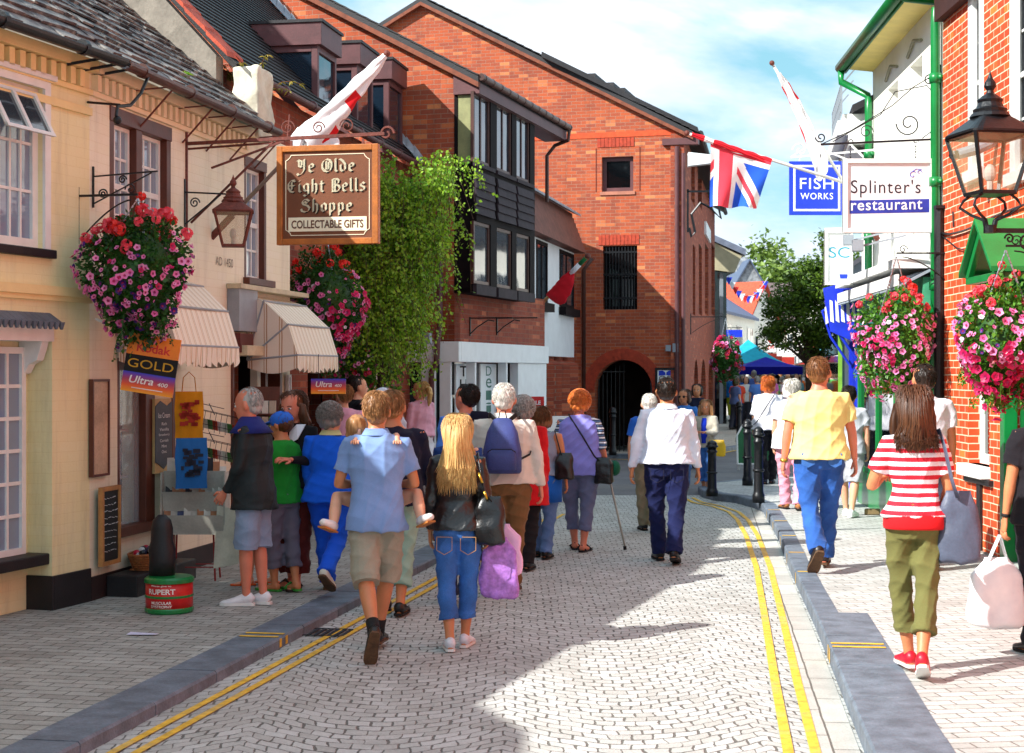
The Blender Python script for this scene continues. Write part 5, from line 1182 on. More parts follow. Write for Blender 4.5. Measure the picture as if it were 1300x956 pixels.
# ================================================================ unseen house added behind the camera on the left to throw the near shade
fZ=Fr((-6.4,-7),(-5.85,5.0)); rZ=fZ.root('shade_house',label='unseen rendered house added behind the camera on the left for its shade',cat='building')
m=M(); m.box(0,0,0,fZ.L,6,5.0); m.slab([(0,0,5.0),(0,6,5.0),(0,3,7.2)],(fZ.L,0,0)); m.build('wall','render_grey',rZ); m=M(); m.slab([(0,-.3,4.9),(fZ.L,-.3,4.9),(fZ.L,3,7.25),(0,3,7.25)],(0,0,.12)); m.build('roof','dark_tile',rZ)
# ================================================================ helpers for fixtures
def scroll(m,c,ax,up,r0,turns=1.6,w=.007,n=22,a0=0,dir=1):
    c,ax,up=Vector(c),Vector(ax),Vector(up); m.tube([c+ax*(r0*(1-.8*i/n))*math.cos(a0+dir*i/n*turns*2*PI)+up*(r0*(1-.8*i/n))*math.sin(a0+dir*i/n*turns*2*PI) for i in range(n+1)],w,5)
OUT=lambda f:(-f.n.x,-f.n.y)
# ---------------------------------------------------------------- blackletter
GL={'i':(.42,[[(.15,.9),(.15,.15),(.3,.02)],[(.13,1.2),(.2,1.3)]]),'l':(.42,[[(.05,1.4),(.15,1.45),(.15,.15),(.3,.02)]]),
't':(.5,[[(.18,1.25),(.18,.15),(.36,.02)],[(.0,.92),(.42,.92)]]),'h':(.78,[[(.05,1.38),(.15,1.45),(.15,.05)],[(.15,.8),(.4,.95),(.55,.8),(.55,.2),(.42,-.15)]]),
'o':(.72,[[(.32,.95),(.12,.78),(.12,.2),(.32,.03)],[(.32,.95),(.55,.78),(.55,.2),(.32,.03)]]),'e':(.66,[[(.3,.95),(.12,.78),(.12,.2),(.32,.03),(.52,.15)],[(.3,.95),(.5,.8),(.5,.6),(.14,.48)]]),
'd':(.74,[[(.02,1.4),(.3,1.2),(.55,.8),(.55,.2),(.32,.03)],[(.35,.95),(.12,.78),(.12,.2),(.32,.03)]]),'g':(.74,[[(.32,.95),(.12,.78),(.12,.25),(.32,.1),(.55,.25)],[(.3,.95),(.55,.85),(.55,-.2),(.3,-.42),(.08,-.3)]]),
'p':(.78,[[(.05,.88),(.15,.95),(.15,-.42)],[(.15,.8),(.38,.95),(.56,.8),(.56,.2),(.36,.03),(.17,.15)]]),'s':(.62,[[(.5,.82),(.3,.97),(.12,.82),(.12,.62),(.48,.42),(.48,.18),(.28,.03),(.06,.15)]]),
'Y':(1.0,[[(.02,1.25),(.14,1.4),(.22,1.2),(.22,.72),(.45,.58),(.72,.75)],[(.72,1.45),(.72,.3),(.5,-.12),(.18,-.3),(.05,-.12)],[(.48,1.3),(.48,.75)],[(.14,1.38),(.42,1.25)]]),
'O':(1.12,[[(.6,1.42),(.25,1.25),(.1,.9),(.1,.45),(.3,.12),(.6,0),(.85,.15),(.98,.5),(.98,1.0),(.8,1.3),(.5,1.42)],[(.48,1.18),(.48,.25)],[(.7,1.1),(.7,.3)]]),
'E':(.98,[[(.75,1.4),(.35,1.3),(.12,.95),(.12,.45),(.35,.1),(.65,.02),(.88,.2)],[(.46,1.15),(.46,.3)],[(.2,.75),(.75,.75)],[(.5,1.35),(.82,1.2)]]),
'B':(1.05,[[(.05,1.25),(.22,1.4),(.22,.05)],[(.46,1.3),(.46,.1)],[(.22,1.38),(.65,1.42),(.85,1.2),(.78,.92),(.5,.76),(.84,.65),(.95,.35),(.75,.05),(.15,.02)]]),
'S':(.98,[[(.82,1.2),(.55,1.42),(.25,1.35),(.12,1.1),(.25,.85),(.65,.7),(.85,.45),(.75,.15),(.45,0),(.1,.1),(0,.35)],[(.34,1.18),(.6,.95)]])}
def blackletter(m,text,o,xd,ud,w,h,mi,lift,shift=(0,0)):
    adv=0; items=[]
    for ch in text:
        if ch==' ': adv+=.5; continue
        a,st=GL[ch]; items.append((adv,st)); adv+=a+.1
    o,xd,ud=Vector(o),Vector(xd).normalized(),Vector(ud).normalized(); n=xd.cross(ud); sx=w/adv; sy=h/1.45; nb=Vector((math.cos(R(38)),math.sin(R(38))))*.12; k=0
    for a,st in items:
        for pl in st:
            for p,q in zip(pl[:-1],pl[1:]):
                k+=1; vs=[]
                for (x,y) in ((p[0]-nb.x,p[1]-nb.y),(p[0]+nb.x,p[1]+nb.y),(q[0]+nb.x,q[1]+nb.y),(q[0]-nb.x,q[1]-nb.y)): vs.append(o+xd*((x+a+shift[0])*sx)+ud*((y+shift[1])*sy)+n*(lift+.00006*k))
                m.add(vs,[(0,1,2,3),(3,2,1,0)],mi)
# ================================================================ brown hanging sign with bracket
us=f2.u(236); a_=f2.w(us,0,0); fD=Fr((a_.x,a_.y),f2.w(us,-2,0)); 
def hs(px,py,y=0): return fD.uz(px,py,y)
x0,zt=hs(354,190); x1,_=hs(480,184); _,zb=hs(420,309); zt=hs(415,186)[1]
so_=fD.w((x0+x1)/2,0,zb); sg=E('hanging_sign',so_,fD.rz+.0,label='brown hanging shop sign with white blackletter and cream COLLECTABLE GIFTS panel',cat='sign'); W_=x1-x0; H_=zt-zb
m=M(); m.box(-W_/2,-.02,0,W_/2,.02,H_); m.build('board','sign_brown',sg)
m=M(); b=.045
m.box(-W_/2-.01,-.04,-.01,-W_/2+b,.04,H_+.01); m.box(W_/2-b,-.04,-.01,W_/2+.01,.04,H_+.01); m.box(-W_/2+b,-.04,-.01,W_/2-b,.04,b); m.box(-W_/2+b,-.04,H_-b,W_/2-b,.04,H_+.01); m.build('frame','wood_gold',sg,bevel=.006)
m=M(); i_=.075; a,c_=-W_/2+i_,H_-i_; nn=.05
pts=[(a+nn,i_),(-a-nn,i_),(-a-nn+.01,i_+.02),(-a-.02,i_+nn-.01),(-a,i_+nn),(-a,c_-nn),(-a-.02,c_-nn+.01),(-a-nn+.01,c_-.02),(-a-nn,c_),(a+nn,c_),(a+nn-.01,c_-.02),(a+.02,c_-nn+.01),(a,c_-nn),(a,i_+nn),(a+.02,i_+nn-.01),(a+nn-.01,i_+.02),(a+nn,i_)]
for p,q in zip(pts[:-1],pts[1:]): m.bar((p[0],-.022,p[1]),(q[0],-.022,q[1]),.006,.006)
m.box(-W_/2+.1,-.026,H_*.125,W_/2-.1,-.0201,H_*.27); m.build('trim','cream_letter',sg)
m=M()
for txt,x_,z_,w_ in (('Ye Olde',.19,.735,.60),('Eight Bells',.095,.53,.80),('Shoppe',.235,.325,.53)):
    o=(-W_/2+x_*W_,-.021,z_*H_); blackletter(m,txt,o,(1,0,0),(0,0,1),w_*W_,.135*H_,1,.001,(.10,-.10)); blackletter(m,txt,o,(1,0,0),(0,0,1),w_*W_,.135*H_,0,.004)
m.build('lettering',['cream_letter','dark'],sg)
m=M(); write(m,'COLLECTABLE GIFTS',(-W_/2+.13,-.027,H_*.155),(1,0,0),(0,0,1),W_-.26,H_*.085,off=.02); m.build('panel_lettering',C('5a3018',.6),sg)
sb=E('sign_bracket',fD.w(0,0,3.95),fD.rz,label='rusty scrolled iron bracket holding the brown hanging sign',cat='bracket')
m=M(); zz=hs(400,175)[1]-3.95; xe=hs(488,168)[0]
m.bar((0,0,zz-.02),(xe,0,zz+.02),.03); m.bar((0,.06,zz-.06),(.95,0,zz-.03),.018); m.bar((.25,0,zz-.25),(.95,0,zz-.02),.018); m.bar((.05,0,zz-.75),(.85,0,zz-.02),.018); m.bar((.0,0,zz-.9),(0,0,zz+.1),.03)
scroll(m,(xe+.02,0,zz+.02),(1,0,0),(0,0,1),.07,1.2,.012); scroll(m,(xe-.35,0,zz+.1),(-1,0,0),(0,0,1),.07); scroll(m,(.98,0,zz+.1),(1,0,0),(0,0,1),.07); scroll(m,(xe-.62,0,zz+.09),(1,0,0),(0,0,1),.06)
m.bar((.98,0,zz),(1.0,0,zz+.22),.012)
for x in (x0+.12,x1-.14): m.bar((x,0,zz-.02),(x,0,zt-3.95),.02)
m.build('bracket','rust_iron',sb)
# wall lantern on the cottage
def lantern(root,s,mat,gl='lamp_glass'):
    """square tapered street lantern, base centre at origin, glass height s"""
    m=M(); b=.26*s; t_=.46*s; h=s*.85
    for sx_ in (-1,1):
        for sy in (-1,1): m.bar((sx_*b,sy*b,0),(sx_*t_,sy*t_,h),.05*s)
    for k,z in ((b,0),(t_,h)):
        for p,q in (((-k,-k),(k,-k)),((k,-k),(k,k)),((k,k),(-k,k)),((-k,k),(-k,-k))): m.bar((p[0],p[1],z),(q[0],q[1],z),.055*s)
    m.obox((0,0,-.01*s),(b,0,0),(0,b,0),(0,0,.015*s)); f_=m.build('frame',mat,root)
    m=M(); 
    r=[(0,0,h,t_*1.14,t_*1.14),(0,0,h+.03*s,t_*1.14,t_*1.14),(0,0,h+.26*s,.24*s,.24*s)]; m.rings(r,20,0,7.0); m.lathe((0,0,h+.24*s),[(.26*s,0),(.3*s,.03*s),(.27*s,.08*s),(.24*s,.10*s),(.25*s,.14*s),(.2*s,.17*s),(.17*s,.24*s),(.19*s,.28*s),(.12*s,.34*s),(.06*s,.38*s),(.05*s,.42*s),(.09*s,.48*s),(.08*s,.54*s),(.04*s,.6*s),(.012*s,.68*s),(.004*s,.72*s)],16); m.build('cap',mat,root,smooth=False)
    m=M(); k=.9
    for (ax,ay) in ((0,-1),(1,0),(0,1),(-1,0)):
        px_,py_=-ay,ax; q=[(ax*b-px_*b*k,ay*b-py_*b*k,.01),(ax*b+px_*b*k,ay*b+py_*b*k,.01),(ax*t_+px_*t_*k,ay*t_+py_*t_*k,h-.01),(ax*t_-px_*t_*k,ay*t_-py_*t_*k,h-.01)]; m.add(q,[(0,1,2,3)])
    m.build('glass',gl,root); m=M(); m.tube([(0,0,.0),(0,0,.18*s)],.05*s,8); m.ell((0,0,.3*s),(.09*s,.09*s,.14*s),10); m.build('bulb',C('d8d4c8',.3),root)
u_=f2.u(234); q=f2.w(u_,0,0); fE=Fr((q.x,q.y),f2.w(u_,-2,0)); xl,zl=fE.uz(296,312)
lr=E('wall_lantern',fE.w(xl,0,zl),fE.rz+.35,label='rusty brown wall lantern below the leaning flagpole on cottage wall',cat='lantern'); lantern(lr,.36,'rust_iron')
m=M(); R0=Matrix.Rotation(-.35,4,'Z'); k=len(m.v); m.bar((-xl,0,.5),(.0,0,.47),.014); m.bar((-xl,0,.18),(-xl,0,.62),.02); m.bar((-xl,0,.2),(-.12,0,.47),.012); m.bar((0,0,.47),(0,0,.5),.05); scroll(m,(-xl+.1,0,.4),(1,0,0),(0,0,1),.05); m.xf(R0,k); m.build('bracket','black_iron',lr)
# spare flower bracket left of it
u_=f2.u(117); q=f2.w(u_,0,0); fE2=Fr((q.x,q.y),f2.w(u_,-2,0))
# ---------------------------------------------------------------- flags
def pole(name,a,b,r,lab,mat,cap=True):
    a,b=Vector(a),Vector(b); o=E(name,a,0,label=lab,cat='flagpole'); m=M(); m.tube([(0,0,0),b-a],[r,r*.75],10)
    m.build('pole',mat,o,smooth=True); m=M()
    if cap: m.ell(b-a,(r*1.5,r*1.5,r*1.5),8)
    d=(b-a).normalized(); m.tube([-d*.05,d*.25],r*1.6,8); m.build('fittings','rust_iron',o); return o
uq=f2.u(270); q=f2.w(uq,0,0); fP=Fr((q.x,q.y),f2.w(uq,-2,0)); xa,za=fP.uz(272,297); xb,zb2=fP.uz(491,68); pa=fP.w(max(xa,.02),0,za); pb=fP.w(xb,0,zb2)
pole('flagpole',pa,pb,.022,'grey wooden flagpole leaning out above the brown sign',plain('grey_wood','8a7a70',.7,.2,10,.2))
def furled(name,a,b,f0,f1,lab,cols,width,hang,seed=1,n=44,cl=40,hv=(0,0,-1)):
    """cloth wrapped round a sloping pole and bunched toward its lower end: cols(s,t)->index"""
    a,b=Vector(a),Vector(b); d=(b-a); rnd=random.Random(seed); m=M(); vs=[]
    for i in range(n+1):
        s=i/n; c=a+d*(f0+(f1-f0)*s); 
        for j in range(cl+1):
            t_=j/cl; w_=width(s); ang=t_*2*PI*1.0
            rad=.026+w_*(.3+.5*abs(math.sin(ang*.5))+.3*abs(math.sin(ang*2.5+s*4)))+.010*math.sin(ang*7+s*14)+.008*math.sin(s*31+ang*2)
            side=d.normalized().cross(Vector((0,1,0))).normalized()
            vs.append(c+side*math.cos(ang)*rad*.7+Vector((0,1,0))*math.sin(ang)*rad*.45+Vector(hv)*hang(s)*(.5+.5*math.sin(ang-.6)))
    o=len(m.v); m.v+= [tuple(v) for v in vs]
    for i in range(n):
        for j in range(cl): m.f.append([i*(cl+1)+j,i*(cl+1)+j+1,(i+1)*(cl+1)+j+1,(i+1)*(cl+1)+j]); m.m.append(cols((i+.5)/n,(j+.5)/cl))
    return m
fl=furled('f',pa,pb,.53,.99,'',lambda s,t:1 if (abs(s-.2)<.09 and .1<t<.6) or (abs(s-.55)<.07 and .3<t<.7) else 0,lambda s:.21*(1-s)**.9+.015,lambda s:.10*(1-s)**1.5)
o=E('flag',pa,0,label='white flag with red cross furled around the pole above the brown sign',cat='flag'); mt=Matrix.Translation(-pa); fl.xf(mt); c1=fl.build('cloth',[cloth('f0eef0'),cloth('d81c24')],o,smooth=True)
m=M(); p=pa+(pb-pa)*.55-pa; 
for k,(dx,dz) in enumerate(((-.10,-.24),(.02,-.30),(.30,-.16),(.16,-.2),(-.14,-.12))):
    m.tube([p+Vector((dx*.3,0,.05)),p+Vector((dx*.8,-.02,dz*.5)),p+Vector((dx,-.03,dz))],[(.07,.03),(.08,.025),(.025,.012)],10)
me=evalmesh(m,[('REMESH',{'mode':'VOXEL','voxel_size':.012}),('SMOOTH',{'factor':.5,'iterations':4})]); me.materials.append(MAT(cloth('f0eef0'))); q=bpy.data.objects.new('knot',me); COL.objects.link(q); q.parent=o
for pp in me.polygons: pp.use_smooth=True
# union flag on the right
wa_=P(1158,259,18.7); wb2=P(872,169,18.2)
pole('flagpole',wa_,wb2,.022,'white flagpole across the street carrying the union flag','white_paint')
def uj(s,t):
    if abs(s)<.16 or t<.07: return 1
    if abs(s)<.28 or t<.17: return 0
    d=(t-abs(s)) ; 
    if -.03<d<.11: return 1
    if -.24<d<.24: return 0
    return 2
m=M(); d=(wb2-wa_); ns,nt_=80,60; vs=[]
sa,sb_=-.36,1.0
Pa=P(902,181,18.25)+Vector((0,0,0)); Pb=P(979,206,18.35); H0=P(897,262,18.25).z-Pa.z; H1=P(957,264,18.35).z-Pb.z
for j in range(nt_+1):
    for i in range(ns+1):
        f=i/ns; t_=j/nt_; p=Pa+(Pb-Pa)*f; hh=H0+(H1-H0)*f
        x=p.x-.17*f*t_; vs.append((x,p.y+.05*math.sin(f*11+t_*2.2)*t_+.02*math.sin(f*5-t_*6),p.z+hh*t_+.012*math.sin(f*12)*t_))
m.v=[(v[0]-Pa.x,v[1]-Pa.y,v[2]-Pa.z) for v in vs]
for j in range(nt_):
    for i in range(ns):
        m.f.append([j*(ns+1)+i,j*(ns+1)+i+1,(j+1)*(ns+1)+i+1,(j+1)*(ns+1)+i]); m.m.append(uj(sa+(sb_-sa)*(i+.5)/ns,(j+.5)/nt_))
o=E('flag',Pa,0,label='union flag hanging open from the white pole against the sky',cat='flag'); m.build('cloth',[cloth('f4f2f4'),cloth('e84658'),cloth('2860e0')],o,smooth=True)
fl=furled('f',P(979,206,18.35),P(876,170,18.2),.0,.98,'',lambda s,t:(1,0,1,2,0,1)[int(s*6)%6] if s>.72 else (1 if t>.3 else 0),lambda s:.02*(1-s)+.008,lambda s:0,seed=4); fl.xf(Matrix.Translation(-Pa)); fl.build('rolled_edge',[cloth('f4f2f4'),cloth('e02434'),cloth('2058d8')],o,smooth=True)
# st george flag right
ga=P(1112,300,20.0); gb=P(980,80,19.4); pole('flagpole',ga,gb,.022,'thin white flagpole rising beside the blue square sign','white_paint')
fl=furled('f',ga,gb,.50,.94,'',lambda s,t:1 if (.28<s<.46 and .1<t<.6) or (.66<s<.86 and t<.6) else 0,lambda s:.13*(1-s)**.7+.012,lambda s:.42*(1-s)**2.0,hv=(-.2,0,-.95)); fl.xf(Matrix.Translation(-ga))
o=E('flag',ga,0,label='white flag with red cross furled on the pole above the blue square sign',cat='flag'); fl.build('cloth',[cloth('f4f2f4'),cloth('e02430')],o,smooth=True)
# red flag by the link building
fa=P(666,408,29.5); fb=P(746,325,28.6); pole('flagpole',fa,fb,.035,'wooden flagpole with green, white and red tip leaning from the link','pine_frame')
dd=fb-fa; o=E('flag',fa,0,label='small red flag bunched on the wooden pole of the link building',cat='flag')
m=furled('f',Vector((0,0,0)),dd,.38,.78,'',lambda s,t:0,lambda s:.17*math.sin(PI*min(1,s*.9+.1))**.7+.01,lambda s:.26*math.sin(PI*s),seed=6); m.build('cloth',cloth('d01c2c'),o,smooth=True); m=M(); m.tube([dd*.74,dd*.88],[.05,.045],8,0); m.tube([dd*.88,dd*.97],[.045,.04],8,1); m.build('rolled_tip',[cloth('e8e8f0'),cloth('1a6a3a')],o,smooth=True)
# ---------------------------------------------------------------- right hanging signs
fX=Fr(P(1066,250,17.35).xy,P(1190,250,17.35).xy)
def hsign(name,px0,px1,py0,py1,D,lab,col,frame=None,fw=.04,ftw=0):
    a,b=P(px0,py1,D),P(px1,py0,D); o=E(name,(a+b)/2-Vector((0,0,(b.z-a.z)/2)),0,label=lab,cat='sign'); w_=b.x-a.x; h_=b.z-a.z; o.location=((a.x+b.x)/2,D,a.z)
    m=M(); m.box(-w_/2,-.02,0,w_/2,.02,h_); m.build('board',col,o)
    if frame:
        m=M(); m.box(-w_/2,-.045,0,-w_/2+fw,.045,h_); m.box(w_/2-fw,-.045,0,w_/2,.045,h_); m.box(-w_/2+fw,-.045,0,w_/2-fw,.045,fw); m.box(-w_/2+fw,-.045,h_-fw,w_/2-fw,.045,h_); m.build('frame',frame,o,bevel=.004)
    return o,w_,h_
o,w_,h_=hsign('hanging_sign',1070,1186,202,296,17.35,'white framed hanging sign reading Splinter\'s restaurant with blue band','white_board','white_paint',.05); o.rotation_euler=(0,0,.0)
DK=C('28202c',.5)
m=M(); write(m,"Splinter's",(-w_/2+.085,-.021,h_*.48),(1,0,0),(0,0,1),w_*.76,h_*.24,sp=1.12); m.build('lettering',DK,o)
m=M(); m.slab([(-w_/2+.07,-.021,h_*.26),(w_/2-.06,-.021,h_*.28),(w_/2-.06,-.021,h_*.46),(-w_/2+.07,-.021,h_*.44)],(0,-.002,0)); m.build('band',C('2838a0',.5),o)
m=M(); write(m,'restaurant',(-w_/2+.085,-.0235,h_*.30),(1,0,0.02),(0,0,1),w_*.78,h_*.125,sp=1.1,off=.01); m.build('band_lettering','white_board',o)
m=M(); c0=(w_*.26,-.023,h_*.78); scroll(m,c0,(1,0,0),(0,0,1),.045,.85,.0035,a0=.8); scroll(m,(c0[0]+.07,c0[1],c0[2]+.03),(1,0,0),(0,0,1),.03,.8,.003); m.tube([(c0[0]+.0,c0[1],c0[2]+.045),(c0[0]+.04,c0[1],c0[2]+.07),(c0[0]+.1,c0[1],c0[2]+.06)],.003,5); m.build('fruit_emblem','sign_blue',o)
zb_=P(1100,180,17.35).z; x0_=P(1042,1,17.35).x; x1_=P(1194,1,17.35).x
br=E('sign_bracket',(x1_,17.35,zb_),0,label='long thin black scrolled bracket holding the white restaurant sign',cat='bracket')
m=M(); Lb=x1_-x0_; m.bar((0,0,0.03),(-Lb,0,-.03),.022); m.tube([(-Lb,0,-.03),(-Lb*.75,0,.12),(-Lb*.4,0,.4),(-.3,0,.6),(0,0,.78)],.006,5); m.tube([(-Lb*.9,0,0),(-Lb*.5,0,.3),(-.5,0,.55),(-.15,0,.62),(0,0,.45),(-.05,0,.15),(-.2,0,.04)],.006,5)
m.bar((0,0,-.9),(0,0,.85),.016); scroll(m,(-Lb-.0,0,.05),(-1,0,0),(0,0,1),.06,1.3,.008,dir=-1); scroll(m,(-.35,0,.2),(-1,0,0),(0,0,1),.14,1.4,.008,dir=-1); scroll(m,(-Lb*.62,0,.11),(1,0,0),(0,0,1),.08,1.4,.006); scroll(m,(-.12,0,.68),(1,0,0),(0,0,1),.07,1.4,.007)
for x in (o.location.x-.42-x1_,o.location.x+.3-x1_):
    scroll(m,(x,0,-.0),(1,0,0),(0,0,1),.03,1,.006)
    for k in range(6): m.bar((x,0,-.04-.03*k),(x,0,-.062-.03*k),.014 if k%2 else .006,.006 if k%2 else .014)
m.build('bracket','black_iron',br)
o,w_,h_=hsign('hanging_sign',1002,1071,205,273,21.0,'blue square hanging sign reading FISH WORKS with white border','sign_blue')
m=M(); i_=.05; 
for (a,b,c,d) in ((i_,i_,i_+.028,h_-i_),(w_-i_-.028,i_,w_-i_,h_-i_),(i_+.028,i_,w_-i_-.028,i_+.028),(i_+.028,h_-i_-.028,w_-i_-.028,h_-i_)): m.box(a-w_/2,-.023,b,c-w_/2,-.0201,d)
m.build('border','white_board',o); m=M(); write(m,'FISH',(-w_*.31,-.021,h_*.48),(1,0,0),(0,0,1),w_*.62,h_*.21,off=.004,sp=1.1); write(m,'WORKS',(-w_*.30,-.021,h_*.29),(1,0,0),(0,0,1),w_*.6,h_*.12,off=.008,sp=1.15); m.build('lettering','white_board',o)
br=E('sign_bracket',P(1112,190,21.1),0,label='white curved iron bracket holding the blue square sign',cat='bracket'); m=M(); a=P(1004,200,21.1)-P(1112,190,21.1); m.bar((0,0,0),a,.025); m.tube([a,a*.8+Vector((0,0,.12)),a*.55+Vector((0,0,.02)),a*.3+Vector((0,0,-.12)),(0,0,-.2)],.014,5); scroll(m,a+Vector((.12,0,.1)),(-1,0,0),(0,0,1),.1,1.2,.01); m.bar(a*.9,a*.9-Vector((0,0,.06)),.015); m.build('bracket','white_paint',br)
o,w_,h_=hsign('hanging_sign',1047,1082,293,362,20.6,'white framed hanging sign with teal letters SC over the blue shop','white_board','white_paint',.03)
m=M(); write(m,'SC',(-w_*.36,-.021,h_*.5),(1,0,0),(0,0,1),w_*.75,h_*.2); m.build('lettering',C('2a90a8',.5),o); m=M(); m.slab([(w_*.05,-.021,h_*.12),(w_*.3,-.021,h_*.12),(w_*.32,-.021,h_*.2),(w_*.02,-.021,h_*.2)],(0,-.003,0)); m.build('cup_emblem','sign_blue',o)
m=M(); m.bar((-w_/2,0,h_+.02),(w_/2+.5,0,h_+.04),.03); m.build('bracket','white_paint',o)
# ---------------------------------------------------------------- big black lantern on right wall
xl=P(1257,0,12.0).x; zl=P(0,246,12.0).z; lo=E('street_lantern',(xl,12.0,zl),.18,label='large black cast iron lantern on scrolled bracket at the red brick house',cat='lantern'); lantern(lo,.52,'black_iron','lamp_glass')
m=M(); k=0
for sx_,sy in ((-1,-1),(1,-1),(1,1),(-1,1)): m.tube([(sx_*.1,sy*.1,.0),(sx_*.17,sy*.1,-.05),(sx_*.19,sy*.12,-.1),(sx_*.12,sy*.07,-.16),(sx_*.045,sy*.02,-.2),(sx_*.03,sy*.02,-.26)],.012,6)
m.tube([(0,0,-.24),(0,0,-.3)],.05,10); m.bar((0,0,-.28),(.95,-.1,-.28),.035); scroll(m,(.3,0,-.37),(1,0,0),(0,0,1),.07,1.5,.009); scroll(m,(.16,0,-.34),(-1,0,0),(0,0,1),.04,1.3,.008); m.tube([(.3,0,-.44),(.6,-.05,-.5),(.95,-.1,-.75)],.012,6); m.build('bracket','black_iron',lo)
q=P(1216,196,15.2); wl=E('security_light',q,0,label='small pale tubular security light on the red brick wall behind lantern',cat='light'); m=M(); 
xw=4.68-q.x; m.tube([(0,0,0),(.18,-.02,.05),(.34,-.02,.12)],[.05,.055,.05],10); m.bar((.34,-.02,.12),(xw,0,.1),.03); m.build('lamp_head','shop_grey',wl); m=M(); m.lathe((-.03,0,-.03),[(.05,-.01),(.06,.02),(.05,.06)],10); m.build('lens','black_iron',wl)
# cable lamp hook on C side wall
# ---------------------------------------------------------------- awnings
def awning(f,u0,u1,prof,zv,lab,stripe):
    r=E('awning',f.w((u0+u1)/2,0,0),f.rz,label=lab,cat='awning'); h=(u1-u0)/2; m=M()
    n=18
    for (o0,z0),(o1,z1) in zip(prof[:-1],prof[1:]):
        for i in range(n):
            a=-h+2*h*i/n; b=-h+2*h*(i+1)/n; sg=lambda x:-.02*(1-(x/h)**2)
            m.slab([(a,-o0,z0+sg(a)*(o0>.05)),(b,-o0,z0+sg(b)*(o0>.05)),(b,-o1,z1+sg(b)*(o1<prof[-1][0])),(a,-o1,z1+sg(a)*(o1<prof[-1][0]))],(0,.003,-.003))
    c_=m.build('canopy',stripe,r)
    m=M(); o1,z1=prof[-1]; ns=9; q=[]
    for i in range(ns*8+1):
        x=-h+2*h*i/(ns*8); w=(i%8)/8; d=zv+.05*abs(math.sin(PI*w)); q.append((x,-o1-.012*math.sin(i*.9),z1-d))
    for i in range(len(q)-1): 
        a,b=q[i],q[i+1]; m.slab([(a[0],-o1-.004,z1),(b[0],-o1-.004,z1),b,a],(0,.003,0))
    m.build('valance',stripe,r)
    for s in (-1,1):
        m=M(); x=s*h; c=(x,-.03,z1)
        for (o0,z0),(o2,z2) in zip(prof[:-1],prof[1:]): m.slab([c,(x,-o0,z0),(x,-o2,z2)],(-s*.004,0,0))
        k=8
        for i in range(k):
            a=-.03-(o1-.03)*i/k; b=-.03-(o1-.03)*(i+1)/k; m.slab([(x,a,z1),(x,b,z1),(x,b,z1-zv-.06*math.sin(PI*(i+1)/k)),(x,a,z1-zv-.06*math.sin(PI*i/k))],(-s*.004,0,0))
        m.build('end_panel',stripe+'_end',r)
    m=M()
    for (o0,z0) in prof[1:]: m.tube([(-h,-o0,z0),(h,-o0,z0)],.01,6)
    for s in (-1,1):
        for (o0,z0) in prof[1:]: m.tube([(s*h,-.02,z1-.05),(s*h,-o0,z0)],.01,6)
    m.build('frame','shop_grey',r); return r
stripes('canvas',[(0,'ece8d4'),(.38,'cbb088'),(.48,'eeead8'),(.62,'b8b494'),(.7,'f0ecdc')],.115,0); stripes('canvas_end',[(0,'e4d8c8'),(.55,'b08058'),(.62,'e4d8c8'),(.72,'b89068'),(.78,'e4d8c8')],.16,1)
pr=[(.02,2.68),(.2,2.62),(.46,2.38),(.56,2.07)]
ua=f2.u(311); ub=L2-.02; awning(f2,ua,ub,pr,.13,'striped cream canvas Dutch awning over the cottage shop doorway','canvas')
awning(f2,f2.u(150)-.05,f2.u(232),[(.02,2.74),(.2,2.68),(.44,2.45),(.54,2.12)],.13,'striped cream canvas awning beneath the big red flower basket','canvas')
# ---------------------------------------------------------------- cottage shop goods
def wallprop(name,f,px0,px1,py0,py1,lab,cat,col,frame=None,out=.02,fw=.025,D=None,tilt=0):
    pm=(px0+px1)/2; u0,u1=f.u(px0,-out),f.u(px1,-out); zt_,zb_=f.z(pm,py0,-out),f.z(pm,py1,-out)
    o=E(name,f.w((u0+u1)/2,-out,zb_),f.rz,label=lab,cat=cat); w_=(u1-u0)/2; h_=zt_-zb_
    if tilt: o.rotation_euler=(tilt,0,f.rz)
    m=M(); m.box(-w_,-.012,0,w_,.012,h_); m.build('board',col,o)
    if frame:
        m=M(); m.box(-w_-.004,-.024,-.004,-w_+fw,.014,h_+.004); m.box(w_-fw,-.024,-.004,w_+.004,.014,h_+.004); m.box(-w_+fw,-.024,-.004,w_-fw,.014,fw); m.box(-w_+fw,-.024,h_-fw,w_-fw,.014,h_+.004); m.build('frame',frame,o)
    return o,w_,h_
def grad(name,cols,z0,z1):
    def mk(_):
        m_,t,b=nt(name); co=nd(t,'ShaderNodeTexCoord').outputs['Object']; s=nd(t,'ShaderNodeSeparateXYZ'); t.links.new(co,s.inputs[0]); mr=nd(t,'ShaderNodeMapRange'); t.links.new(s.outputs[2],mr.inputs[0]); mr.inputs[1].default_value=z0; mr.inputs[2].default_value=z1
        r=ramp(t,mr.outputs[0],[(i/(len(cols)-1),c) for i,c in enumerate(cols)]); t.links.new(r,b.inputs['Base Color']); b.inputs['Roughness'].default_value=.4; return m_
    DEF[name]=mk; return name
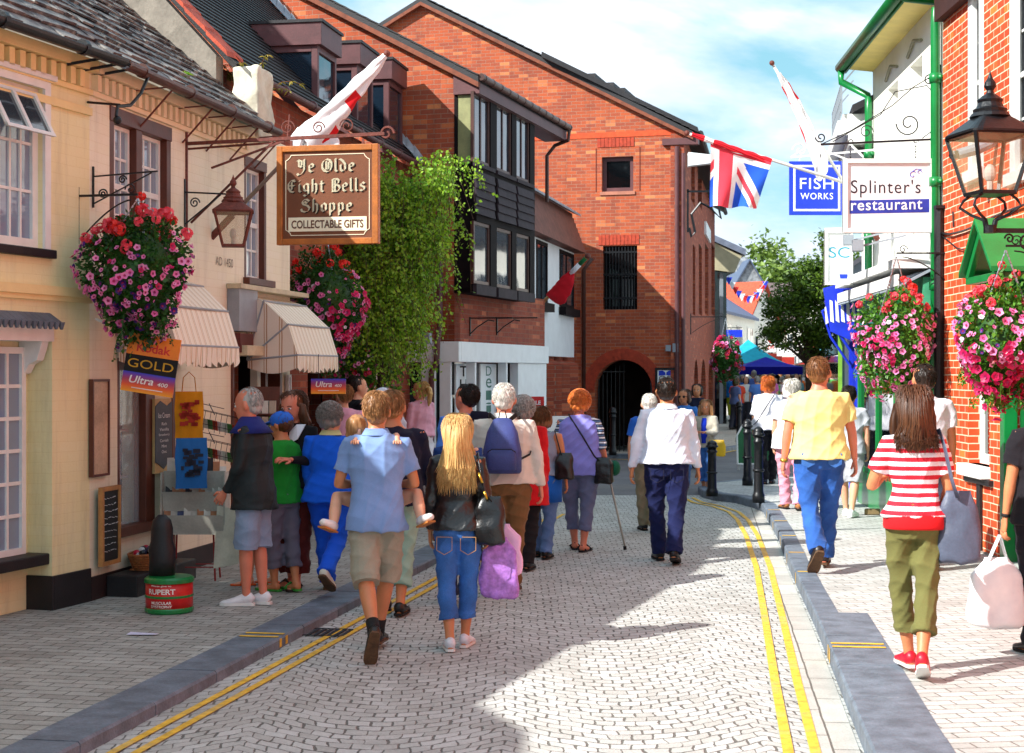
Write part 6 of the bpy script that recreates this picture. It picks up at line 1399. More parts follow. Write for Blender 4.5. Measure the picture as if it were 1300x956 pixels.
def filmboard(o,w_,h_,full=True):
    for ch in list(o.children): bpy.data.objects.remove(ch)
    z=0; pan=[('orange_print',h_*.36,'a')] if False else None
    m=M(); a=h_*(.34 if full else .95); m.box(-w_,-.014,0,w_,.014,a); m.build('lower_panel',grad('film_gradient_%d'%(1 if full else 2),['f0a018','e85818','a03060','2838c0'],0,a),o)
    m=M(); write(m,'Ultra',(-w_*.75,-.015,a*.45),(1,0,0),(0,0,1),w_*.95,a*.38,slant=.2,off=.015); write(m,'400',(w_*.35,-.015,a*.45),(1,0,0),(0,0,1),w_*.4,a*.2,slant=.2,off=.01); m.box(-w_*.6,-.0155,a*.2,w_*.6,-.015,a*.24); m.build('lettering','f0e4e0' and C('f0e4e0',.5),o)
    if full:
        m=M(); m.box(-w_,-.014,a,w_,.014,h_*.64); m.build('middle_panel','dark',o); m=M(); write(m,'GOLD',(-w_*.88,-.015,h_*.42),(1,0,0),(0,0,1),w_*1.76,h_*.15); m.build('gold_lettering',C('c8901c',.35,metal=.4),o)
        m=M(); m.box(-w_,-.014,h_*.64,w_,.014,h_); m.build('upper_panel',C('f08010',.45),o); m=M(); write(m,'Kodak',(-w_*.62,-.015,h_*.70),(1,0,0),(0,0,1),w_*1.3,h_*.15,off=.02); m.build('red_lettering',C('d02010',.45),o)
fK1=Fr(XD(150,12.55).to_tuple(),XD(222,12.4).to_tuple())
p=P(186,500,12.4); o=E('film_sign',p,.05,label='orange, black and blue hanging film sign tilted under the big flower basket',cat='sign'); o.rotation_euler=(0,R(9),.02); filmboard(o,.205,.46)
m=M(); m.bar((-.205,.02,.45),(-.5,.05,.52),.018); m.build('bracket','white_paint',o)
p=P(417,500,15.9); o=E('film_sign',p,.0,label='small blue and orange film sign hanging under the doorway awning',cat='sign'); filmboard(o,.175,.16,False); m=M(); m.bar((-.1,0,.15),(-.1,0,.4),.006); m.bar((.1,0,.15),(.1,0,.4),.006); m.build('hanger','black_iron',o)
wallprop('framed_print',f2,115,136,482,604,'tall narrow faded framed print on the cream wall near the corner','print',plain('faded_print','c8a888',.5,.35,3,.05),'brown_paint',.02,.015)
o,w_,h_=wallprop('chalkboard',f2,127,150,618,716,'pine framed chalkboard leaning on the cream wall','chalkboard','chalkboard','pine_frame',.06,.03); 
m=M(); rr=random.Random(4)
for i in range(9):
    x=-w_*.7; 
    while x<w_*.6: l=rr.uniform(.02,.06); m.bar((x,-.014,h_*(.86-i*.085)),(x+l,-.014,h_*(.86-i*.085)+rr.uniform(-.01,.01)),.006,.004); x+=l+.02
m.build('chalk_marks',C('c8c8c8',.8),o)
o,w_,h_=wallprop('ice_cream_sign',f2,195,216,506,600,'grey shield shaped Ice Cream board beside the shop door','sign',C('c8a870',.6),None,.03); 
m=M(); pts=[(-w_,h_*.15),(-w_*.6,h_*.12),(0,h_*.05),(w_*.6,h_*.14),(w_,h_*.2),(w_,h_*.96),(w_*.4,h_*.9),(-w_*.4,h_*.97),(-w_,h_*.9)]; m.slab([(x,-.013,z) for x,z in pts],(0,-.006,0)); m.build('shield_panel',C('4a5058',.6),o)
m=M(); write(m,'Ice Cream',(-w_*.7,-.0195,h_*.74),(1,0,0),(0,0,1),w_*1.4,h_*.07); 
for i,(t_,ww) in enumerate((('Rich',.6),('Vanilla',1.1),('Strawberry',1.3),('Cornish',1.0),('Mint',.6),('Choc',.6))): write(m,t_,(-w_*ww/2,-.0195,h_*(.64-i*.075)),(1,0,0),(0,0,1),w_*ww,h_*.04)
m.build('lettering','white_board',o)
def cbag(px,py0,py1,D,w_,lab,col,ink,handles=True,base='d'):
    a,b=P(px,py1,D),P(px,py0,D); o=E('printed_bag',a,.3,label=lab,cat='bag'); h_=b.z-a.z; m=M(); n=8; vs=[]
    for s in (-1,1):
        for i in range(n+1):
            for j in range(n+1):
                x=-w_/2+w_*i/n; z=h_*j/n; vs.append((x*(1-.04*math.sin(j)),s*(.012+.022*math.sin(PI*i/n)*math.sin(PI*j/n))+.006*math.sin(i*2+j),z))
    k=(n+1)**2
    fs=[]
    for s in (0,1):
        for i in range(n):
            for j in range(n): q=[s*k+i*(n+1)+j,s*k+(i+1)*(n+1)+j,s*k+(i+1)*(n+1)+j+1,s*k+i*(n+1)+j+1]; fs.append(q if s==0 else q[::-1])
    m.add(vs,fs); m.build('cloth_body',col,o,smooth=True)
    m=M(); rr=random.Random(int(px)); 
    for i in range(26): x=rr.uniform(-.3,.3)*w_; z=rr.uniform(.25,.75)*h_; m.box(x-.03*rr.random()-.01,-.045,z-.008,x+.03*rr.random()+.01,-.04,z+.012+.02*rr.random())
    m.build('print',ink,o)
    if handles: m=M(); m.tube([(-w_*.25,0,h_),(-w_*.2,0,h_+.12),(-.0,0,h_+.17),(w_*.2,0,h_+.12),(w_*.25,0,h_)],[(.012,.004)]*5,6); m.build('handle',col,o)
    return o
cbag(240,497,556,13.6,.24,'mustard cloth bag with red print hanging beside the shop door',cloth('d8941c'),C('a8280c',.7)); cbag(243,556,620,13.6,.27,'blue printed bag hanging below the mustard one',cloth('2a70b8'),C('182238',.7),False)
# wire postcard racks
def rack(px,py,lab):
    p=P(px,py,14.5); o=E('wire_rack',p,.0,label=lab,cat='rack'); m=M(); 
    for y in (0,-.12): 
        for z in (0,.12): m.bar((-.2,y,z+.03),(.2,y,z-.06),.005)
    for i in range(9): x=-.2+i*.05; m.bar((x,0,.15-i*.011),(x,-.12,.02-i*.011),.004); m.bar((x,-.12,.02-i*.011),(x,-.12,-.03-i*.011),.004)
    m.bar((-.12,.0,.2),(-.05,-.1,.1),.006); m.bar((-.16,-.1,.2),(.0,.1,.15),.006)
    m.build('wire','black_iron',o); m=M(); rr=random.Random(int(py)); 
    for i in range(8): x=-.17+i*.045; m.slab([(x,-.02,-.02-i*.01),(x+.05,-.05,-.03-i*.01),(x+.05,-.09,.06-i*.01),(x,-.07,.07-i*.01)],(0,.004,0),i%4)
    m.build('postcards',[C('c8d0c8',.4),C('3a7a3a',.4),C('b83a2a',.4),C('e0e0e0',.4)],o)
rack(282,540,'upper wire postcard rack on the wall beside the shop door'); rack(282,576,'lower wire postcard rack on the wall beside the shop door')
# tiered card stand on red legs
p=G(268,722,ZL); p=Vector((p.x,13.9,ZL)); o=E('display_stand',p,.0,label='tiered display stand of cards and magazines on thin red legs',cat='stand')
m=M(); 
for x in (-.2,.2):
    for y in (-.12,.12): m.tube([(x,y,0),(x*.85,y*.6,.55)],.009,6)
for z in (.12,): m.bar((-.2,-.12,z),(.2,-.12,z),.01); m.bar((-.2,.12,z),(.2,.12,z),.01)
m.build('leg',C('8a1c1c',.5),o)
m=M(); 
for k,z in enumerate((.42,.62,.8)): m.slab([(-.26,-.16+.06*k,z),(.28,-.16+.06*k,z),(.28,-.2+.06*k,z+.16),(-.26,-.2+.06*k,z+.16)],(0,.01,0)); m.box(-.26,-.16+.06*k,z-.01,.28,.04,z)
m.box(-.27,-.16,.4,-.26,.1,.95); m.box(.28,-.16,.4,.29,.1,.95); m.build('tray','shop_grey' and C('b8b4a8',.6),o)
m=M(); rr=random.Random(8)
for k,z in enumerate((.44,.64,.82)):
    for i in range(9): x=-.25+i*.058; h_=rr.uniform(.16,.26); m.slab([(x,-.13+.06*k,z),(x+.055,-.12+.06*k,z),(x+.055,-.1+.06*k+.02,z+h_),(x,-.1+.06*k,z+h_)],(0,.006,0),rr.randrange(5))
m.build('cards',[C('c8c4b8',.5),C('3a4a78',.5),C('181820',.5),C('b87a50',.5),C('e0dcd0',.5)],o)
m=M(); m.slab([(.2,-.2,.12),(.42,-.2,.16),(.44,-.14,.62),(.22,-.14,.66)],(0,.01,0)); m.build('newspaper',C('d0ccb8',.7),o)
p=P(333,520,15.8); o=E('newspaper_rack',(p.x,p.y,1.15),0,label='rack of folded newspapers and green magazines in the shop doorway',cat='rack'); m=M(); 
for k in range(3): m.box(-.16,-.05,k*.16,.16,.03,k*.16+.012)
m.box(-.17,.03,-.1,.17,.04,.6); m.build('shelf','brown_paint',o); m=M(); rr=random.Random(2)
for k in range(3):
    for i in range(4): m.box(-.15+i*.075,-.04,k*.16+.013,-.085+i*.075,.0,k*.16+.14,rr.randrange(3))
m.build('papers',[C('c8ccc4',.6),C('6a9a30',.6),C('a8a090',.6)],o)
wallprop('poster',f2,364,367.5,476,508,'purple poster edge on the cottage end wall','poster',C('7a4a98',.5),'white_paint',.03)
# drum shaped collection box (figure left out) with dark carved stump
p=G(215,776,ZL); o=E('collection_box',(p.x,p.y,ZL),-.15,label='green rimmed red charity drum with white lettering on the pavement',cat='collection box')
m=M(); m.lathe((0,0,0),[(.18,0),(.185,.01),(.185,.03),(.178,.04)],28); m.lathe((0,0,.115),[(.178,0),(.184,.004),(.184,.016),(.178,.02)],28); m.lathe((0,0,.225),[(.178,0),(.188,.004),(.188,.03),(.17,.045),(.02,.05)],28); m.build('rim','green_paint',o,smooth=False)
m=M(); m.lathe((0,0,.03),[(.178,0),(.178,.2)],36); m.build('drum',C('c81c1c',.4),o,smooth=True)
m=M()
def wrapt(t_,z,h_,wa,off=.01):
    k=len(m.v); write(m,t_,(-wa/2,0,z),(1,0,0),(0,0,1),wa,h_,off=off)
    for i in range(k,len(m.v)):
        x,y,z2=m.v[i]; a=x/.18; m.v[i]=(math.sin(a)*.1805,-math.cos(a)*.1805,z2)
wrapt('Please give to',.205,.016,.16); wrapt('RUPERT',.15,.04,.22,.02); wrapt('MUSCULAR',.075,.022,.16,.015); wrapt('DYSTROPHY',.048,.02,.17,.015); m.build('lettering',C('f0e8e0',.5),o)
m=M(); m.slab([(-.06,-.0,0),(.06,0,0),(.06,.02,0),(-.06,.02,0)],(0,0,.01)) if False else None
o=E('carved_stump',(p.x-.06,p.y+.02,ZL+.275),0,label='dark rounded carved stump standing on the red collection drum',cat='ornament'); m=M(); m.rings([(0,0,0,.1,.08),(0,0,.12,.1,.08),(.0,0,.2,.105,.08),(0,0,.26,.085,.07),(0,0,.36,.085,.07),(0,0,.42,.07,.06),(0,0,.46,.03,.03)],16); 
for i,v in enumerate(m.v): q=noise.noise(Vector(v)*14)*.015; m.v[i]=(v[0]*(1+q*5),v[1]*(1+q*5),v[2])
m.build('stump','black_plinth',o,smooth=True)
# wicker basket of trinkets on a dark step
q=f2.w(f2.u(165),-.17,0); o=E('doorstep',(q.x,q.y,ZL),f2.rz,label='low black painted step below the shop window',cat='step'); m=M(); m.box(-.5,-.12,-.02,.75,.15,.17); m.build('step','black_plinth',o,bevel=.01)
o=E('wicker_basket',(q.x,q.y,ZL+.172),f2.rz,label='wicker basket of small trinkets on the black step',cat='basket'); m=M(); n=26
for k in range(7): z=.01+k*.02; r_=.13+k*.008; m.tube([(r_*1.5*math.cos(2*PI*i/n),r_*.8*math.sin(2*PI*i/n),z+.004*math.sin(i*PI+k*PI)) for i in range(n+1)],.011,5,cap=False)
m.box(-.18,-.09,0,.18,.09,.012); m.build('basket','wicker',o); m=M(); rr=random.Random(3)
for i in range(26): m.ell((rr.uniform(-.17,.17),rr.uniform(-.08,.08),.12+rr.random()*.05),(.03,.03,.028),7,rr.randrange(4),5)
m.build('trinkets',[C('18181c',.4),C('c01838',.4),C('c8c8c8',.4),C('3a3a58',.4)],o)
q=G(180,806,ZL); o=M(); o.slab([(-.1,-.03,.004),(.1,-.02,.006),(.11,.03,.004),(-.09,.03,.012)],(0,0,.003)); o=o.build('paper_litter',C('d0d0e8',.8),None,label='torn strip of white paper lying on the left pavement',cat='litter'); o.location=(q.x,q.y,ZL); o.rotation_euler=(0,0,-.1)
q=G(1106,653,ZR); o=M(); o.slab([(-.1,-.06,0),(.1,-.05,0),(.12,.05,.0),(-.06,.07,0)],(0,0,.07)); o=o.build('cardboard_litter',C('8a7450',.8),None,bevel=.01,label='crumpled brown cardboard scrap by the green shopfront post',cat='litter'); o.location=(q.x,q.y,ZR)
# grey post with yellow tap
q=G(1087,634,ZR); o=E('metal_post',(q.x,q.y,ZR),0,label='short grey metal post beside the blue shopfront',cat='post'); m=M(); m.lathe((0,0,0),[(.07,0),(.07,.22),(.05,.24),(.05,.36),(.06,.37),(.055,.42)],12); m.build('post','silver',o); m=M(); m.tube([(.05,0,.3),(.2,0,.3)],.025,8); m.build('tap',C('d0a010',.4),o)
q=G(1069,612,ZR); o=E('lamp_post',(q.x,q.y,ZR),0,label='slim dark green post at the far end of the blue shop',cat='post'); m=M(); m.tube([(0,0,0),(0,0,3.2)],.045,10); m.lathe((0,0,0),[(.08,0),(.08,.5),(.05,.55)],10); m.build('post',C('1c3a38',.4),o)
# ---------------------------------------------------------------- bollards
def bollard():
    o=E('bollard',(0,0,0),0,label='x',cat='bollard',group='black iron bollards'); m=M(); m.lathe((0,0,0),[(.085,0),(.085,.1),(.075,.12),(.066,.16),(.06,.7),(.06,.8),(.072,.815),(.074,.83),(.072,.845),(.06,.86),(.06,.9)],18); m.build('shaft','black_iron',o,smooth=True)
    m=M(); m.lathe((0,0,.9),[(.06,0),(.085,.015),(.09,.03),(.08,.045),(.07,.06),(.072,.08),(.06,.11),(.035,.13),(.02,.14),(.005,.145)],18); m.build('cap','black_iron',o,smooth=True)
    m=M(); m.lathe((0,0,.42),[(.064,0),(.08,.01),(.08,.03),(.064,.04)],18); m.build('band','black_iron',o,smooth=True); return o
bl=bollard(); q=G(963,638,ZR); bl.location=(q.x,q.y,ZR); bl['label']='bollard nearest the pavement corner, right of the three by the kerb'
q=G(904,628,ZR); b=dup(bl,(q.x,q.y,ZR-.02),label='shorter black bollard on the kerb corner beside the girl'); b.scale=(1.05,1.05,.78)
q=G(949,616,ZR); b=dup(bl,(q.x,q.y,ZR),label='grey green bollard behind the nearest one'); 
q=G(938,561,GF); dup(bl,(q.x,q.y,GF),label='bollard standing at the brick range past the crossing')
q=XD(519,22.5); dup(bl,(q.x,q.y,ZL),label='bollard on left pavement beside the girl in pink')
q=XD(778,34.0); b=dup(bl,(q.x,q.y,.1),label='bollard in front of the arched entrance')
q=XD(846,24); 
# ---------------------------------------------------------------- signs on C
o,w_,h_=wallprop('optician_sign',fC,832,859,467,500,'black framed board with blue brows and spectacles beside the arch','sign','white_board','black_iron',.05,.05)
m=M(); 
for s in (-1,1):
    m.slab([(s*.04*w_,-.014,h_*.72),(s*.66*w_,-.014,h_*.70),(s*.66*w_,-.014,h_*.88),(s*.3*w_,-.014,h_*.9),(s*.04*w_,-.014,h_*.82)],(0,-.004,0),0)
    c=(s*.34*w_,-.016,h_*.55); pts=[(c[0]+.26*w_*math.copysign(abs(math.cos(a))**.6,math.cos(a)),c[1],c[2]+.13*h_*math.copysign(abs(math.sin(a))**.6,math.sin(a))) for a in [2*PI*i/20 for i in range(21)]]; m.tube(pts,.008,5,1)
m.bar((-.09*w_,-.016,h_*.58),(.09*w_,-.016,h_*.58),.012,.012,1); m.build('spectacles_print',['sign_blue','dark'],o)
# A-boards
q=XD(712,23.0); o=E('a_board',(q.x,q.y,0.0),.1,label='white rounded pavement board reading The Golf behind the orange haired woman',cat='sign'); m=M(); m.rings([(0,-.18,0,.0,0)],4) if False else None
pts=[(-.3,0),(.3,0),(.3,.95),(.27,1.02),(.2,1.05),(-.2,1.05),(-.27,1.02),(-.3,.95)]; m.slab([(x,-.25+.2*z,z+.2) for x,z in pts],(0,.03,0)); m.slab([(x,.3-.2*z,z+.2) for x,z in pts],(0,.03,0)); 
for x in (-.28,.28): m.bar((x,-.27,0),(x,-.24,.25),.03); m.bar((x,.33,0),(x,.28,.25),.03)
m.build('board','white_board',o,bevel=.004); m=M(); write(m,'The',(-.08,-.252+.2*.9,1.08-.0),(1,0,0),(0,.2,1),.26,.09,lift=.004); write(m,'Golf Shop',(-.22,-.252+.2*.74,.94),(1,0,0),(0,.2,1),.44,.1,lift=.004); m.build('lettering',C('3a9a9a',.5),o)
q=XD(669,27.3); o=E('shop_sign',(q.x,q.y,1.05),.2,label='red board with white lettering beside the brick fins',cat='sign'); m=M(); m.box(-.3,-.02,0,.3,.02,.42); m.build('board',C('c81818',.5),o); m=M(); write(m,'ONE HOLE',(-.24,-.02,.28),(1,0,0),(0,0,1),.48,.07,off=.02); write(m,'FREE',(-.05,-.02,.17),(1,0,0),(0,0,1),.28,.07,off=.02); write(m,'HERE',(0,-.02,.06),(1,0,0),(0,0,1),.22,.07,off=.02); m.build('lettering','white_board',o); m=M(); m.bar((-.28,.02,-1.05),(-.28,.02,.4),.03); m.bar((.28,.02,-1.05),(.28,.02,.4),.03); m.build('leg','pine_frame',o)
q=XD(957,30.5); o=E('a_board',(q.x,q.y,0),.1,label='green pavement board with white rim behind the ginger haired woman',cat='sign'); pts=[(-.35,0),(.35,0),(.35,.55),(.25,.72),(.1,.78),(-.1,.78),(-.25,.72),(-.35,.55)]; m=M(); m.slab([(x,-.1+.1*z,z+.12) for x,z in pts],(0,.03,0)); m.build('board',C('0c5a30',.5),o); m=M(); m.tube([(x,-.12+.1*z,z+.12) for x,z in pts]+[(-.35,-.12,.12)],.02,6); m.bar((-.3,0,0),(-.3,-.05,.3),.03); m.bar((.3,0,0),(.3,-.05,.3),.03); m.build('frame','white_paint',o)
# hanging bracket lamp on gable corner of the brick range
q=P(874,205,34.8); o=E('flood_lamp',q,0,label='white angled lamp under the eaves at the brick range corner',cat='light'); m=M(); m.slab([(0,-.05,-.1),(.75,-.15,-.02),(.75,-.15,.1),(0,-.05,.2)],(0,.3,0)); m.build('lamp_head','white_board',o)
q=P(872,243,34.6); o=E('wall_bracket',q,0,label='black scrolled iron bracket on the corner of the brick range',cat='bracket'); m=M(); m.bar((0,0,0),(1.0,0,0),.04); m.bar((.02,0,.05),(.02,0,-.9),.04); m.tube([(.05,0,-.8),(.1,0,-1.0),(.18,0,-.9),(.1,0,-.5),(.3,0,-.25),(.5,0,-.35),(.75,0,-.6),(.65,0,-.15),(.8,0,.4),(.75,0,.8)],.03,6); m.build('bracket','black_iron',o)
for (px,py,L_,lb) in ((596,404,1.1,'thin black hanging bracket on the brick band left of the red flag'),(630,404,.9,'second thin black bracket on the brick band, nearer the red flag')):
    u_=fA.u(px); q=fA.w(u_,-.01,fA.z(px,py)); o=E('wall_bracket',q,fA.rz-PI/2,label=lb,cat='bracket'); m=M(); m.bar((0,0,0),(.7,0,0),.02); m.bar((0,0,.02),(0,0,-.28),.025); m.tube([(0,0,-.25),(.12,0,-.14),(.3,0,-.03),(.4,0,-.05)],.01,5); m.build('bracket','black_iron',o)
q=P(541,431,23.6); o=E('alarm_box',q,fA.rz+PI/2,label='grey alarm box on brick beside the weeping tree',cat='alarm box'); m=M(); m.box(-.09,-.02,-.07,.09,.1,.1); m.build('box','shop_grey',o,bevel=.01)
# scroll bracket left of the cottage window
o=E('wall_bracket',f2.w(f2.u(117),-.01,f2.z(117,240)),f2.rz-PI/2,label='black scrolled bracket on cream wall over the flower basket',cat='bracket'); m=M(); m.bar((0,0,.1),(.55,0,.13),.012); m.bar((0,0,-.15),(0,0,.18),.014); m.bar((0,0,-.12),(.5,0,.12),.01); scroll(m,(.08,0,-.04),(1,0,0),(0,0,1),.04); scroll(m,(.25,0,.07),(1,0,0),(0,0,1),.035); m.build('bracket','black_iron',o)
m=M(); write(m,'AD 1450',(f2.u(273),-.006,f2.z(283,338)),(1,0,0),(0,0,1),f2.u(295)-f2.u(273),.085); m.build('date_lettering',C('8a7a68',.7),r2)
# ================================================================ people
def displace(me,fn):
    n=len(me.vertices); co=np.empty(n*3); me.vertices.foreach_get('co',co); co=co.reshape(-1,3); no=np.empty(n*3); me.vertex_normals.foreach_get('vector',no); no=no.reshape(-1,3)
    co=co+no*fn(co)[:,None]; me.vertices.foreach_set('co',co.ravel()); me.update()
def waves(co,seed,specs):
    r=np.random.RandomState(seed); out=np.zeros(len(co))
    for (kx,ky,kz,amp,sharp) in specs:
        ph=r.rand()*6.28; w=co[:,0]*kx*(.8+.4*r.rand())+co[:,1]*ky*(.8+.4*r.rand())+co[:,2]*kz*(.8+.4*r.rand())+ph; w=w+1.2*np.sin(co[:,2]*5.5+co[:,0]*3+r.rand()*6)+.8*np.sin(co[:,0]*8-co[:,2]*4+r.rand()*6)
        s=np.sin(w); out+=amp*(s if not sharp else (1.5-3*np.abs(s)**.55))
    return out
def skinmat(name,h): return plain(name,h,.5,.08,9,.08,90,sss=.12)
skinmat('skin_fair','e0a484'); skinmat('skin_tan','c88258'); skinmat('skin_red','d88468'); skinmat('skin_brown','9c6440')
plain('sole_rubber','5a4028',.8,.3,20,.3)
def hairmat(name,a,b_):
    def mk(_):
        m,t,b=nt(name); g=nd(t,'ShaderNodeNewGeometry'); co=nd(t,'ShaderNodeTexCoord').outputs['Object']; mp=nd(t,'ShaderNodeMapping'); mp.inputs['Scale'].default_value=(90,90,9); t.links.new(co,mp.inputs[0])
        n=nd(t,'ShaderNodeTexNoise',Scale=1.0,Detail=4.0); t.links.new(mp.outputs[0],n.inputs['Vector']); ad=nd(t,'ShaderNodeMath',operation='MULTIPLY_ADD'); t.links.new(g.outputs['Random Per Island'],ad.inputs[0]); ad.inputs[1].default_value=.5; t.links.new(n.outputs[0],ad.inputs[2])
        r=ramp(t,ad.outputs[0],[(.3,a),(.95,b_)]); t.links.new(r,b.inputs['Base Color']); b.inputs['Roughness'].default_value=.42; b.inputs['Specular IOR Level'].default_value=.4; bump(t,b,n.outputs[0],.5,.004); return m
    DEF[name]=mk; return name
hairmat('hair_blonde','a06c30','dcb474'); hairmat('hair_brown','2c180e','5e3820'); hairmat('hair_dark','120c0a','2e2018'); hairmat('hair_grey','6a6864','b8b4ae'); hairmat('hair_white','b8b0a4','f0ece4'); hairmat('hair_ginger','a83c08','e8843a'); hairmat('hair_fair','6a4422','b88454'); hairmat('hair_saltgrey','4a4440','8c8680'); hairmat('hair_midbrown','4a2c18','8a5a34')
def limb(m,pts,r,n=12,flat=1.0): m.tube(pts,r,n,0,True,flat)
def V3(*a): return Vector(a)
def person(px,fy,H,label,rot=0,zg=0.0,D=None,fem=False,skin='skin_fair',hair=('short','hair_brown'),top=('fff',),bottom=('333',),shoe=('shoe','161414'),
    legL=(8,4,0),legR=(-8,6,0),armL=None,armR=None,fat=1.0,lean=0,yaw=0,nod=0,vox=.011,seed=1,collar=None,belt=None,group=None,X=None,hip=0,face=True,socks=None,far=False,lift=0,w=1.1,narrow=.03):
    """armX=(upper dir, forearm dir) in local frame (+y = facing); legs=(thigh forward deg, knee bend deg, foot pitch deg)"""
    if D is None: g=G(px,fy,zg); D=g.y
    x=(px-CX)*D/F; s=H/1.75; rz=R(rot)
    o=E('person',(x,D,zg+lift),rz,label=label,cat='person',group=group); o.scale=(w,1+(w-1)*.7,1)
    sw=.172 if fem else .19; f=fat
    # --- skeleton
    ln=math.tan(R(lean))
    def B(p): p=Vector(p); p.y+=max(0,p.z-.95)*ln; return p
    J={}
    for sd,(th,kn,fp),sx in (('L',legL,-1),('R',legR,1)):
        h=V3(sx*.088*f**.5,0,.92); a=R(th); k=h+V3(-sx*narrow*.3,math.sin(a)*.43,-math.cos(a)*.43); a2=R(th-kn); an=k+V3(-sx*narrow,math.sin(a2)*.41,-math.cos(a2)*.41); fa=R(fp)
        J[sd]=(h,k,an,fa,sx)
    zmin=9
    for sd in 'LR':
        h,k,an,fa,sx=J[sd]; fd=V3(sx*.16,math.cos(fa),math.sin(fa)); up=V3(0,-math.sin(fa),math.cos(fa)); heel=an-up*.075-fd*.06; toe=an-up*.075+fd*.19; zmin=min(zmin,heel.z,toe.z)
    dz=-zmin
    def fin(m): 
        m.v=[((p[0])*s,(p[1])*s,(p[2]+dz)*s) for p in m.v]; return m
    # --- body
    b=M(); tz=[(.84,.13*f,.105*f,-.01),(.93,.162*f,.115*f,-.01),(1.03,.15*f,.108*f,0),(1.14,.142*f,.10*f,.0),(1.26,.16*f**.6,.115*f**.6,.0),(1.36,.165,.105,-.005),(1.43,.13,.085,-.005),(1.48,.07,.065,-.005),(1.52,.055,.055,0)]
    if fem: tz=[(.84,.14*f,.11*f,-.01),(.92,.172*f,.122*f,-.012),(1.03,.145*f,.105*f,0),(1.12,.125*f,.092*f,.0),(1.24,.14*f**.6,.118*f**.6,.01),(1.34,.148,.10,0),(1.42,.12,.08,-.005),(1.47,.062,.058,-.005),(1.52,.05,.05,0)]
    b.rings([(*B((0,y,z))[:2],z,rx,ry) for z,rx,ry,y in tz],20,0,2.3)
    hc=B((0,.015,1.628)); Rh=Matrix.Translation(hc)@Matrix.Rotation(R(-yaw),4,'Z')@Matrix.Rotation(R(-nod),4,'X')@Matrix.Scale(1.09,4)
    k0=len(b.v)
    b.rings([(0,.052,-.118,.018,.016),(0,.045,-.112,.036,.034),(0,.032,-.085,.053,.06),(0,.018,-.055,.062,.078),(0,.006,-.02,.068,.090),(0,-.004,.02,.073,.096),(0,-.01,.055,.073,.095),(0,-.014,.085,.060,.078),(0,-.016,.105,.036,.048),(0,-.016,.114,.012,.016)],20,0,2.1)
    b.tube([(0,.088,.0),(0,.106,-.03),(0,.094,-.045)],[.009,.015,.008],8)
    b.tube([(-.022,.078,-.07),(0,.088,-.068),(.022,.078,-.07)],[.006,.010,.006],8)
    b.tube([(-.04,.078,.018),(0,.088,.012),(.04,.078,.018)],[.008,.009,.008],6)
    for sx in (-1,1): b.ell((sx*.077,-.005,-.012),(.012,.02,.034),10)
    b.xf(Rh,k0)
    b.tube([B((0,-.015,1.42)),B((0,0,1.5)),hc+V3(0,-.012,-.06)],[.062,.054,.055],14)
    arms={}
    for sd,ar,sx in (('L',armL,-1),('R',armR,1)):
        if ar is None: ar=((sx*.13,0,-1),(sx*.03,.16,-1))
        u=V3(*ar[0]).normalized(); fo=V3(*ar[1]).normalized(); sh=B((sx*(sw-.015)*f**.35,-.005,1.41)); el=sh+u*.285; wr=el+fo*.25; arms[sd]=(sh,el,wr,u,fo,sx)
        b.tube([sh-V3(sx*.05,0,-.0),sh,sh+u*.09,el-u*.03,el,el+fo*.06,wr-fo*.05,wr],[.045,.054*f**.5,.048*f**.5,.037,.036,.037,.025,.023],12)
    for sd in 'LR':
        h,k,an,fa,sx=J[sd]; t1_=(k-h).normalized(); t2_=(an-k).normalized()
        b.tube([h+V3(0,0,.05),h,h+t1_*.18,k-t1_*.06,k,k+t2_*.1,k+t2_*.2,an-t2_*.06,an],[.08*f,.088*f,.078*f,.056,.053,.056,.05,.034,.034],14)
        fd=V3(sx*.16,math.cos(fa),math.sin(fa)).normalized(); up=V3(0,-math.sin(fa),math.cos(fa))
        b.tube([an-up*.03-fd*.05,an-up*.035,an-up*.045+fd*.08,an-up*.058+fd*.15,an-up*.06+fd*.18],[(.032,.03),(.038,.036),(.025,.04),(.016,.042),(.01,.032)],12,up=up)
    fin(b); me=evalmesh(b,[('REMESH',{'mode':'VOXEL','voxel_size':vox}),('SMOOTH',{'factor':.5,'iterations':2})])
    # hands, fingers as separate chains rooted in the palm; same mesh
    hm=M()
    if not far:
        for sd in 'LR':
            sh,el,wr,u,fo,sx=arms[sd]; d=fo; side=V3(0,1,0)-d*d.y; side=side.normalized() if side.length>.2 else V3(0,0,1); pn=d.cross(side).normalized()*(-sx)  # side: thumb side, pn: towards palm inner
            if pn.dot(V3(-sx,0,0))<0: pn=-pn
            hm.tube([wr-d*.03,wr,wr+d*.035,wr+d*.075,wr+d*.09],[(.022,.018),(.024,.017),(.037,.016),(.040,.015),(.034,.010)],10,up=side)
            for i,(o_,L_) in enumerate(((.030,.068),(.010,.078),(-.011,.072),(-.030,.056))):
                p=wr+d*.082+side*o_; c=.32+.06*i+.05*((seed+i)%3); q=[p]; dd=d+side*o_*2.2
                for sgi,fr in ((0,.42),(1,.32),(2,.26)): ang=c*(sgi+.6); q.append(q[-1]+(dd*math.cos(ang)+pn*math.sin(ang)).normalized()*L_*fr)
                hm.tube(q,[.0098,.0092,.0082,.006],7)
            p=wr+d*.022+side*.026; hm.tube([p,p+(side*.8+d*.6+pn*.25).normalized()*.03,p+(side*.8+d*.6+pn*.25).normalized()*.03+(side*.25+d+pn*.35).normalized()*.052],[.014,.011,.008],8)
    fin(hm); n0=len(me.vertices)
    V=[tuple(v.co) for v in me.vertices]+hm.v; Fc=[list(p.vertices) for p in me.polygons]+[[i+n0 for i in q] for q in hm.f]; bpy.data.meshes.remove(me)
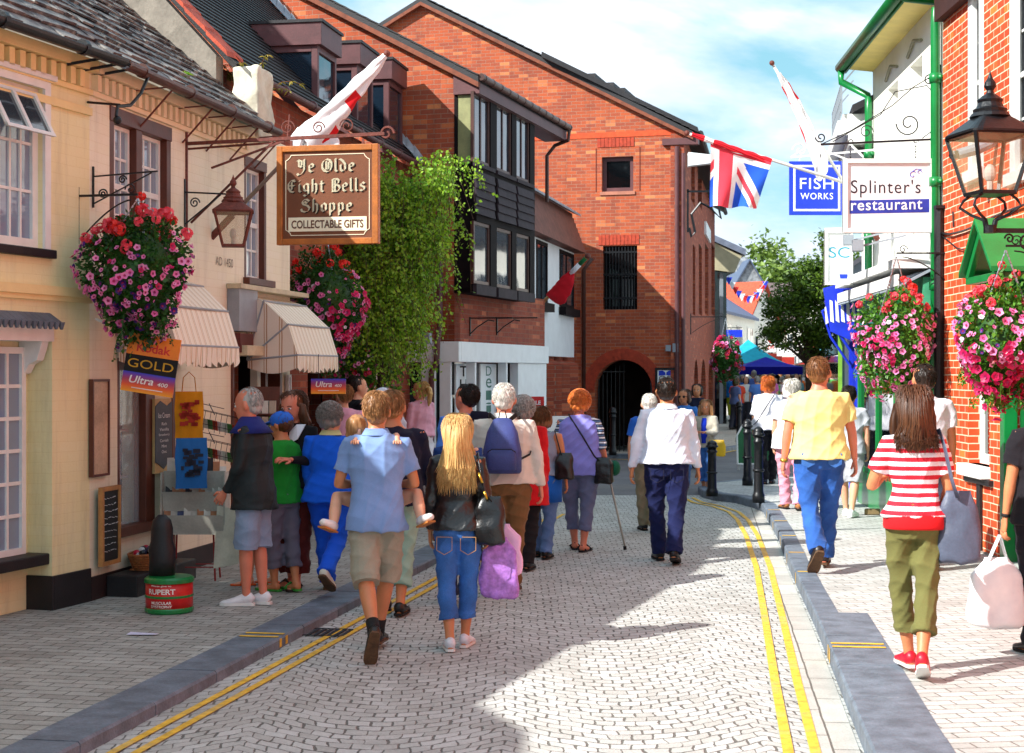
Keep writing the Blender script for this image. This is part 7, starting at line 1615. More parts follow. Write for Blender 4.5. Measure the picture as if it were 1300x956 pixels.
    me=bpy.data.meshes.new('body'); me.from_pydata(V,[],Fc); me.materials.append(MAT(skin)); me.polygons.foreach_set('use_smooth',[True]*len(me.polygons)); me.update(); bo_=bpy.data.objects.new('body',me); COL.objects.link(bo_); bo_.parent=o
    def cl(m,name,mat,wr=1.0,sd=0,vx=None,kind='top'):
        fin(m); me=evalmesh(m,[('REMESH',{'mode':'VOXEL','voxel_size':vx or vox*1.05}),('SMOOTH',{'factor':.5,'iterations':3})])
        if wr and not far:
            sp=[(7,7,13,.0035*wr,False),(19,6,-11,.0026*wr,True),(-22,8,8,.0026*wr,True),(9,6,26,.0016*wr,True)] if kind=='top' else [(10,10,24,.0026*wr,True),(22,9,-14,.0024*wr,True),(-24,-9,18,.0020*wr,True)]
            displace(me,lambda c:waves(c,seed*7+sd,sp))
        me.materials.append(MAT(mat)); me.polygons.foreach_set('use_smooth',[True]*len(me.polygons)); q=bpy.data.objects.new(name,me); COL.objects.link(q); q.parent=o; q['_']=1; del q['_']; return q
    # --- trousers / shorts / skirt
    bt=dict(zip(('mat','kind','z'),bottom)) ; kind=bt.get('kind','long'); e=.016
    m=M(); hip_=.88; 
    if kind=='skirt': m.rings([(0,-.01,bt.get('z',.5),.21*f,.19*f),(0,-.01,.7,.2*f,.165*f),(0,-.01,.9,.185*f,.14*f),(0,0,1.02,.16*f,.12*f)],24,0,2.2)
    else:
        W0=tz[1]; m.rings([(0,-.01,.82,W0[1]-.02,W0[2]),(0,-.012,.90,W0[1]+e,W0[2]+e+.012),(0,-.006,.97,W0[1]+.012,W0[2]+e),(0,0,1.05,tz[2][1]+e,tz[2][2]+e)],24,0,2.3)
        for sd in 'LR':
            h,k,an,fa,sx=J[sd]; t1_=(k-h).normalized(); t2_=(an-k).normalized(); wd=bt.get('w',1.0)
            if kind=='long': m.tube([h+V3(0,0,.04),h+t1_*.06,h+t1_*.2,k,k+t2_*.14,an-t2_*.0,an+t2_*.015],[.09*f,.104*f,.094*f,.075,.075,.078,.078],16)
            elif kind=='wide': m.tube([h+V3(0,0,.04),h+t1_*.06,h+t1_*.2,k,k+t2_*.2,an-t2_*.06],[.09*f,.106*f,.10*f,.092,.10,.11],16)
            elif kind=='capri': m.tube([h+V3(0,0,.04),h+t1_*.06,h+t1_*.2,k,k+t2_*.12,k+t2_*.21,k+t2_*.215,k+t2_*.265],[.09*f,.103*f,.093*f,.074,.074,.072,.082,.08],16)
            elif kind=='shorts': m.tube([h+V3(0,0,.04),h+t1_*.06,h+t1_*.2,k-t1_*.02,k+t2_*.03],[.09*f,.108*f,.108*f,.104,.102],16)
            elif kind=='hot': m.tube([h+V3(0,0,.04),h+t1_*.06,h+t1_*.22],[.09*f,.11*f,.115],16)
    cl(m,'skirt' if kind=='skirt' else ('shorts' if kind in('shorts','hot') else 'trousers'),bt['mat'],1.25,2,kind='bot')
    # --- top
    tp=dict(zip(('mat','sleeve','z','loose'),top)); sl=tp.get('sleeve','short'); hz_=tp.get('z',.90); lo=tp.get('loose',.02); m=M()
    rg=[]
    for z,rx,ry,y in tz:
        if z<hz_-.0: continue
        if z>1.47: continue
        rg.append((z,rx+lo,ry+lo,y))
    base=[q for q in tz if q[0]<=1.0]; hemr=max(tz[1][1],tz[2][1])+lo+.02
    rg=[q for q in rg if q[0]>hz_+.03]; yl=-.008; hemry=max(tz[1][2],tz[2][2])+lo+.02
    if hz_<1.0: rg=[(hz_,hemr,hemry,yl),(hz_+.02,hemr,hemry,yl)]+[(z,max(rx,hemr-.012 if z<1.0 else (hemr-.03 if z<1.08 else 0)),max(ry,hemry-.01 if z<1.0 else (hemry-.022 if z<1.08 else 0)),y) for z,rx,ry,y in rg]
    else: rg=[(hz_,rg[0][1]+.006,rg[0][2]+.006,0)]+rg
    rg=rg+[(1.485,.078,.072,-.004)]
    m.rings([(*B((0,y,z))[:2],z,rx,ry) for z,rx,ry,y in rg],24,0,2.4)
    for sd in 'LR':
        sh,el,wr,u,fo,sx=arms[sd]
        ins=sh-V3(sx*.07,0,-.012)
        if sl=='none': m.tube([ins,sh+V3(-sx*.015,0,.005)],[.07,.058],14); continue
        if sl=='short': m.tube([ins,sh,sh+u*.08,sh+u*.16,sh+u*.2],[.055,.066*f**.4,.066*f**.4,.07*f**.4,.072*f**.4],16)
        elif sl=='half': m.tube([ins,sh,sh+u*.08,el-u*.03,el+fo*.01],[.055,.066,.066,.062,.064],16)
        else: m.tube([ins,sh,sh+u*.08,el-u*.03,el,el+fo*.05,wr-fo*.05 if sl=='long' else el+fo*.14,wr-fo*.015 if sl=='long' else el+fo*.16],[.055,.068*f**.4,.065*f**.4,.056,.056,.054,.042 if sl=='long' else .05,.040 if sl=='long' else .056],16)
    tname={'jacket':'jacket'}.get(tp.get('kind'),'shirt'); tob=cl(m,tname,tp['mat'],1.15,1)
    if collar:
        m=M(); m.rings([(*B((0,-.006,1.462))[:2],1.462,.088,.078),(*B((0,-.004,1.505))[:2],1.505,.068,.062),(*B((0,-.004,1.515))[:2],1.512,.073,.068),(*B((0,-.012,1.462))[:2],1.466,.10,.09)],20,0,2.0,False); fin(m); q=m.build('collar',collar,o,smooth=True)
    # --- shoes
    sty,scol=shoe[0],shoe[1]
    for sd in 'LR':
        h,k,an,fa,sx=J[sd]; fd=V3(sx*.16,math.cos(fa),math.sin(fa)).normalized(); up=V3(0,-math.sin(fa),math.cos(fa)).normalized(); up=(up-fd*up.dot(fd)).normalized()
        lat=fd.cross(up); so=[]
        for (yy,w_) in ((-.07,.022),(-.05,.034),(0,.036),(.06,.038),(.12,.046),(.17,.044),(.205,.028),(.215,.012)): so.append((yy,w_))
        m=M(); a=[an-up*.075+fd*yy+lat*w_ for yy,w_ in so]+[an-up*.075+fd*yy-lat*w_ for yy,w_ in so[::-1]]
        m.slab(a,up*(.018 if sty!='trainer' else .026)); fin(m); 
        if sty=='barefoot': continue
        if sty in('shoe','trainer','boot'):
            q=M(); q.tube([an-up*.035-fd*.058,an-up*.02-fd*.035,an-up*.022+fd*.02,an-up*.036+fd*.09,an-up*.048+fd*.15,an-up*.052+fd*.195,an-up*.056+fd*.21],[(.028,.026),(.05,.038),(.047,.042),(.030,.044),(.024,.046),(.017,.034),(.008,.015)],16,up=up)
            fin(q); sh_=q.build('shoe',C(scol,.4) if not scol in DEF else scol,o,smooth=True); m.build('sole','white_paint' if sty=='trainer' else (shoe[2] if len(shoe)>2 else 'dark'),sh_)
        else:
            q=M(); q.tube([an-up*.06+fd*.1+lat*.047,an-up*.012+fd*.09,an-up*.06+fd*.1-lat*.047],[(.006,.02)]*3,8,up=fd); 
            if sty=='sandal': q.tube([an-up*.06-fd*.03+lat*.04,an+up*.0-fd*.04,an-up*.06-fd*.03-lat*.04],[(.005,.01)]*3,8,up=fd)
            k0=len(q.v); fin(q); m2=M(); m2.v=q.v+m.v; m2.f=q.f+[[i+len(q.v) for i in f_] for f_ in m.f]; m2.m=[0]*len(m2.f); m2.build('sandal',C(scol,.5),o,smooth=False)
        if socks: q=M(); q.tube([an-up*.02,an+(k-an).normalized()*.05,an+(k-an).normalized()*socks[1]],[.042,.042,.044],12); fin(q); q.build('sock',socks[0],o,smooth=True)
    # --- hair
    st,hm_=hair[0],hair[1]; rnd=random.Random(seed*13); m=M(); vxh=.009
    def hE(c,r,n=16): 
        k=len(m.v); m.ell(c,r,n); m.xf(Rh,k)
    def hp(p): return Rh@Vector(p)
    if st!='bald':
        if st in('short','crop'): g_=.003 if st=='short' else -.0005; hE((0,-.024,.022),(.079+g_,.094+g_,.098+g_)); hE((0,-.05,-.03),(.066,.056,.055)); 
        elif st=='curly': hE((0,-.02,.03),(.098,.108,.11)); hE((0,-.045,-.03),(.09,.07,.07)); hE((0,-.02,.0),(.1,.07,.06))
        elif st=='bob': hE((0,-.022,.022),(.086,.1,.1)); hE((0,-.04,-.05),(.092,.074,.085)); hE((-.078,.0,-.03),(.022,.04,.08)); hE((.078,.0,-.03),(.022,.04,.08))
        elif st in('long','pony','mid'): hE((0,-.022,.022),(.083,.098,.1)); hE((0,-.05,-.03),(.074,.06,.07))
        elif st=='cap': hE((0,-.026,.0),(.078,.09,.085))
        L={'long':.42,'mid':.26}.get(st,0)
        if L:
            a=hp((0,-.05,.0)); q=[(.09,.06),(.10,.058),(.112,.045),(.105,.028),(.06,.012)]; z0=a.z
            pts=[a,a+V3(0,-.02,-.09),a+V3(0,-.055,-.2 if L>.3 else -.16),a+V3(0,-.075,-L*.8),a+V3(0,-.07,-L)]
            m.rings([(p.x,p.y,p.z,r[0],r[1]) for p,r in zip(pts,q)][::-1],20,0,2.2)
            if st=='mid' or face: 
                for sx in (-1,1): m.tube([hp((sx*.075,.0,.02)),hp((sx*.088,.005,-.06)),hp((sx*.1,.0,-.14)),hp((sx*.1,-.01,-.2))],[(.02,.04),(.024,.045),(.022,.04),(.01,.02)],10)
        if st=='pony':
            a=hp((0,-.1,.03)); m.tube([a,a+V3(0,-.06,.0),a+V3(0,-.085,-.08),a+V3(0,-.06,-.2),a+V3(0,-.04,-.27)],[.025,.034,.038,.03,.008],12)
        fin(m); me=evalmesh(m,[('REMESH',{'mode':'VOXEL','voxel_size':vxh if not far else .014}),('SMOOTH',{'factor':.5,'iterations':2})])
        if st=='curly': displace(me,lambda c:waves(c,seed,[(95,80,70,.006,False),(-70,110,90,.006,False)]))
        else: displace(me,lambda c:waves(c,seed,[(150,120,14,.0022,False),(-110,160,18,.0022,False)]))
        Vh=[tuple(v.co) for v in me.vertices]; Fh=[list(p.vertices) for p in me.polygons]; bpy.data.meshes.remove(me)
        # loose strands over the base shape
        sm=M(); N=0 if far else {'short':700,'crop':420,'curly':700,'bob':420,'long':900,'mid':600,'pony':260,'cap':60}[st]
        for i in range(N):
            a=rnd.uniform(-PI*.95,-.05) if st not in('curly',) else rnd.uniform(-PI*1.25,.25); ph=math.acos(rnd.uniform(-.35 if st in('short','crop','cap') else -.2,1)) ; rr=(.080,.095,.099) if st!='curly' else (.1,.11,.113); c0=V3(0,-.023,.022)
            if st in('bob','long','mid'): rr=(.085,.1,.101)
            if rnd.random()<.25: a=rnd.uniform(0,2*PI); ph=rnd.uniform(0,.75)
            n_=V3(math.sin(ph)*math.cos(a),math.sin(ph)*math.sin(a),math.cos(ph)); p=c0+V3(n_.x*rr[0],n_.y*rr[1],n_.z*rr[2]); dn=V3(n_.x*.6,n_.y*.6-.15,-abs(.5+n_.z*.2)); dn=(dn-n_*dn.dot(n_)).normalized()
            if st=='curly': q=[p*.97]; t_=V3(rnd.gauss(0,1),rnd.gauss(0,1),rnd.gauss(0,1)).normalized(); R_=rnd.uniform(.009,.015); ax=n_; u1=ax.cross(t_).normalized(); u2=ax.cross(u1); q=[p*.98+u1*math.cos(w)*R_+u2*math.sin(w)*R_+ax*(w*.0022) for w in [.9*j for j in range(7)]]; sm.tube([hp(v) for v in q],.0024,4); continue
            L2_=rnd.uniform(.03,.055) if st in('short','cap') else rnd.uniform(.015,.03)
            if st in('bob','long','mid','pony'): L2_=.07
            q=[p-n_*.004,p+dn*L2_*.5+n_*.004,p+dn*L2_+n_*(.003 if st!='crop' else .004)]
            q=[hp(v) for v in q]
            if st in('long','mid') and n_.y<.12:
                e_=q[-1]; LL_=rnd.uniform(.7,1.12)*(1-.16*abs(rnd.gauss(0,.5)))*(.42 if st=='long' else .26); sx_=max(-1,min(1,e_.x-hc.x and (e_.x-hc.x)/.085)); yb=hp((0,-.05,0)).y
                q+= [V3(hc.x+sx_*.095,min(e_.y,yb-.0)-.045*(1-abs(sx_))-.005,hc.z-.1),V3(hc.x+sx_*.118+rnd.gauss(0,.008),yb-.055-.05*(1-abs(sx_)**2)*.9,hc.z-.1-LL_*.45),V3(hc.x+sx_*.12+rnd.gauss(0,.014),yb-.08-.035*(1-abs(sx_)**2)+rnd.gauss(0,.006),hc.z-LL_)]
                sm.tube(q,[(.0016,.003)]*3+[(.002,.004),(.002,.004),(.0007,.0007)],4)
            else: sm.tube(q,[.0016,.0017,.0006],3)
        fin(sm); n0=len(Vh); me=bpy.data.meshes.new('hair'); me.from_pydata(Vh+sm.v,[],Fh+[[i+n0 for i in q] for q in sm.f]); me.materials.append(MAT(hm_)); me.polygons.foreach_set('use_smooth',[True]*len(me.polygons)); me.update(); q=bpy.data.objects.new('hair',me); COL.objects.link(q); q.parent=o
    if st=='cap':
        m=M(); k=0; m.ell((0,-.012,.035),(.089,.106,.085),18); m.tube([(0,.06,.04),(0,.12,.032),(0,.16,.022)],[(.012,.075),(.008,.07),(.004,.04)],14,up=(0,0,1)); m.xf(Rh); fin(m); m.build('cap',hair[2],o,smooth=True)
    if face and not far:
        for sx in (-1,1):
            m=M(); m.ell((sx*.030,.082,-.004),(.0145,.010,.009),12); m.xf(Rh); fin(m); ey=m.build('eye',C('d8d4cc',.25),o,smooth=True)
            m=M(); m.ell((sx*.030,.0905,-.004),(.0068,.003,.0068),10); m.xf(Rh); fin(m); m.build('iris',C('2a1c14',.2),ey,smooth=True)
            m=M(); m.tube([(sx*.016,.0905,.014),(sx*.032,.09,.019),(sx*.048,.078,.013)],[.0028,.0034,.0018],6); m.xf(Rh); fin(m); m.build('eyebrow',hm_,o,smooth=True)
        m=M(); m.tube([(-.024,.080,-.068),(-.01,.0895,-.065),(0,.091,-.067),(.01,.0895,-.065),(.024,.080,-.068)],[.003,.0055,.005,.0055,.003],8); m.tube([(-.02,.081,-.074),(0,.0895,-.076),(.02,.081,-.074)],[.003,.006,.003],8); m.xf(Rh); fin(m); m.build('mouth',C('a84a44',.45),o,smooth=True)
    o['_s']=s; del o['_s']
    info=dict(o=o,s=s,dz=dz,arms=arms,hc=hc,tz=tz,B=B,D=D,J=J,shirt=tob)
    info['w']=lambda p:Matrix.Translation(o.location)@Matrix.Rotation(rz,4,'Z')@Vector((p[0]*s,p[1]*s,(p[2]+dz)*s))
    return info
def worn(info,m,name,mat,label,cat,smooth=True,parts=()):
    """a carried thing of its own, modelled in its wearer's frame; origin at the wearer's feet"""
    s,dz=info['s'],info['dz']; o=E(name,info['o'].location,info['o'].rotation_euler.z,label=label,cat=cat); o.scale=info['o'].scale
    for mm,nm,mt,sm in [(m,'body_panel' if cat!='cane' else 'shaft',mat,smooth)]+list(parts):
        mm.v=[(p[0]*s,p[1]*s,(p[2]+dz)*s) for p in mm.v]; mm.build(nm,mt,o,smooth=sm)
    return o
def bagshape(c,w,h,d,seed=1,top=.6,n=40):
    key=[(0,.42,.4),(.04,.5,.5),(.35,.5,.5),(.75,.44,.36),(.97,top*.5,.12),(1,top*.5,.06)]; m=M(); rg=[]; pl=.010 if top<.4 else .006
    for i in range(22):
        t_=i/21
        for a,b in zip(key[:-1],key[1:]):
            if a[0]<=t_<=b[0]+1e-9: f=(t_-a[0])/(b[0]-a[0]); rg.append((c[0],c[1],c[2]+t_*h,w*(a[1]+(b[1]-a[1])*f),d*(a[2]+(b[2]-a[2])*f))); break
    m.rings(rg,n,0,3.0); cz=c[2]
    for i,v in enumerate(m.v):
        q=noise.noise(Vector(v)*7+Vector((seed,0,0)))*.025; t_=(v[2]-cz)/h; an=math.atan2(v[1]-c[1],v[0]-c[0]); k=pl*(abs(math.sin(an*5+seed+t_*3))**.5-.5)*(.35+t_)+pl*.6*(abs(math.sin(t_*11+an*3+noise.noise(Vector(v)*5)*6))**.6-.5)
        r_=math.hypot(v[0]-c[0],v[1]-c[1])+1e-6; m.v[i]=(v[0]+q+(v[0]-c[0])/r_*k,v[1]+q*.6+(v[1]-c[1])/r_*k,v[2]+(.01*math.sin(an*3+seed) if t_<.1 else 0))
    return m
stripes('stripes_red',[(0,'e8e4e8'),(.5,'d01830')],.052,2,.1); stripes('stripes_navy',[(0,'e4e8f0'),(.35,'1c2450'),(.6,'6a90b8'),(.75,'1c2450')],.05,2)
stripes('denim',[(0,'1c4f9c'),(.5,'2058a8')],.004,2,bmp=.3)
plain('denim_blue','1f56a4',.85,.3,4,.35,160,sheen=.1); plain('denim_light','5a7cae',.85,.25,4,.35,160); plain('denim_wash','3468b0',.85,.3,5,.35,160)
FW=((-.14,.12,-1),(-.0,.3,-1))
# 1 old man, dark jacket
I=person(322,768,1.70,'old man in dark navy and green jacket, pale shorts and white trainers facing the shop',rot=80,zg=ZL,skin='skin_red',hair=('crop','hair_grey'),top=(plain('jacket_green','0c1c20',.7,.25,3,.25,120),'long',.78,.045),bottom=(cloth('8a9cb8'),'shorts'),shoe=('trainer','e8e8ec'),legL=(5,4,0),legR=(-3,3,0),armL=((-.1,.12,-1),(.2,.55,-.8)),armR=((.12,.0,-1),(.0,.35,-.9)),fat=1.02,w=1.0,seed=2,lean=3,nod=8,vox=.010)
m=M(); m.rings([(*I['B']((0,-.005,1.40))[:2],1.40,.232,.168),(*I['B']((0,-.005,1.46))[:2],1.46,.15,.12),(*I['B']((0,0,1.53))[:2],1.53,.075,.075)],20,0,2.2); s_=I['s']; m.v=[(p[0]*s_,p[1]*s_,(p[2]+I['dz'])*s_) for p in m.v]; m.build('jacket_yoke',cloth('1c2870'),I['o'],smooth=True)
# 2 boy in green
person(358,750,1.50,'boy in bright blue cap and green T-shirt with grey long shorts and green flip-flops',rot=50,zg=ZL,skin='skin_tan',hair=('cap','hair_brown',C('1c6ad8',.7)),top=(cloth('18882c'),'short',.86,.03),bottom=(cloth('6a6878'),'capri'),shoe=('flip','3a9a3a'),legL=(4,2,0),legR=(-6,6,0),armL=((-.1,.5,-1),(.5,.6,.7)),armR=((.05,.6,-1),(-.7,.7,.6)),seed=3,yaw=-14,nod=12)
person(328,742,1.25,'small child mostly hidden behind the old man, bare legs in orange sandals',rot=90,zg=ZL,hair=('short','hair_fair'),top=(cloth('c8c8d0'),'short'),bottom=(cloth('c0c4cc'),'shorts'),shoe=('sandal','e05a18'),seed=4)
# 3 woman black top facing us
I=person(372,746,1.66,'woman with brown hair in black top, white collar and maroon wide trousers facing the camera',rot=162,zg=ZL,fem=True,skin='skin_red',hair=('mid','hair_brown'),top=(cloth('141216'),'long',.90,.024),bottom=(cloth('5c1c18'),'wide'),shoe=('sandal','2a1a14'),legL=(4,2,0),legR=(-4,4,0),armL=((-.15,.3,-1),(.3,.8,.1)),armR=((.16,.1,-1),(.05,.5,-.8)),seed=5,fat=1.08,nod=10,yaw=8)
m=M(); 
for sx in (-1,1): m.slab([(sx*.02,.10,1.40),(sx*.08,.09,1.47),(sx*.14,.05,1.47),(sx*.1,.118,1.34),(sx*.03,.132,1.30)],(0,.012,0))
m.tube([(-.1,.0,1.49),(-.06,-.06,1.51),(.06,-.06,1.51),(.1,0,1.49)],[(.02,.006)]*4,8); s_=I['s']; m.v=[(p[0]*s_,p[1]*s_,(p[2]+I['dz'])*s_) for p in m.v]; m.build('collar',cloth('ececf4'),I['o'])
m=M(); m.tube([(.17,-.04,1.47),(.2,.05,1.35),(.22,.06,1.15),(.22,.02,1.0)],[(.014,.006)]*4,8); worn(I,bagshape((.25,.02,.82),.22,.2,.1,2),'handbag',cloth('5c2c1c'),'brown leather shoulder bag on the woman in black top','bag',parts=[(m,'strap',cloth('8a3a1c'),True)])
# 4 older woman in blue
person(420,750,1.57,'grey haired woman in cobalt blue cardigan and bright blue trousers walking away',rot=-8,zg=ZL,fem=True,skin='skin_fair',hair=('curly','hair_saltgrey'),top=(cloth('1460e0'),'long',.84,.034),bottom=(cloth('1858d8'),'long'),shoe=('shoe','d8d4c4','sole_rubber'),legL=(10,6,0),legR=(-12,38,-38),armL=((-.16,0,-1),(.05,.3,-1)),armR=((.14,.1,-1),(-.2,.7,-.6)),fat=1.15,seed=6,collar=cloth('d0cc90'),yaw=12)
# 5 man in blue polo, nearest
I=person(478,831,1.76,'man with short fair hair in pale blue polo shirt and khaki shorts carrying a child',rot=3,skin='skin_tan',hair=('short','hair_fair'),top=(cloth('7c98c8'),'short',.83,.036),bottom=(cloth('a09a88'),'shorts'),shoe=('shoe','1c1814','sole_rubber'),legL=(-13,30,-60),legR=(20,10,0),armL=((-.30,.15,-1),(.55,1,-.1)),armR=((.30,.15,-1),(-.55,1,-.1)),fat=.98,w=1.0,narrow=.065,seed=7,collar=cloth('7c98c8'),socks=('dark',.10),vox=.0095)
def trim(I,rows,mat,name='hem_trim'):
    m=M()
    for (z,rx,ry,y) in rows: m.tube([(rx*math.cos(a),y+ry*math.sin(a),z) for a in [2*PI*i/40 for i in range(41)]],.004,5,cap=False)
    s_=I['s']; m.v=[(p[0]*s_,p[1]*s_,(p[2]+I['dz'])*s_) for p in m.v]; m.build(name,mat,I['o'],smooth=True)
def pockets(I,mat,z=.93,y=-.15,dx=.085,w_=.055,h_=.13):
    for sx in (-1,1):
        m=M(); c=(sx*dx,y,z); fr=[(c[0]-w_,c[1]+.012,z),(c[0]+w_,c[1]+(.0),z),(c[0]+w_,c[1]+.0,z-h_*.75),(c[0],c[1]-.006,z-h_),(c[0]-w_,c[1]+.006,z-h_*.75)]
        for a,b in zip(fr,fr[1:]+fr[:1]): m.bar(a,b,.004,.004)
        s_=I['s']; m.v=[(p[0]*s_,p[1]*s_,(p[2]+I['dz'])*s_) for p in m.v]; m.build('pocket_seam',mat,I['o'])

# child in front of him, legs round his waist
def carried(I,label):
    s,dz=I['s'],I['dz']; o=E('person',I['o'].location,I['o'].rotation_euler.z,label=label,cat='person'); o.scale=I['o'].scale; b=M(); y0=.235
    b.rings([(0,y0,.98,.10,.075),(0,y0,1.1,.10,.075),(0,y0-.0,1.25,.10,.075),(0,y0-.01,1.36,.095,.065),(0,y0,1.41,.04,.04)],18)
    hc=V3(-.135,.13,1.50); b.tube([(0,y0,1.36),(-.07,.2,1.42),hc],[.045,.04,.04],10); b.ell(hc,(.066,.078,.085),16)
    legs=[]
    for sx in (-1,1):
        hp_=V3(sx*.06,y0,1.0); kn=V3(sx*.27,.12,1.06 if sx>0 else 1.04); an=V3(sx*.30,-.10,.90) if sx>0 else V3(-.285,-.07,.865); legs.append((hp_,kn,an,sx)); b.tube([hp_,(hp_+kn)/2,kn,(kn+an)/2,an],[.065,.058,.045,.042,.028],12)
        b.tube([an,an+V3(sx*.03,-.07,.02)],[.028,.02],10)
        sh=V3(sx*.09,y0,1.33); b.tube([sh,sh+V3(sx*.05,-.12,.07),V3(sx*.13,.0,1.44 if sx<0 else 1.46),V3(sx*.14,-.06,1.43)],[.035,.03,.026,.02],10)
    hm=M()
    for sx in (-1,1):
        w_=V3(sx*.14,-.06,1.43); hm.tube([w_+V3(0,.02,0),w_+V3(0,-.03,-.005)],[.018,.02],8)
        for i in range(4): q=w_+V3(sx*(-.018+.012*i),-.03,0); hm.tube([q,q+V3(sx*.003*(i-1.5),-.022,-.004),q+V3(sx*.004*(i-1.5),-.036,-.018)],[.0065,.006,.0045],6)
        hm.tube([w_+V3(-sx*.018,-.005,0),w_+V3(-sx*.032,-.025,.0)],[.007,.005],6)
    for mm in (b,hm): mm.v=[(p[0]*s,p[1]*s,(p[2]+dz)*s) for p in mm.v]
    me=evalmesh(b,[('REMESH',{'mode':'VOXEL','voxel_size':.01}),('SMOOTH',{'factor':.5,'iterations':3})]); n0=len(me.vertices); V=[tuple(v.co) for v in me.vertices]+hm.v; Fc=[list(p.vertices) for p in me.polygons]+[[i+n0 for i in q] for q in hm.f]
    me=bpy.data.meshes.new('body'); me.from_pydata(V,[],Fc); me.materials.append(MAT('skin_fair')); me.polygons.foreach_set('use_smooth',[True]*len(me.polygons)); q=bpy.data.objects.new('body',me); COL.objects.link(q); q.parent=o
    def add(m,n,mat,rem=.011,w_=0):
        m.v=[(p[0]*s,p[1]*s,(p[2]+dz)*s) for p in m.v]; me=evalmesh(m,[('REMESH',{'mode':'VOXEL','voxel_size':rem}),('SMOOTH',{'factor':.5,'iterations':2})])
        if w_: displace(me,lambda c:waves(c,3,[(120,90,16,w_,False),(-90,130,20,w_,False)]))
        me.materials.append(MAT(mat)); me.polygons.foreach_set('use_smooth',[True]*len(me.polygons)); q=bpy.data.objects.new(n,me); COL.objects.link(q); q.parent=o
    m=M(); m.rings([(0,y0,.95,.13,.10),(0,y0,1.1,.122,.095),(0,y0,1.3,.12,.092),(0,y0,1.38,.06,.05)],18); 
    for sx in (-1,1): m.tube([(sx*.06,y0,1.0),(sx*.16,.18,1.03)],[.078,.07],12)
    add(m,'dress',cloth('d8a8b8'))
    m=M(); m.ell(hc+V3(-.004,.004,.012),(.076,.086,.09),16); m.rings([(hc.x-.012,hc.y+.01,hc.z-.16,.03,.05),(hc.x-.012,hc.y+.01,hc.z-.1,.06,.066),(hc.x-.008,hc.y+.01,hc.z-.03,.074,.074)],14); add(m,'hair','hair_fair',.009,.0025)
    for hp_,kn,an,sx in legs:
        m=M(); d=V3(sx*.45,-.75,.28).normalized(); u_=d.cross(V3(0,0,1)).normalized(); m.tube([an-d*.02,an+d*.02,an+d*.07,an+d*.12,an+d*.14],[(.034,.03),(.036,.034),(.03,.034),(.024,.03),(.008,.012)],12,up=(0,0,1)); m.v=[(p[0]*s,p[1]*s,(p[2]+dz)*s) for p in m.v]; sh_=m.build('shoe',C('e4dcd8',.4),o,smooth=True)
        n_=V3(0,-.3,-1).normalized(); m=M(); c=an+d*.06+V3(0,-.006,-.034); m.obox(c,d*.078,u_*.03,V3(0,0,.006)); m.v=[(p[0]*s,p[1]*s,(p[2]+dz)*s) for p in m.v]; m.build('sole',C('b87030',.7),sh_)
carried(I,'small fair haired child carried on the front of the man in blue polo')
# 6 navy jumper man
I=person(499,778,1.76,'man in dark navy jumper and pale green trousers ahead of the blue polo shirt',rot=2,skin='skin_tan',hair=('short','hair_fair'),top=(cloth('10142c'),'long',.86,.04),bottom=(cloth('90b8a8'),'capri'),shoe=('shoe','141414'),legL=(10,4,0),legR=(-6,10,0),armR=((.26,.1,-1),(.1,.5,-.8)),fat=1.12,seed=8,yaw=10)
# 7 blonde woman
I=person(581,823,1.60,'woman with long blonde hair in black leather jacket and rolled blue jeans',rot=-2,fem=True,skin='skin_tan',hair=('long','hair_blonde'),top=(plain('black_leather','0c0c0e',.32,.3,4,.3,60,spec=.6),'long',.90,.034),bottom=('denim_wash','capri'),shoe=('shoe','e0e4ec','white_paint'),legL=(-5,6,0),legR=(7,3,0),armL=((-.16,.0,-1),(-.0,.15,-1)),armR=((.2,-.1,-1),(.02,.2,-1)),seed=9,fat=.96,w=1.04,face=False,vox=.0095)
sh,el,wr,u_,fo_,sx=I['arms']['R']
m=M(); m.tube([(.13,.06,1.44),(.15,-.01,1.475),(.155,-.09,1.42),(.2,-.13,1.2),(.25,-.12,1.12)],[(.014,.006)]*5,8); m2=M(); m2.tube([(.16,-.115,1.335),(.185,-.13,1.26)],[(.018,.01)]*2,8); m2.tube([(.2,-.14,1.2),(.22,-.14,1.14)],[(.016,.01)]*2,8)
worn(I,bagshape((.245,-.1,.80),.22,.36,.12,3),'shoulder_bag','black_leather','black leather slouch bag on the blonde woman\'s right shoulder','bag',parts=[(m,'strap','black_leather',True),(m2,'buckle',C('c8a038',.3,metal=.9),True)])
plain('pink_polka','b078d0',.6,.35,22,.15); c0=wr+fo_*.12
m=bagshape((c0.x+.08,c0.y,.38),.27,.46,.08,4,.25); mm=M(); mm.tube([(c0.x,c0.y,c0.z),(c0.x+.05,c0.y,.78)],[(.006,.03),(.006,.05)],8); worn(I,m,'carrier_bag','pink_polka','purple patterned carrier bag hanging from the blonde woman\'s hand','bag',parts=[(mm,'handle','pink_polka',True)])
m=bagshape((c0.x+.12,c0.y+.12,.55),.24,.38,.07,5,.25); worn(I,m,'carrier_bag',C('e8b8dc',.5),'pale pink plastic bag held beside the purple carrier bag','bag')
pockets(I,C('b88a50',.7),.86,-.150)
# 8 second blonde
person(581,780,1.56,'fair haired woman in blue top almost hidden behind the blonde woman',rot=10,D=12.9,fem=True,hair=('long','hair_blonde'),top=(cloth('1c3c78'),'short',.88,.03),bottom=(cloth('2a3a5a'),'long'),seed=10,face=False)
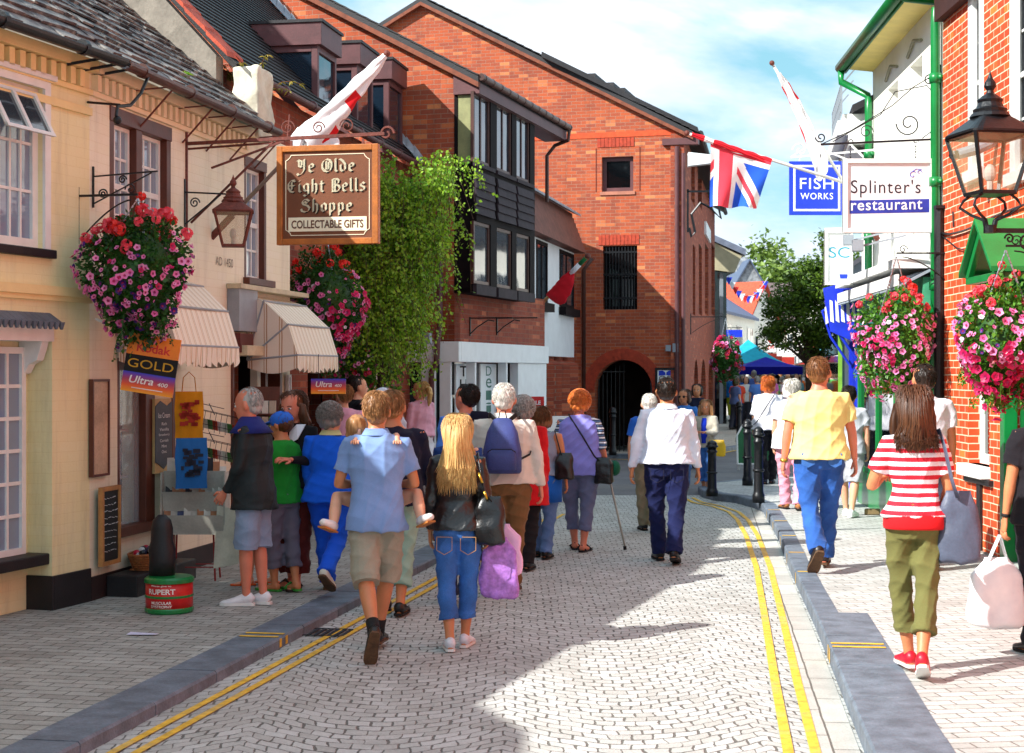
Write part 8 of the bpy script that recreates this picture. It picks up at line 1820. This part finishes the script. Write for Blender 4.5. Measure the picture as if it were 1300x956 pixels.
# 9 dark haired man blue shirt
I=person(592,712,1.78,'dark haired man in light blue shirt, navy jumper over his shoulder, head turned left',rot=8,D=15.4,skin='skin_red',hair=('short','hair_dark'),top=(cloth('4a80d8'),'half',.88,.034),bottom=(cloth('2a2c38'),'long'),seed=11,yaw=-38,fat=1.08)
m=M(); m.tube([(.02,-.10,1.46),(.12,-.13,1.42),(.22,-.08,1.36),(.29,-.02,1.18)],[(.05,.02),(.09,.03),(.10,.035),(.07,.03)],12); m.tube([(.04,-.135,1.40),(.08,-.15,1.2),(.09,-.145,1.0)],[(.06,.02),(.10,.024),(.08,.02)],12); worn(I,m,'jumper',cloth('10142a'),'navy jumper slung over the shoulder of the man in blue shirt','clothing')
# 10 backpack man
I=person(640,752,1.80,'white haired man in cream sweater and khaki trousers wearing a backpack',rot=-3,skin='skin_red',hair=('crop','hair_white'),top=(cloth('d4ccc0'),'long',.92,.04),bottom=(cloth('7a5a38'),'long'),shoe=('shoe','5a2c14','sole_rubber'),legL=(-10,8,0),legR=(6,3,0),armL=((-.2,.15,-1),(.2,.5,-.8)),armR=((.25,-.05,-1),(.10,.12,-1)),fat=1.16,seed=12,collar=cloth('e4e0d8'),vox=.010,face=False)
m=M(); m.rings([(0,-.235,1.02,.13,.05),(0,-.25,1.04,.145,.08),(0,-.25,1.2,.145,.085),(0,-.235,1.36,.115,.07),(0,-.215,1.46,.07,.045),(0,-.2,1.475,.04,.03)],22,0,2.8); 
pk=M(); pk.rings([(0,-.325,1.045,.09,.018),(0,-.33,1.06,.108,.028),(0,-.33,1.17,.108,.028),(0,-.322,1.215,.09,.02)],20,0,3.5)
stp=M()
for sx in (-1,1): stp.tube([(sx*.05,-.2,1.455),(sx*.1,-.13,1.50),(sx*.115,.0,1.50),(sx*.13,.12,1.4)],[(.02,.005)]*4,8); stp.tube([(sx*.14,-.22,1.14),(sx*.2,-.1,1.17),(sx*.215,.0,1.22)],[(.01,.004)]*3,8)
stp.tube([(-.03,-.19,1.47),(-.02,-.2,1.53),(.02,-.2,1.53),(.03,-.19,1.47)],[(.009,.005)]*4,6); zp_=M(); zp_.tube([(-.105,-.355,1.2),(-.07,-.36,1.225),(.07,-.36,1.225),(.105,-.355,1.2)],.004,5)
worn(I,m,'backpack',plain('pack_blue','34407c',.6,.2,7,.3,120),'blue grey backpack worn by the white haired man in cream sweater','backpack',parts=[(pk,'pocket','pack_blue',True),(stp,'strap','dark',True),(zp_,'zip','dark',True)])
# 11 red cardigan, grey curls
person(664,720,1.66,'grey curly haired woman in long red cardigan beside the backpack wearer',rot=-6,D=15.2,fem=True,hair=('curly','hair_grey'),top=(cloth('c8141c'),'long',.66,.04),bottom=(cloth('1a181c'),'long'),shoe=('shoe','141414'),seed=13,fat=1.1,face=False)
# 12 tank top woman
I=person(688,708,1.55,'short brown haired woman in grey sleeveless top with blue cardigan tied at her waist',rot=-8,fem=True,skin='skin_tan',hair=('bob','hair_midbrown'),top=(cloth('8c94a8'),'none',.96,.02),bottom=('denim_light','long'),shoe=('shoe','1a1414'),legL=(8,4,0),legR=(-6,8,0),armR=((.22,-.05,-1),(.1,.2,-1)),fat=1.16,seed=14,face=False)
m=M(); m.rings([(0,-.02,.66,.215,.15),(0,-.02,.8,.215,.165),(0,-.01,.93,.218,.17),(0,0,1.02,.19,.15),(0,0,1.05,.17,.13)],22,0,2.3); s_=I['s']
for i,v in enumerate(m.v): q=.012*math.sin(v[0]*60+v[2]*9); m.v[i]=(v[0],v[1]-q,v[2])
m.v=[(p[0]*s_,p[1]*s_,(p[2]+I['dz'])*s_) for p in m.v]; m.build('tied_cardigan',cloth('1a62c0'),I['o'],smooth=True)
m=M(); m.tube([(.12,.05,1.45),(.14,-.04,1.48),(.17,-.13,1.4),(.22,-.14,1.2)],[(.012,.005)]*4,8); worn(I,bagshape((.25,-.12,.93),.2,.3,.12,6),'shoulder_bag','black_leather','black bag under the arm of the woman in grey sleeveless top','bag',parts=[(m,'strap','black_leather',True)])
# 13 ginger curls, lilac vest
I=person(735,699,1.70,'woman with orange curly hair in lilac waistcoat over striped blouse, using a walking stick',rot=-12,fem=True,skin='skin_red',hair=('curly','hair_ginger'),top=('stripes_navy','half',1.05,.02),bottom=(cloth('6a7090'),'capri'),shoe=('sandal','18141a'),legL=(9,4,0),legR=(-4,5,0),armL=((-.2,.2,-1),(.1,.6,-.6)),armR=((.22,.05,-1),(.15,.35,-.9)),fat=1.22,seed=15,yaw=-22)
m=M(); m.rings([(0,-.01,.84,.245,.185),(0,-.01,.95,.24,.18),(0,0,1.12,.215,.165),(0,0,1.28,.21,.165),(0,-.005,1.40,.198,.14),(0,-.005,1.46,.14,.105),(0,-.005,1.50,.08,.08)],24,0,2.5); s_=I['s']; m.v=[(p[0]*s_,p[1]*s_,(p[2]+I['dz'])*s_) for p in m.v]
me=evalmesh(m,[('REMESH',{'mode':'VOXEL','voxel_size':.011}),('SMOOTH',{'factor':.5,'iterations':2})]); displace(me,lambda c:waves(c,77,[(10,10,36,.003,False),(26,8,-24,.003,True)])); me.materials.append(MAT(cloth('8a88d8'))); me.polygons.foreach_set('use_smooth',[True]*len(me.polygons)); q=bpy.data.objects.new('waistcoat',me); COL.objects.link(q); q.parent=I['o']
m=M(); m.tube([(-.1,-.03,1.50),(-.06,-.12,1.46),(.06,-.185,1.28),(.18,-.18,1.06),(.22,-.12,1.0)],[(.013,.005)]*5,8); hd_=M(); hd_.ell((.36,-.02,.92),(.06,.09,.085),12)
worn(I,bagshape((.27,-.1,.76),.2,.28,.13,7),'crossbody_bag','black_leather','black bag worn across the lilac waistcoat','bag',parts=[(m,'strap','black_leather',True),(hd_,'green_pouch',cloth('0c5a40'),True)])
sh,el,wr,u_,fo_,sx=I['arms']['R']; hnd=wr+fo_*.07; m=M(); m.tube([hnd+V3(0,-.06,.02),hnd+V3(0,.0,.035),hnd+V3(0,.05,.02)],.014,8); tip=V3(hnd.x+.16,hnd.y+.05,-I['dz']); q=M(); q.tube([hnd,tip+V3(0,0,.02)],.010,8); t2=M(); t2.tube([tip,tip+V3(-.003,0,.04)],.017,8); worn(I,q,'walking_stick',C('b0aca0',.35),'pale walking stick with black ferrule beside the lilac waistcoat woman','cane',parts=[(m,'grip','dark',True),(t2,'ferrule','dark',True)])
# 14 white shirt man
I=person(846,713,1.84,'man in white long sleeved shirt and navy trousers walking away in the road centre',rot=-3,skin='skin_tan',hair=('crop','hair_dark'),top=(cloth('dce4f4'),'long',.94,.045),bottom=(cloth('141c48'),'long'),shoe=('shoe','101014'),legL=(9,3,0),legR=(-11,14,-14),armL=((-.28,-.05,-1),(-.15,.05,-1)),armR=((.22,.0,-1),(.12,.1,-1)),fat=1.1,seed=16,collar=cloth('e4e8f2'),vox=.010,face=False)
m=M(); m.rings([(0,-.004,1.0,.188,.142),(0,-.004,1.035,.186,.14)],24,0,2.3); s_=I['s']; m.v=[(p[0]*s_,p[1]*s_,(p[2]+I['dz'])*s_) for p in m.v]; m.build('belt','black_leather',I['o'],smooth=True)
pockets(I,C('0c1030',.7),.90,-.158)
# 15 white haired behind him
person(824,674,1.64,'white haired person in blue top and khaki trousers behind the white shirted man',rot=0,hair=('crop','hair_white'),top=(cloth('2060c0'),'short',.88,.03),bottom=(cloth('8a8068'),'long'),shoe=('shoe','141414'),seed=17,face=False)
# 16/17 woman with sunglasses and girl
I=person(869,626,1.62,'woman in sunglasses and jeans standing behind the girl with yellow bag',rot=150,D=25.4,fem=True,skin='skin_tan',hair=('bob','hair_brown'),top=(cloth('3a7ac8'),'short',.9,.026),bottom=('denim_light','long'),shoe=('shoe','b08060'),seed=18,vox=.013)
m=M(); 
for sx in (-1,1): m.ell((sx*.032,.096,0),(.026,.008,.02),10)
m.bar((-.08,.05,.005),(-.05,.095,.005),.006); m.bar((.08,.05,.005),(.05,.095,.005),.006); m.xf(Matrix.Translation(I['hc'])); s_=I['s']; m.v=[(p[0]*s_,p[1]*s_,(p[2]+I['dz'])*s_) for p in m.v]; m.build('sunglasses','dark',I['o'],smooth=True)
I=person(896,626,1.46,'fair haired girl in cream cardigan, blue top and denim shorts holding a yellow bag',rot=158,fem=True,skin='skin_tan',hair=('mid','hair_fair'),top=(cloth('b8b0a0'),'long',.86,.03),bottom=('denim_wash','capri'),shoe=('sandal','c0b0a0'),legL=(6,3,0),legR=(-4,4,0),armL=((-.15,.3,-1),(.7,.9,.1)),armR=((.15,.3,-1),(-.5,.9,.1)),seed=19,vox=.012)
m=M(); m.rings([(0,.03,.95,.06,.148),(0,.03,1.1,.07,.14),(0,.035,1.3,.065,.14),(0,.02,1.42,.05,.10)],16); s_=I['s']; m.v=[(p[0]*s_,p[1]*s_,(p[2]+I['dz'])*s_) for p in m.v]; m.build('blue_top',cloth('1838c8'),I['o'],smooth=True)
m=bagshape((-.25,.2,.72),.30,.30,.07,8,.85); worn(I,m,'yellow_bag',C('e8b810',.5),'bright yellow bag held by the girl in cream cardigan','bag')
# 18 dark haired woman in doorway
person(885,560,1.66,'dark haired woman in navy top standing in front of the small brick arches',rot=165,D=31,fem=True,skin='skin_tan',hair=('bob','hair_dark'),top=(cloth('141830'),'none',.9,.026),bottom=(cloth('2a2a38'),'long'),seed=20,vox=.014)
# 19 ginger woman white top
I=person(975,614,1.72,'ginger haired woman in loose white top and black trousers with crossbody strap',rot=-4,zg=ZR,fem=True,hair=('bob','hair_ginger'),top=(cloth('eeecf2'),'half',.88,.06),bottom=(cloth('18161c'),'long'),shoe=('shoe','283040'),legL=(-3,2,0),legR=(6,4,0),fat=1.15,seed=21,face=False,vox=.012)
m=M(); m.tube([(.1,.0,1.51),(.08,-.14,1.46),(-.05,-.215,1.25),(-.18,-.2,1.02),(-.26,-.02,.92)],[(.012,.004)]*5,8); worn(I,m,'bag_strap','dark','dark strap crossing the back of the ginger woman\'s white top','bag')
# 20 yellow T-shirt man
I=person(1040,722,1.90,'man in pale yellow T-shirt and bright blue jeans walking on the right pavement',rot=-4,zg=ZR,skin='skin_red',hair=('crop','hair_midbrown'),top=(cloth('f0e08c'),'short',.90,.045),bottom=('denim_blue','long'),shoe=('shoe','241c1c','sole_rubber'),legL=(-12,26,-48),legR=(8,2,0),armL=((-.22,-.05,-1),(-.1,.12,-1)),armR=((.24,.05,-1),(.12,.2,-1)),fat=1.08,seed=22,vox=.0105,yaw=16)
sh,el,wr,u_,fo_,sx=I['arms']['L']; m=M(); m.tube([wr-fo_*.02,wr+fo_*.005],.029,12); worn(I,m,'wrist_watch',C('c8a040',.3,metal=.8),'gold wrist watch on the man in yellow T-shirt','watch')
m=M(); 
for sx in (-1,1): m.slab([(sx*.10-.05,-.148,.96),(sx*.10+.05,-.148,.96),(sx*.10+.05,-.152,.87),(sx*.10,-.152,.84),(sx*.10-.05,-.152,.87)],(0,-.004,0))
s_=I['s']; m.v=[(p[0]*s_,p[1]*s_,(p[2]+I['dz'])*s_) for p in m.v]; m.build('back_pocket','denim_wash',I['o'])
# 21 woman in white with pink trousers, 22 person in grey, 23 man white T
person(1005,640,1.70,'woman in sleeveless white top and pink trousers partly hidden by yellow T-shirt man',rot=0,D=20.5,zg=ZR,fem=True,hair=('bob','hair_white'),top=(cloth('f0eaee'),'short',.82,.04),bottom=(cloth('e8a0b4'),'long'),shoe=('shoe','b07040'),seed=23,face=False,fat=1.15)
person(1078,650,1.62,'dark haired person in pale grey clothes beyond the yellow T-shirt man',rot=-20,D=19.5,zg=ZR,hair=('short','hair_dark'),top=(cloth('b8bcc4'),'short',.85,.035),bottom=(cloth('a8aab0'),'shorts'),shoe=('trainer','e0e0e0'),seed=24,face=False)
person(1173,700,1.86,'short dark haired man in white T-shirt partly behind the red striped top',rot=-6,D=14.4,zg=ZR,skin='skin_tan',hair=('crop','hair_dark'),top=(cloth('e8eaf4'),'short',.88,.035),bottom=(cloth('3a4050'),'long'),seed=25,yaw=-10,face=False)
# 24 red striped woman
I=person(1160,856,1.69,'brown haired woman in red and white striped T-shirt and olive cropped trousers',rot=-5,zg=ZR,fem=True,skin='skin_tan',hair=('mid','hair_brown'),top=('stripes_red','short',.955,.019),bottom=(cloth('6c6a3c'),'capri'),shoe=('shoe','c8142c','white_paint'),legL=(10,3,0),legR=(-7,22,-24),armL=((-.36,.1,-1),(.35,.9,.1)),armR=((.2,-.02,-1),(-.1,.5,-.8)),seed=26,face=False,vox=.0095,w=1.0,fat=.94,narrow=.06)
m=M(); m.rings([(0,-.01,.885,.184,.147),(0,-.01,.90,.186,.149),(0,-.008,.97,.184,.147),(0,-.008,.975,.17,.14)],24,0,2.4); s_=I['s']; m.v=[(p[0]*s_,p[1]*s_,(p[2]+I['dz'])*s_) for p in m.v]; m.build('red_hem_band',cloth('d0141c'),I['o'],smooth=True)
pass
m=M(); m.tube([(.12,.06,1.45),(.15,-.03,1.48),(.165,-.12,1.38),(.2,-.14,1.2),(.24,-.12,1.08)],[(.022,.005)]*5,8); m.tube([(.12,.09,1.42),(.2,.05,1.25),(.25,-.0,1.08)],[(.022,.005)]*3,8); worn(I,bagshape((.26,-.06,.68),.25,.44,.12,9,.6),'shoulder_bag',plain('grey_leather','50586c',.5,.2,5,.2),'slate grey slouchy bag on the striped T-shirt woman\'s shoulder','bag',parts=[(m,'strap','grey_leather',True)])
# 25 person at right edge with white carrier bag
I=person(1330,850,1.74,'person at right edge in black T-shirt holding white carrier bag, arm and side visible',rot=4,D=9.9,zg=ZR,skin='skin_tan',hair=('short','hair_dark'),top=(cloth('1a161c'),'short',.85,.035),bottom=(cloth('181620'),'long'),shoe=('shoe','141414'),fat=1.15,seed=27,w=1.0,armL=((-.18,.05,-1),(-.1,.12,-1)),face=False)
sh,el,wr,u_,fo_,sx=I['arms']['L']; c0=wr+fo_*.13; m=bagshape((c0.x-.04,c0.y,c0.z-.56),.36,.44,.14,11,.4); hn=M(); hn.tube([(c0.x-.09,c0.y,c0.z-.14),(c0.x-.02,c0.y,c0.z+.02),(c0.x+.03,c0.y,c0.z-.14)],[(.03,.004)]*3,8); worn(I,m,'carrier_bag',C('f6faff',.35),'bulging white plastic carrier bag held at the right edge','bag',parts=[(hn,'handle',C('f6faff',.35),True)]); m=M(); m.tube([wr-fo_*.03,wr-fo_*.01],.028,10); worn(I,m,'wristband','dark','thin dark wristband on the arm at the right edge','wristband')
# 26 left pavement, middle distance
person(534,600,1.69,'girl with blonde ponytail in pink hooded top and white skirt by the shopfront',rot=40,D=22.6,zg=ZL,fem=True,hair=('pony','hair_blonde'),top=(cloth('e8a8bc'),'long',.94,.03),bottom=(cloth('e8e8f0'),'skirt',.5),shoe=('trainer','e8e8e8'),seed=28,yaw=-20,vox=.014)
person(436,600,1.68,'woman in pink T-shirt standing under the doorway film sign',rot=10,D=18.4,zg=ZL,fem=True,hair=('short','hair_fair'),top=(cloth('e8a8c0'),'half',.84,.036),bottom=('denim_light','long'),seed=29,vox=.014,fat=1.1,yaw=-30)
I=person(453,600,1.78,'dark haired man in profile with white sleeves and dark jacket below the petunia basket',rot=-70,D=19.6,zg=ZL,hair=('short','hair_dark'),top=(cloth('181a24'),'short',.88,.03),bottom=('denim_blue','long'),seed=30,vox=.014,armR=((.1,.5,-1),(-.3,.9,.5)))
person(486,600,1.66,'person in white and pale blue cap beyond the navy jumper man',rot=0,D=17.4,zg=ZL,hair=('cap','hair_grey',cloth('dce4f4')),top=(cloth('c8ccd8'),'short',.88,.03),bottom=(cloth('6a6a70'),'long'),seed=31,vox=.014,face=False)
person(303,640,1.6,'shop assistant in red top inside the cottage doorway',rot=-120,D=16.9,zg=.05,fem=True,hair=('short','hair_brown'),top=(cloth('d01820'),'short',.88,.03),bottom=(cloth('20202a'),'long'),seed=32,vox=.014)
person(508,610,1.68,'dark clothed figure just inside the shop opening behind the weeping tree',rot=150,D=26.2,zg=ZL,hair=('short','hair_grey'),top=(cloth('16161c'),'long',.88,.03),bottom=(cloth('16161c'),'long'),seed=33,vox=.016)
# ---- crowd beyond the crossing
cr=[(929,57,1.76,0,'hair_ginger','1c7ad0','long','c8c82c','capri','person in turquoise top and lime cropped trousers, left of the far crowd',1),
(943,60,1.66,170,'hair_dark','2878d8','short','484858','long','woman with dark curls in blue top facing us in the far crowd',0),
(957,55,1.86,0,'hair_grey','5878c8','half','20304c','long','tall man in blue check shirt seen from behind in the far crowd',0),
(966,66,1.72,0,'hair_brown','a8a078','short','485040','long','person in olive top behind the blue check shirt',0),
(972,72,1.76,0,'hair_fair','8cb0e0','short','404860','long','man in pale blue shirt under the blue canopy edge',0),
(980,56,1.74,20,'hair_dark','38343c','short','20222c','long','man in black T-shirt turning beside the pink top',0),
(987,58,1.70,0,'hair_dark','d078b0','short','202450','long','person in orchid pink top in the far crowd',0),
(996,61,1.64,10,'hair_dark','a8b8e0','short','303850','long','woman with dark hair in pale lilac blue top',0),
(1003,74,1.72,0,'hair_brown','50a850','short','384048','long','man in green T-shirt deep in the far crowd',0),
(1008,60,1.6,0,'hair_brown','8890a8','short','484450','shorts','boy in grey top right of the far crowd',0),
(949,78,1.7,0,'hair_grey','6a98c8','short','404040','long','grey haired person in mid blue under the teal canopy',0),
(990,84,1.74,0,'hair_fair','e8e8e8','short','404860','long','person in white under the far shop signs',0),
(999,92,1.7,180,'hair_brown','e04028','short','303030','long','person in red far up the street',0),
(1012,80,1.76,0,'hair_brown','5a90e0','short','304060','long','person in sky blue left of the tree trunk',0),
(1016,66,1.7,0,'hair_fair','e8702c','none','404048','long','person in orange top beside the tree trunk',0),
(1020,96,1.72,0,'hair_grey','f0f0f0','short','6a6a70','long','person in white top far behind the tree trunk',0),
(1061,62,1.72,0,'hair_ginger','9cc0e4','half','404860','long','ginger person in pale blue top at the grey shop',0),
(1053,58,1.66,160,'hair_grey','c8b8b0','short','505058','long','grey haired person in beige by the grey shop',0),
(962,98,1.74,0,'hair_dark','204080','short','202020','long','person in dark blue furthest left in the street',0),
(1005,108,1.72,0,'hair_brown','f0e8e0','short','303840','long','pale topped person at the far end of street',0),
(981,104,1.7,180,'hair_fair','d0d8f0','short','506070','long','light blue topped person facing us at far end',0),
(934,49,1.6,-60,'hair_brown','5a6a98','short','30303c','long','person in slate blue top beside the brick range basket',0)]
cols_=[('e04a30','orange red'),('f0f0ec','bright white'),('5a8ad8','cornflower blue'),('e8c040','yellow'),('c060a0','magenta'),('70b060','leaf green'),('d8d0c0','sand'),('f0d8e0','pale blush'),('f0a0b0','salmon pink'),('80c0c8','aqua'),('b03838','brick red'),('9098b0','slate grey')]
for i,(tc,nm) in enumerate(cols_): cr.append(([936,947,961,969,977,984,993,1000,1006,1011,952,988][i],[50,52,50,53,49,51,53,50,55,52,64,66][i],1.62+.03*(i%5),[0,175,10,0,-10,170,0,5,0,180,0,0][i],['hair_brown','hair_dark','hair_grey','hair_fair'][i%4],tc,'short',['283048','3a3a44','6a7088'][i%3],'long','person in '+nm+' top among shoppers ahead of the market canopies',0))
for i,(px,D,H,rt_,hr,tc,slv,bc,bk,lab,_) in enumerate(cr):
    person(px,0,H,lab,rot=rt_,D=D,zg=GF,fem=i%2==1,hair=(('bob' if i%2 else 'crop'),hr),top=(cloth(tc),slv,.87,.034),bottom=(cloth(bc),bk),shoe=('shoe','2a2420'),legL=(8 if i%3 else -8,5,0),legR=(-8 if i%3 else 8,6,0),seed=40+i,vox=.026,far=True,fat=1.05)
# ================================================================ one object per piece where a part holds several
def islands(o,gap=.03):
    me=o.data; n=len(me.vertices); par=list(range(n))
    def find(a):
        while par[a]!=a: par[a]=par[par[a]]; a=par[a]
        return a
    for e in me.edges:
        a,b=find(e.vertices[0]),find(e.vertices[1])
        if a!=b: par[a]=b
    g={}
    for v in me.vertices:
        r=find(v.index); c=v.co; b=g.get(r)
        if b is None: g[r]=[c.x,c.y,c.z,c.x,c.y,c.z]
        else: b[0]=min(b[0],c.x);b[1]=min(b[1],c.y);b[2]=min(b[2],c.z);b[3]=max(b[3],c.x);b[4]=max(b[4],c.y);b[5]=max(b[5],c.z)
    ks=list(g); cl={k:k for k in ks}
    def f2_(a):
        while cl[a]!=a: a=cl[a]
        return a
    for i,a in enumerate(ks):
        for b in ks[i+1:]:
            A,B_=g[a],g[b]
            if all(A[q]-gap<=B_[q+3] and B_[q]-gap<=A[q+3] for q in range(3)):
                x,y=f2_(a),f2_(b)
                if x!=y: cl[x]=y
    grp={}
    for v in me.vertices: grp.setdefault(f2_(find(v.index)),[]).append(v.index)
    if len(grp)<2: return
    where={}; 
    for gi,(k,vs) in enumerate(grp.items()):
        for v in vs: where[v]=gi
    N=len(grp); V=[[] for _ in range(N)]; idx={}; Fs=[[] for _ in range(N)]; Ms=[[] for _ in range(N)]
    for v in me.vertices: w_=where[v.index]; idx[v.index]=len(V[w_]); V[w_].append(tuple(v.co))
    for p in me.polygons: w_=where[p.vertices[0]]; Fs[w_].append([idx[i] for i in p.vertices]); Ms[w_].append(p.material_index)
    base=o.name.split('.')[0]; mats=list(me.materials); mods=[(m_.width,m_.segments) for m_ in o.modifiers if m_.type=='BEVEL']; par_=o.parent; ch=list(o.children)
    first=None
    for i in range(N):
        m2=bpy.data.meshes.new(base); m2.from_pydata(V[i],[],Fs[i]); m2.polygons.foreach_set('material_index',Ms[i]); m2.update()
        for m_ in mats: m2.materials.append(m_)
        q=bpy.data.objects.new(base,m2); COL.objects.link(q); q.parent=par_
        if first is None: first=q
        for w_,s_ in mods: b=q.modifiers.new('b','BEVEL'); b.width=w_; b.segments=s_; b.limit_method='ANGLE'
    for c in ch: c.parent=first
    bpy.data.objects.remove(o)
for o in list(bpy.data.objects):
    if o.type=='MESH' and o.name.split('.')[0] in ('slate_cladding','brick_arch','door_post','shop_column','floodlight','back_pocket','gutter_stay','brick_fin','downpipe','roof_vent','junction_box','window_display','cards','papers','postcards','hood_mould','brick_reveal','white_panel','strap','leg','trinkets','fittings','pennants'): islands(o,.012)
for o in bpy.data.objects:
    if o.get('label') and len(o['label'].split())>16: print('LONG',o.name,o['label'])
# ---------------------------------------------------------------- camera, light, world
cam=bpy.data.cameras.new('camera'); co=bpy.data.objects.new('camera',cam); COL.objects.link(co)
co.location=(0,0,CH); co.rotation_euler=(R(90),0,0); cam.sensor_width=36; cam.lens=36*F/1300; cam.shift_y=-6/1300; cam.clip_end=3000
cam.dof.use_dof=True; cam.dof.focus_distance=15.0; cam.dof.aperture_fstop=7.0
S.camera=co
SUNAZ=Vector((.86,.51)).normalized(); EL=R(37.5)
sd=Vector((SUNAZ.x*math.cos(EL),SUNAZ.y*math.cos(EL),-math.sin(EL)))
sl=bpy.data.lights.new('sun','SUN'); sl.energy=4.8; sl.angle=R(.5); sl.color=(1,.98,.93)
so=bpy.data.objects.new('sun',sl); COL.objects.link(so); so.rotation_euler=sd.to_track_quat('-Z','Y').to_euler(); so.location=(-20,-10,30)
w=bpy.data.worlds.new('World'); S.world=w; w.use_nodes=True; t=w.node_tree; bg=t.nodes['Background']
sky=nd(t,'ShaderNodeTexSky'); sky.sky_type='NISHITA'; sky.sun_disc=False; sky.sun_elevation=EL; sky.sun_rotation=math.atan2(-SUNAZ.x,-SUNAZ.y)
sky.air_density=1.0; sky.dust_density=1.0; sky.ozone_density=1.0
tc=nd(t,'ShaderNodeTexCoord'); mp=nd(t,'ShaderNodeMapping'); mp.inputs['Scale'].default_value=(1,1,3.2); mp.inputs['Location'].default_value=(.35,.2,.12); t.links.new(tc.outputs['Generated'],mp.inputs[0])
n=nd(t,'ShaderNodeTexNoise',Scale=3.4,Detail=9.0,Roughness=.55,Distortion=.35); t.links.new(mp.outputs[0],n.inputs['Vector'])
f=ramp(t,n.outputs[0],[(.40,0.0),(.56,1.0)])
cl=nd(t,'ShaderNodeTexNoise',Scale=7.0,Detail=6.0); t.links.new(mp.outputs[0],cl.inputs['Vector'])
cc=ramp(t,cl.outputs[0],[(.3,(4.6,5.6,6.9)),(.7,(8.0,8.6,9.4))])
sk2=mixc(t,.55,sky.outputs[0],(1.9,5.2,6.0))
t.links.new(mixc(t,f,sk2,cc),bg.inputs[0]); bg.inputs[1].default_value=.098
S.render.engine='CYCLES'; S.view_settings.view_transform='Standard'; S.view_settings.look='None'; S.view_settings.exposure=.76; S.view_settings.gamma=1
S.render.resolution_x=1024; S.render.resolution_y=753
S.cycles.max_bounces=5; S.cycles.diffuse_bounces=3; S.cycles.glossy_bounces=2; S.cycles.transmission_bounces=2; S.cycles.transparent_max_bounces=8; S.cycles.use_denoising=True
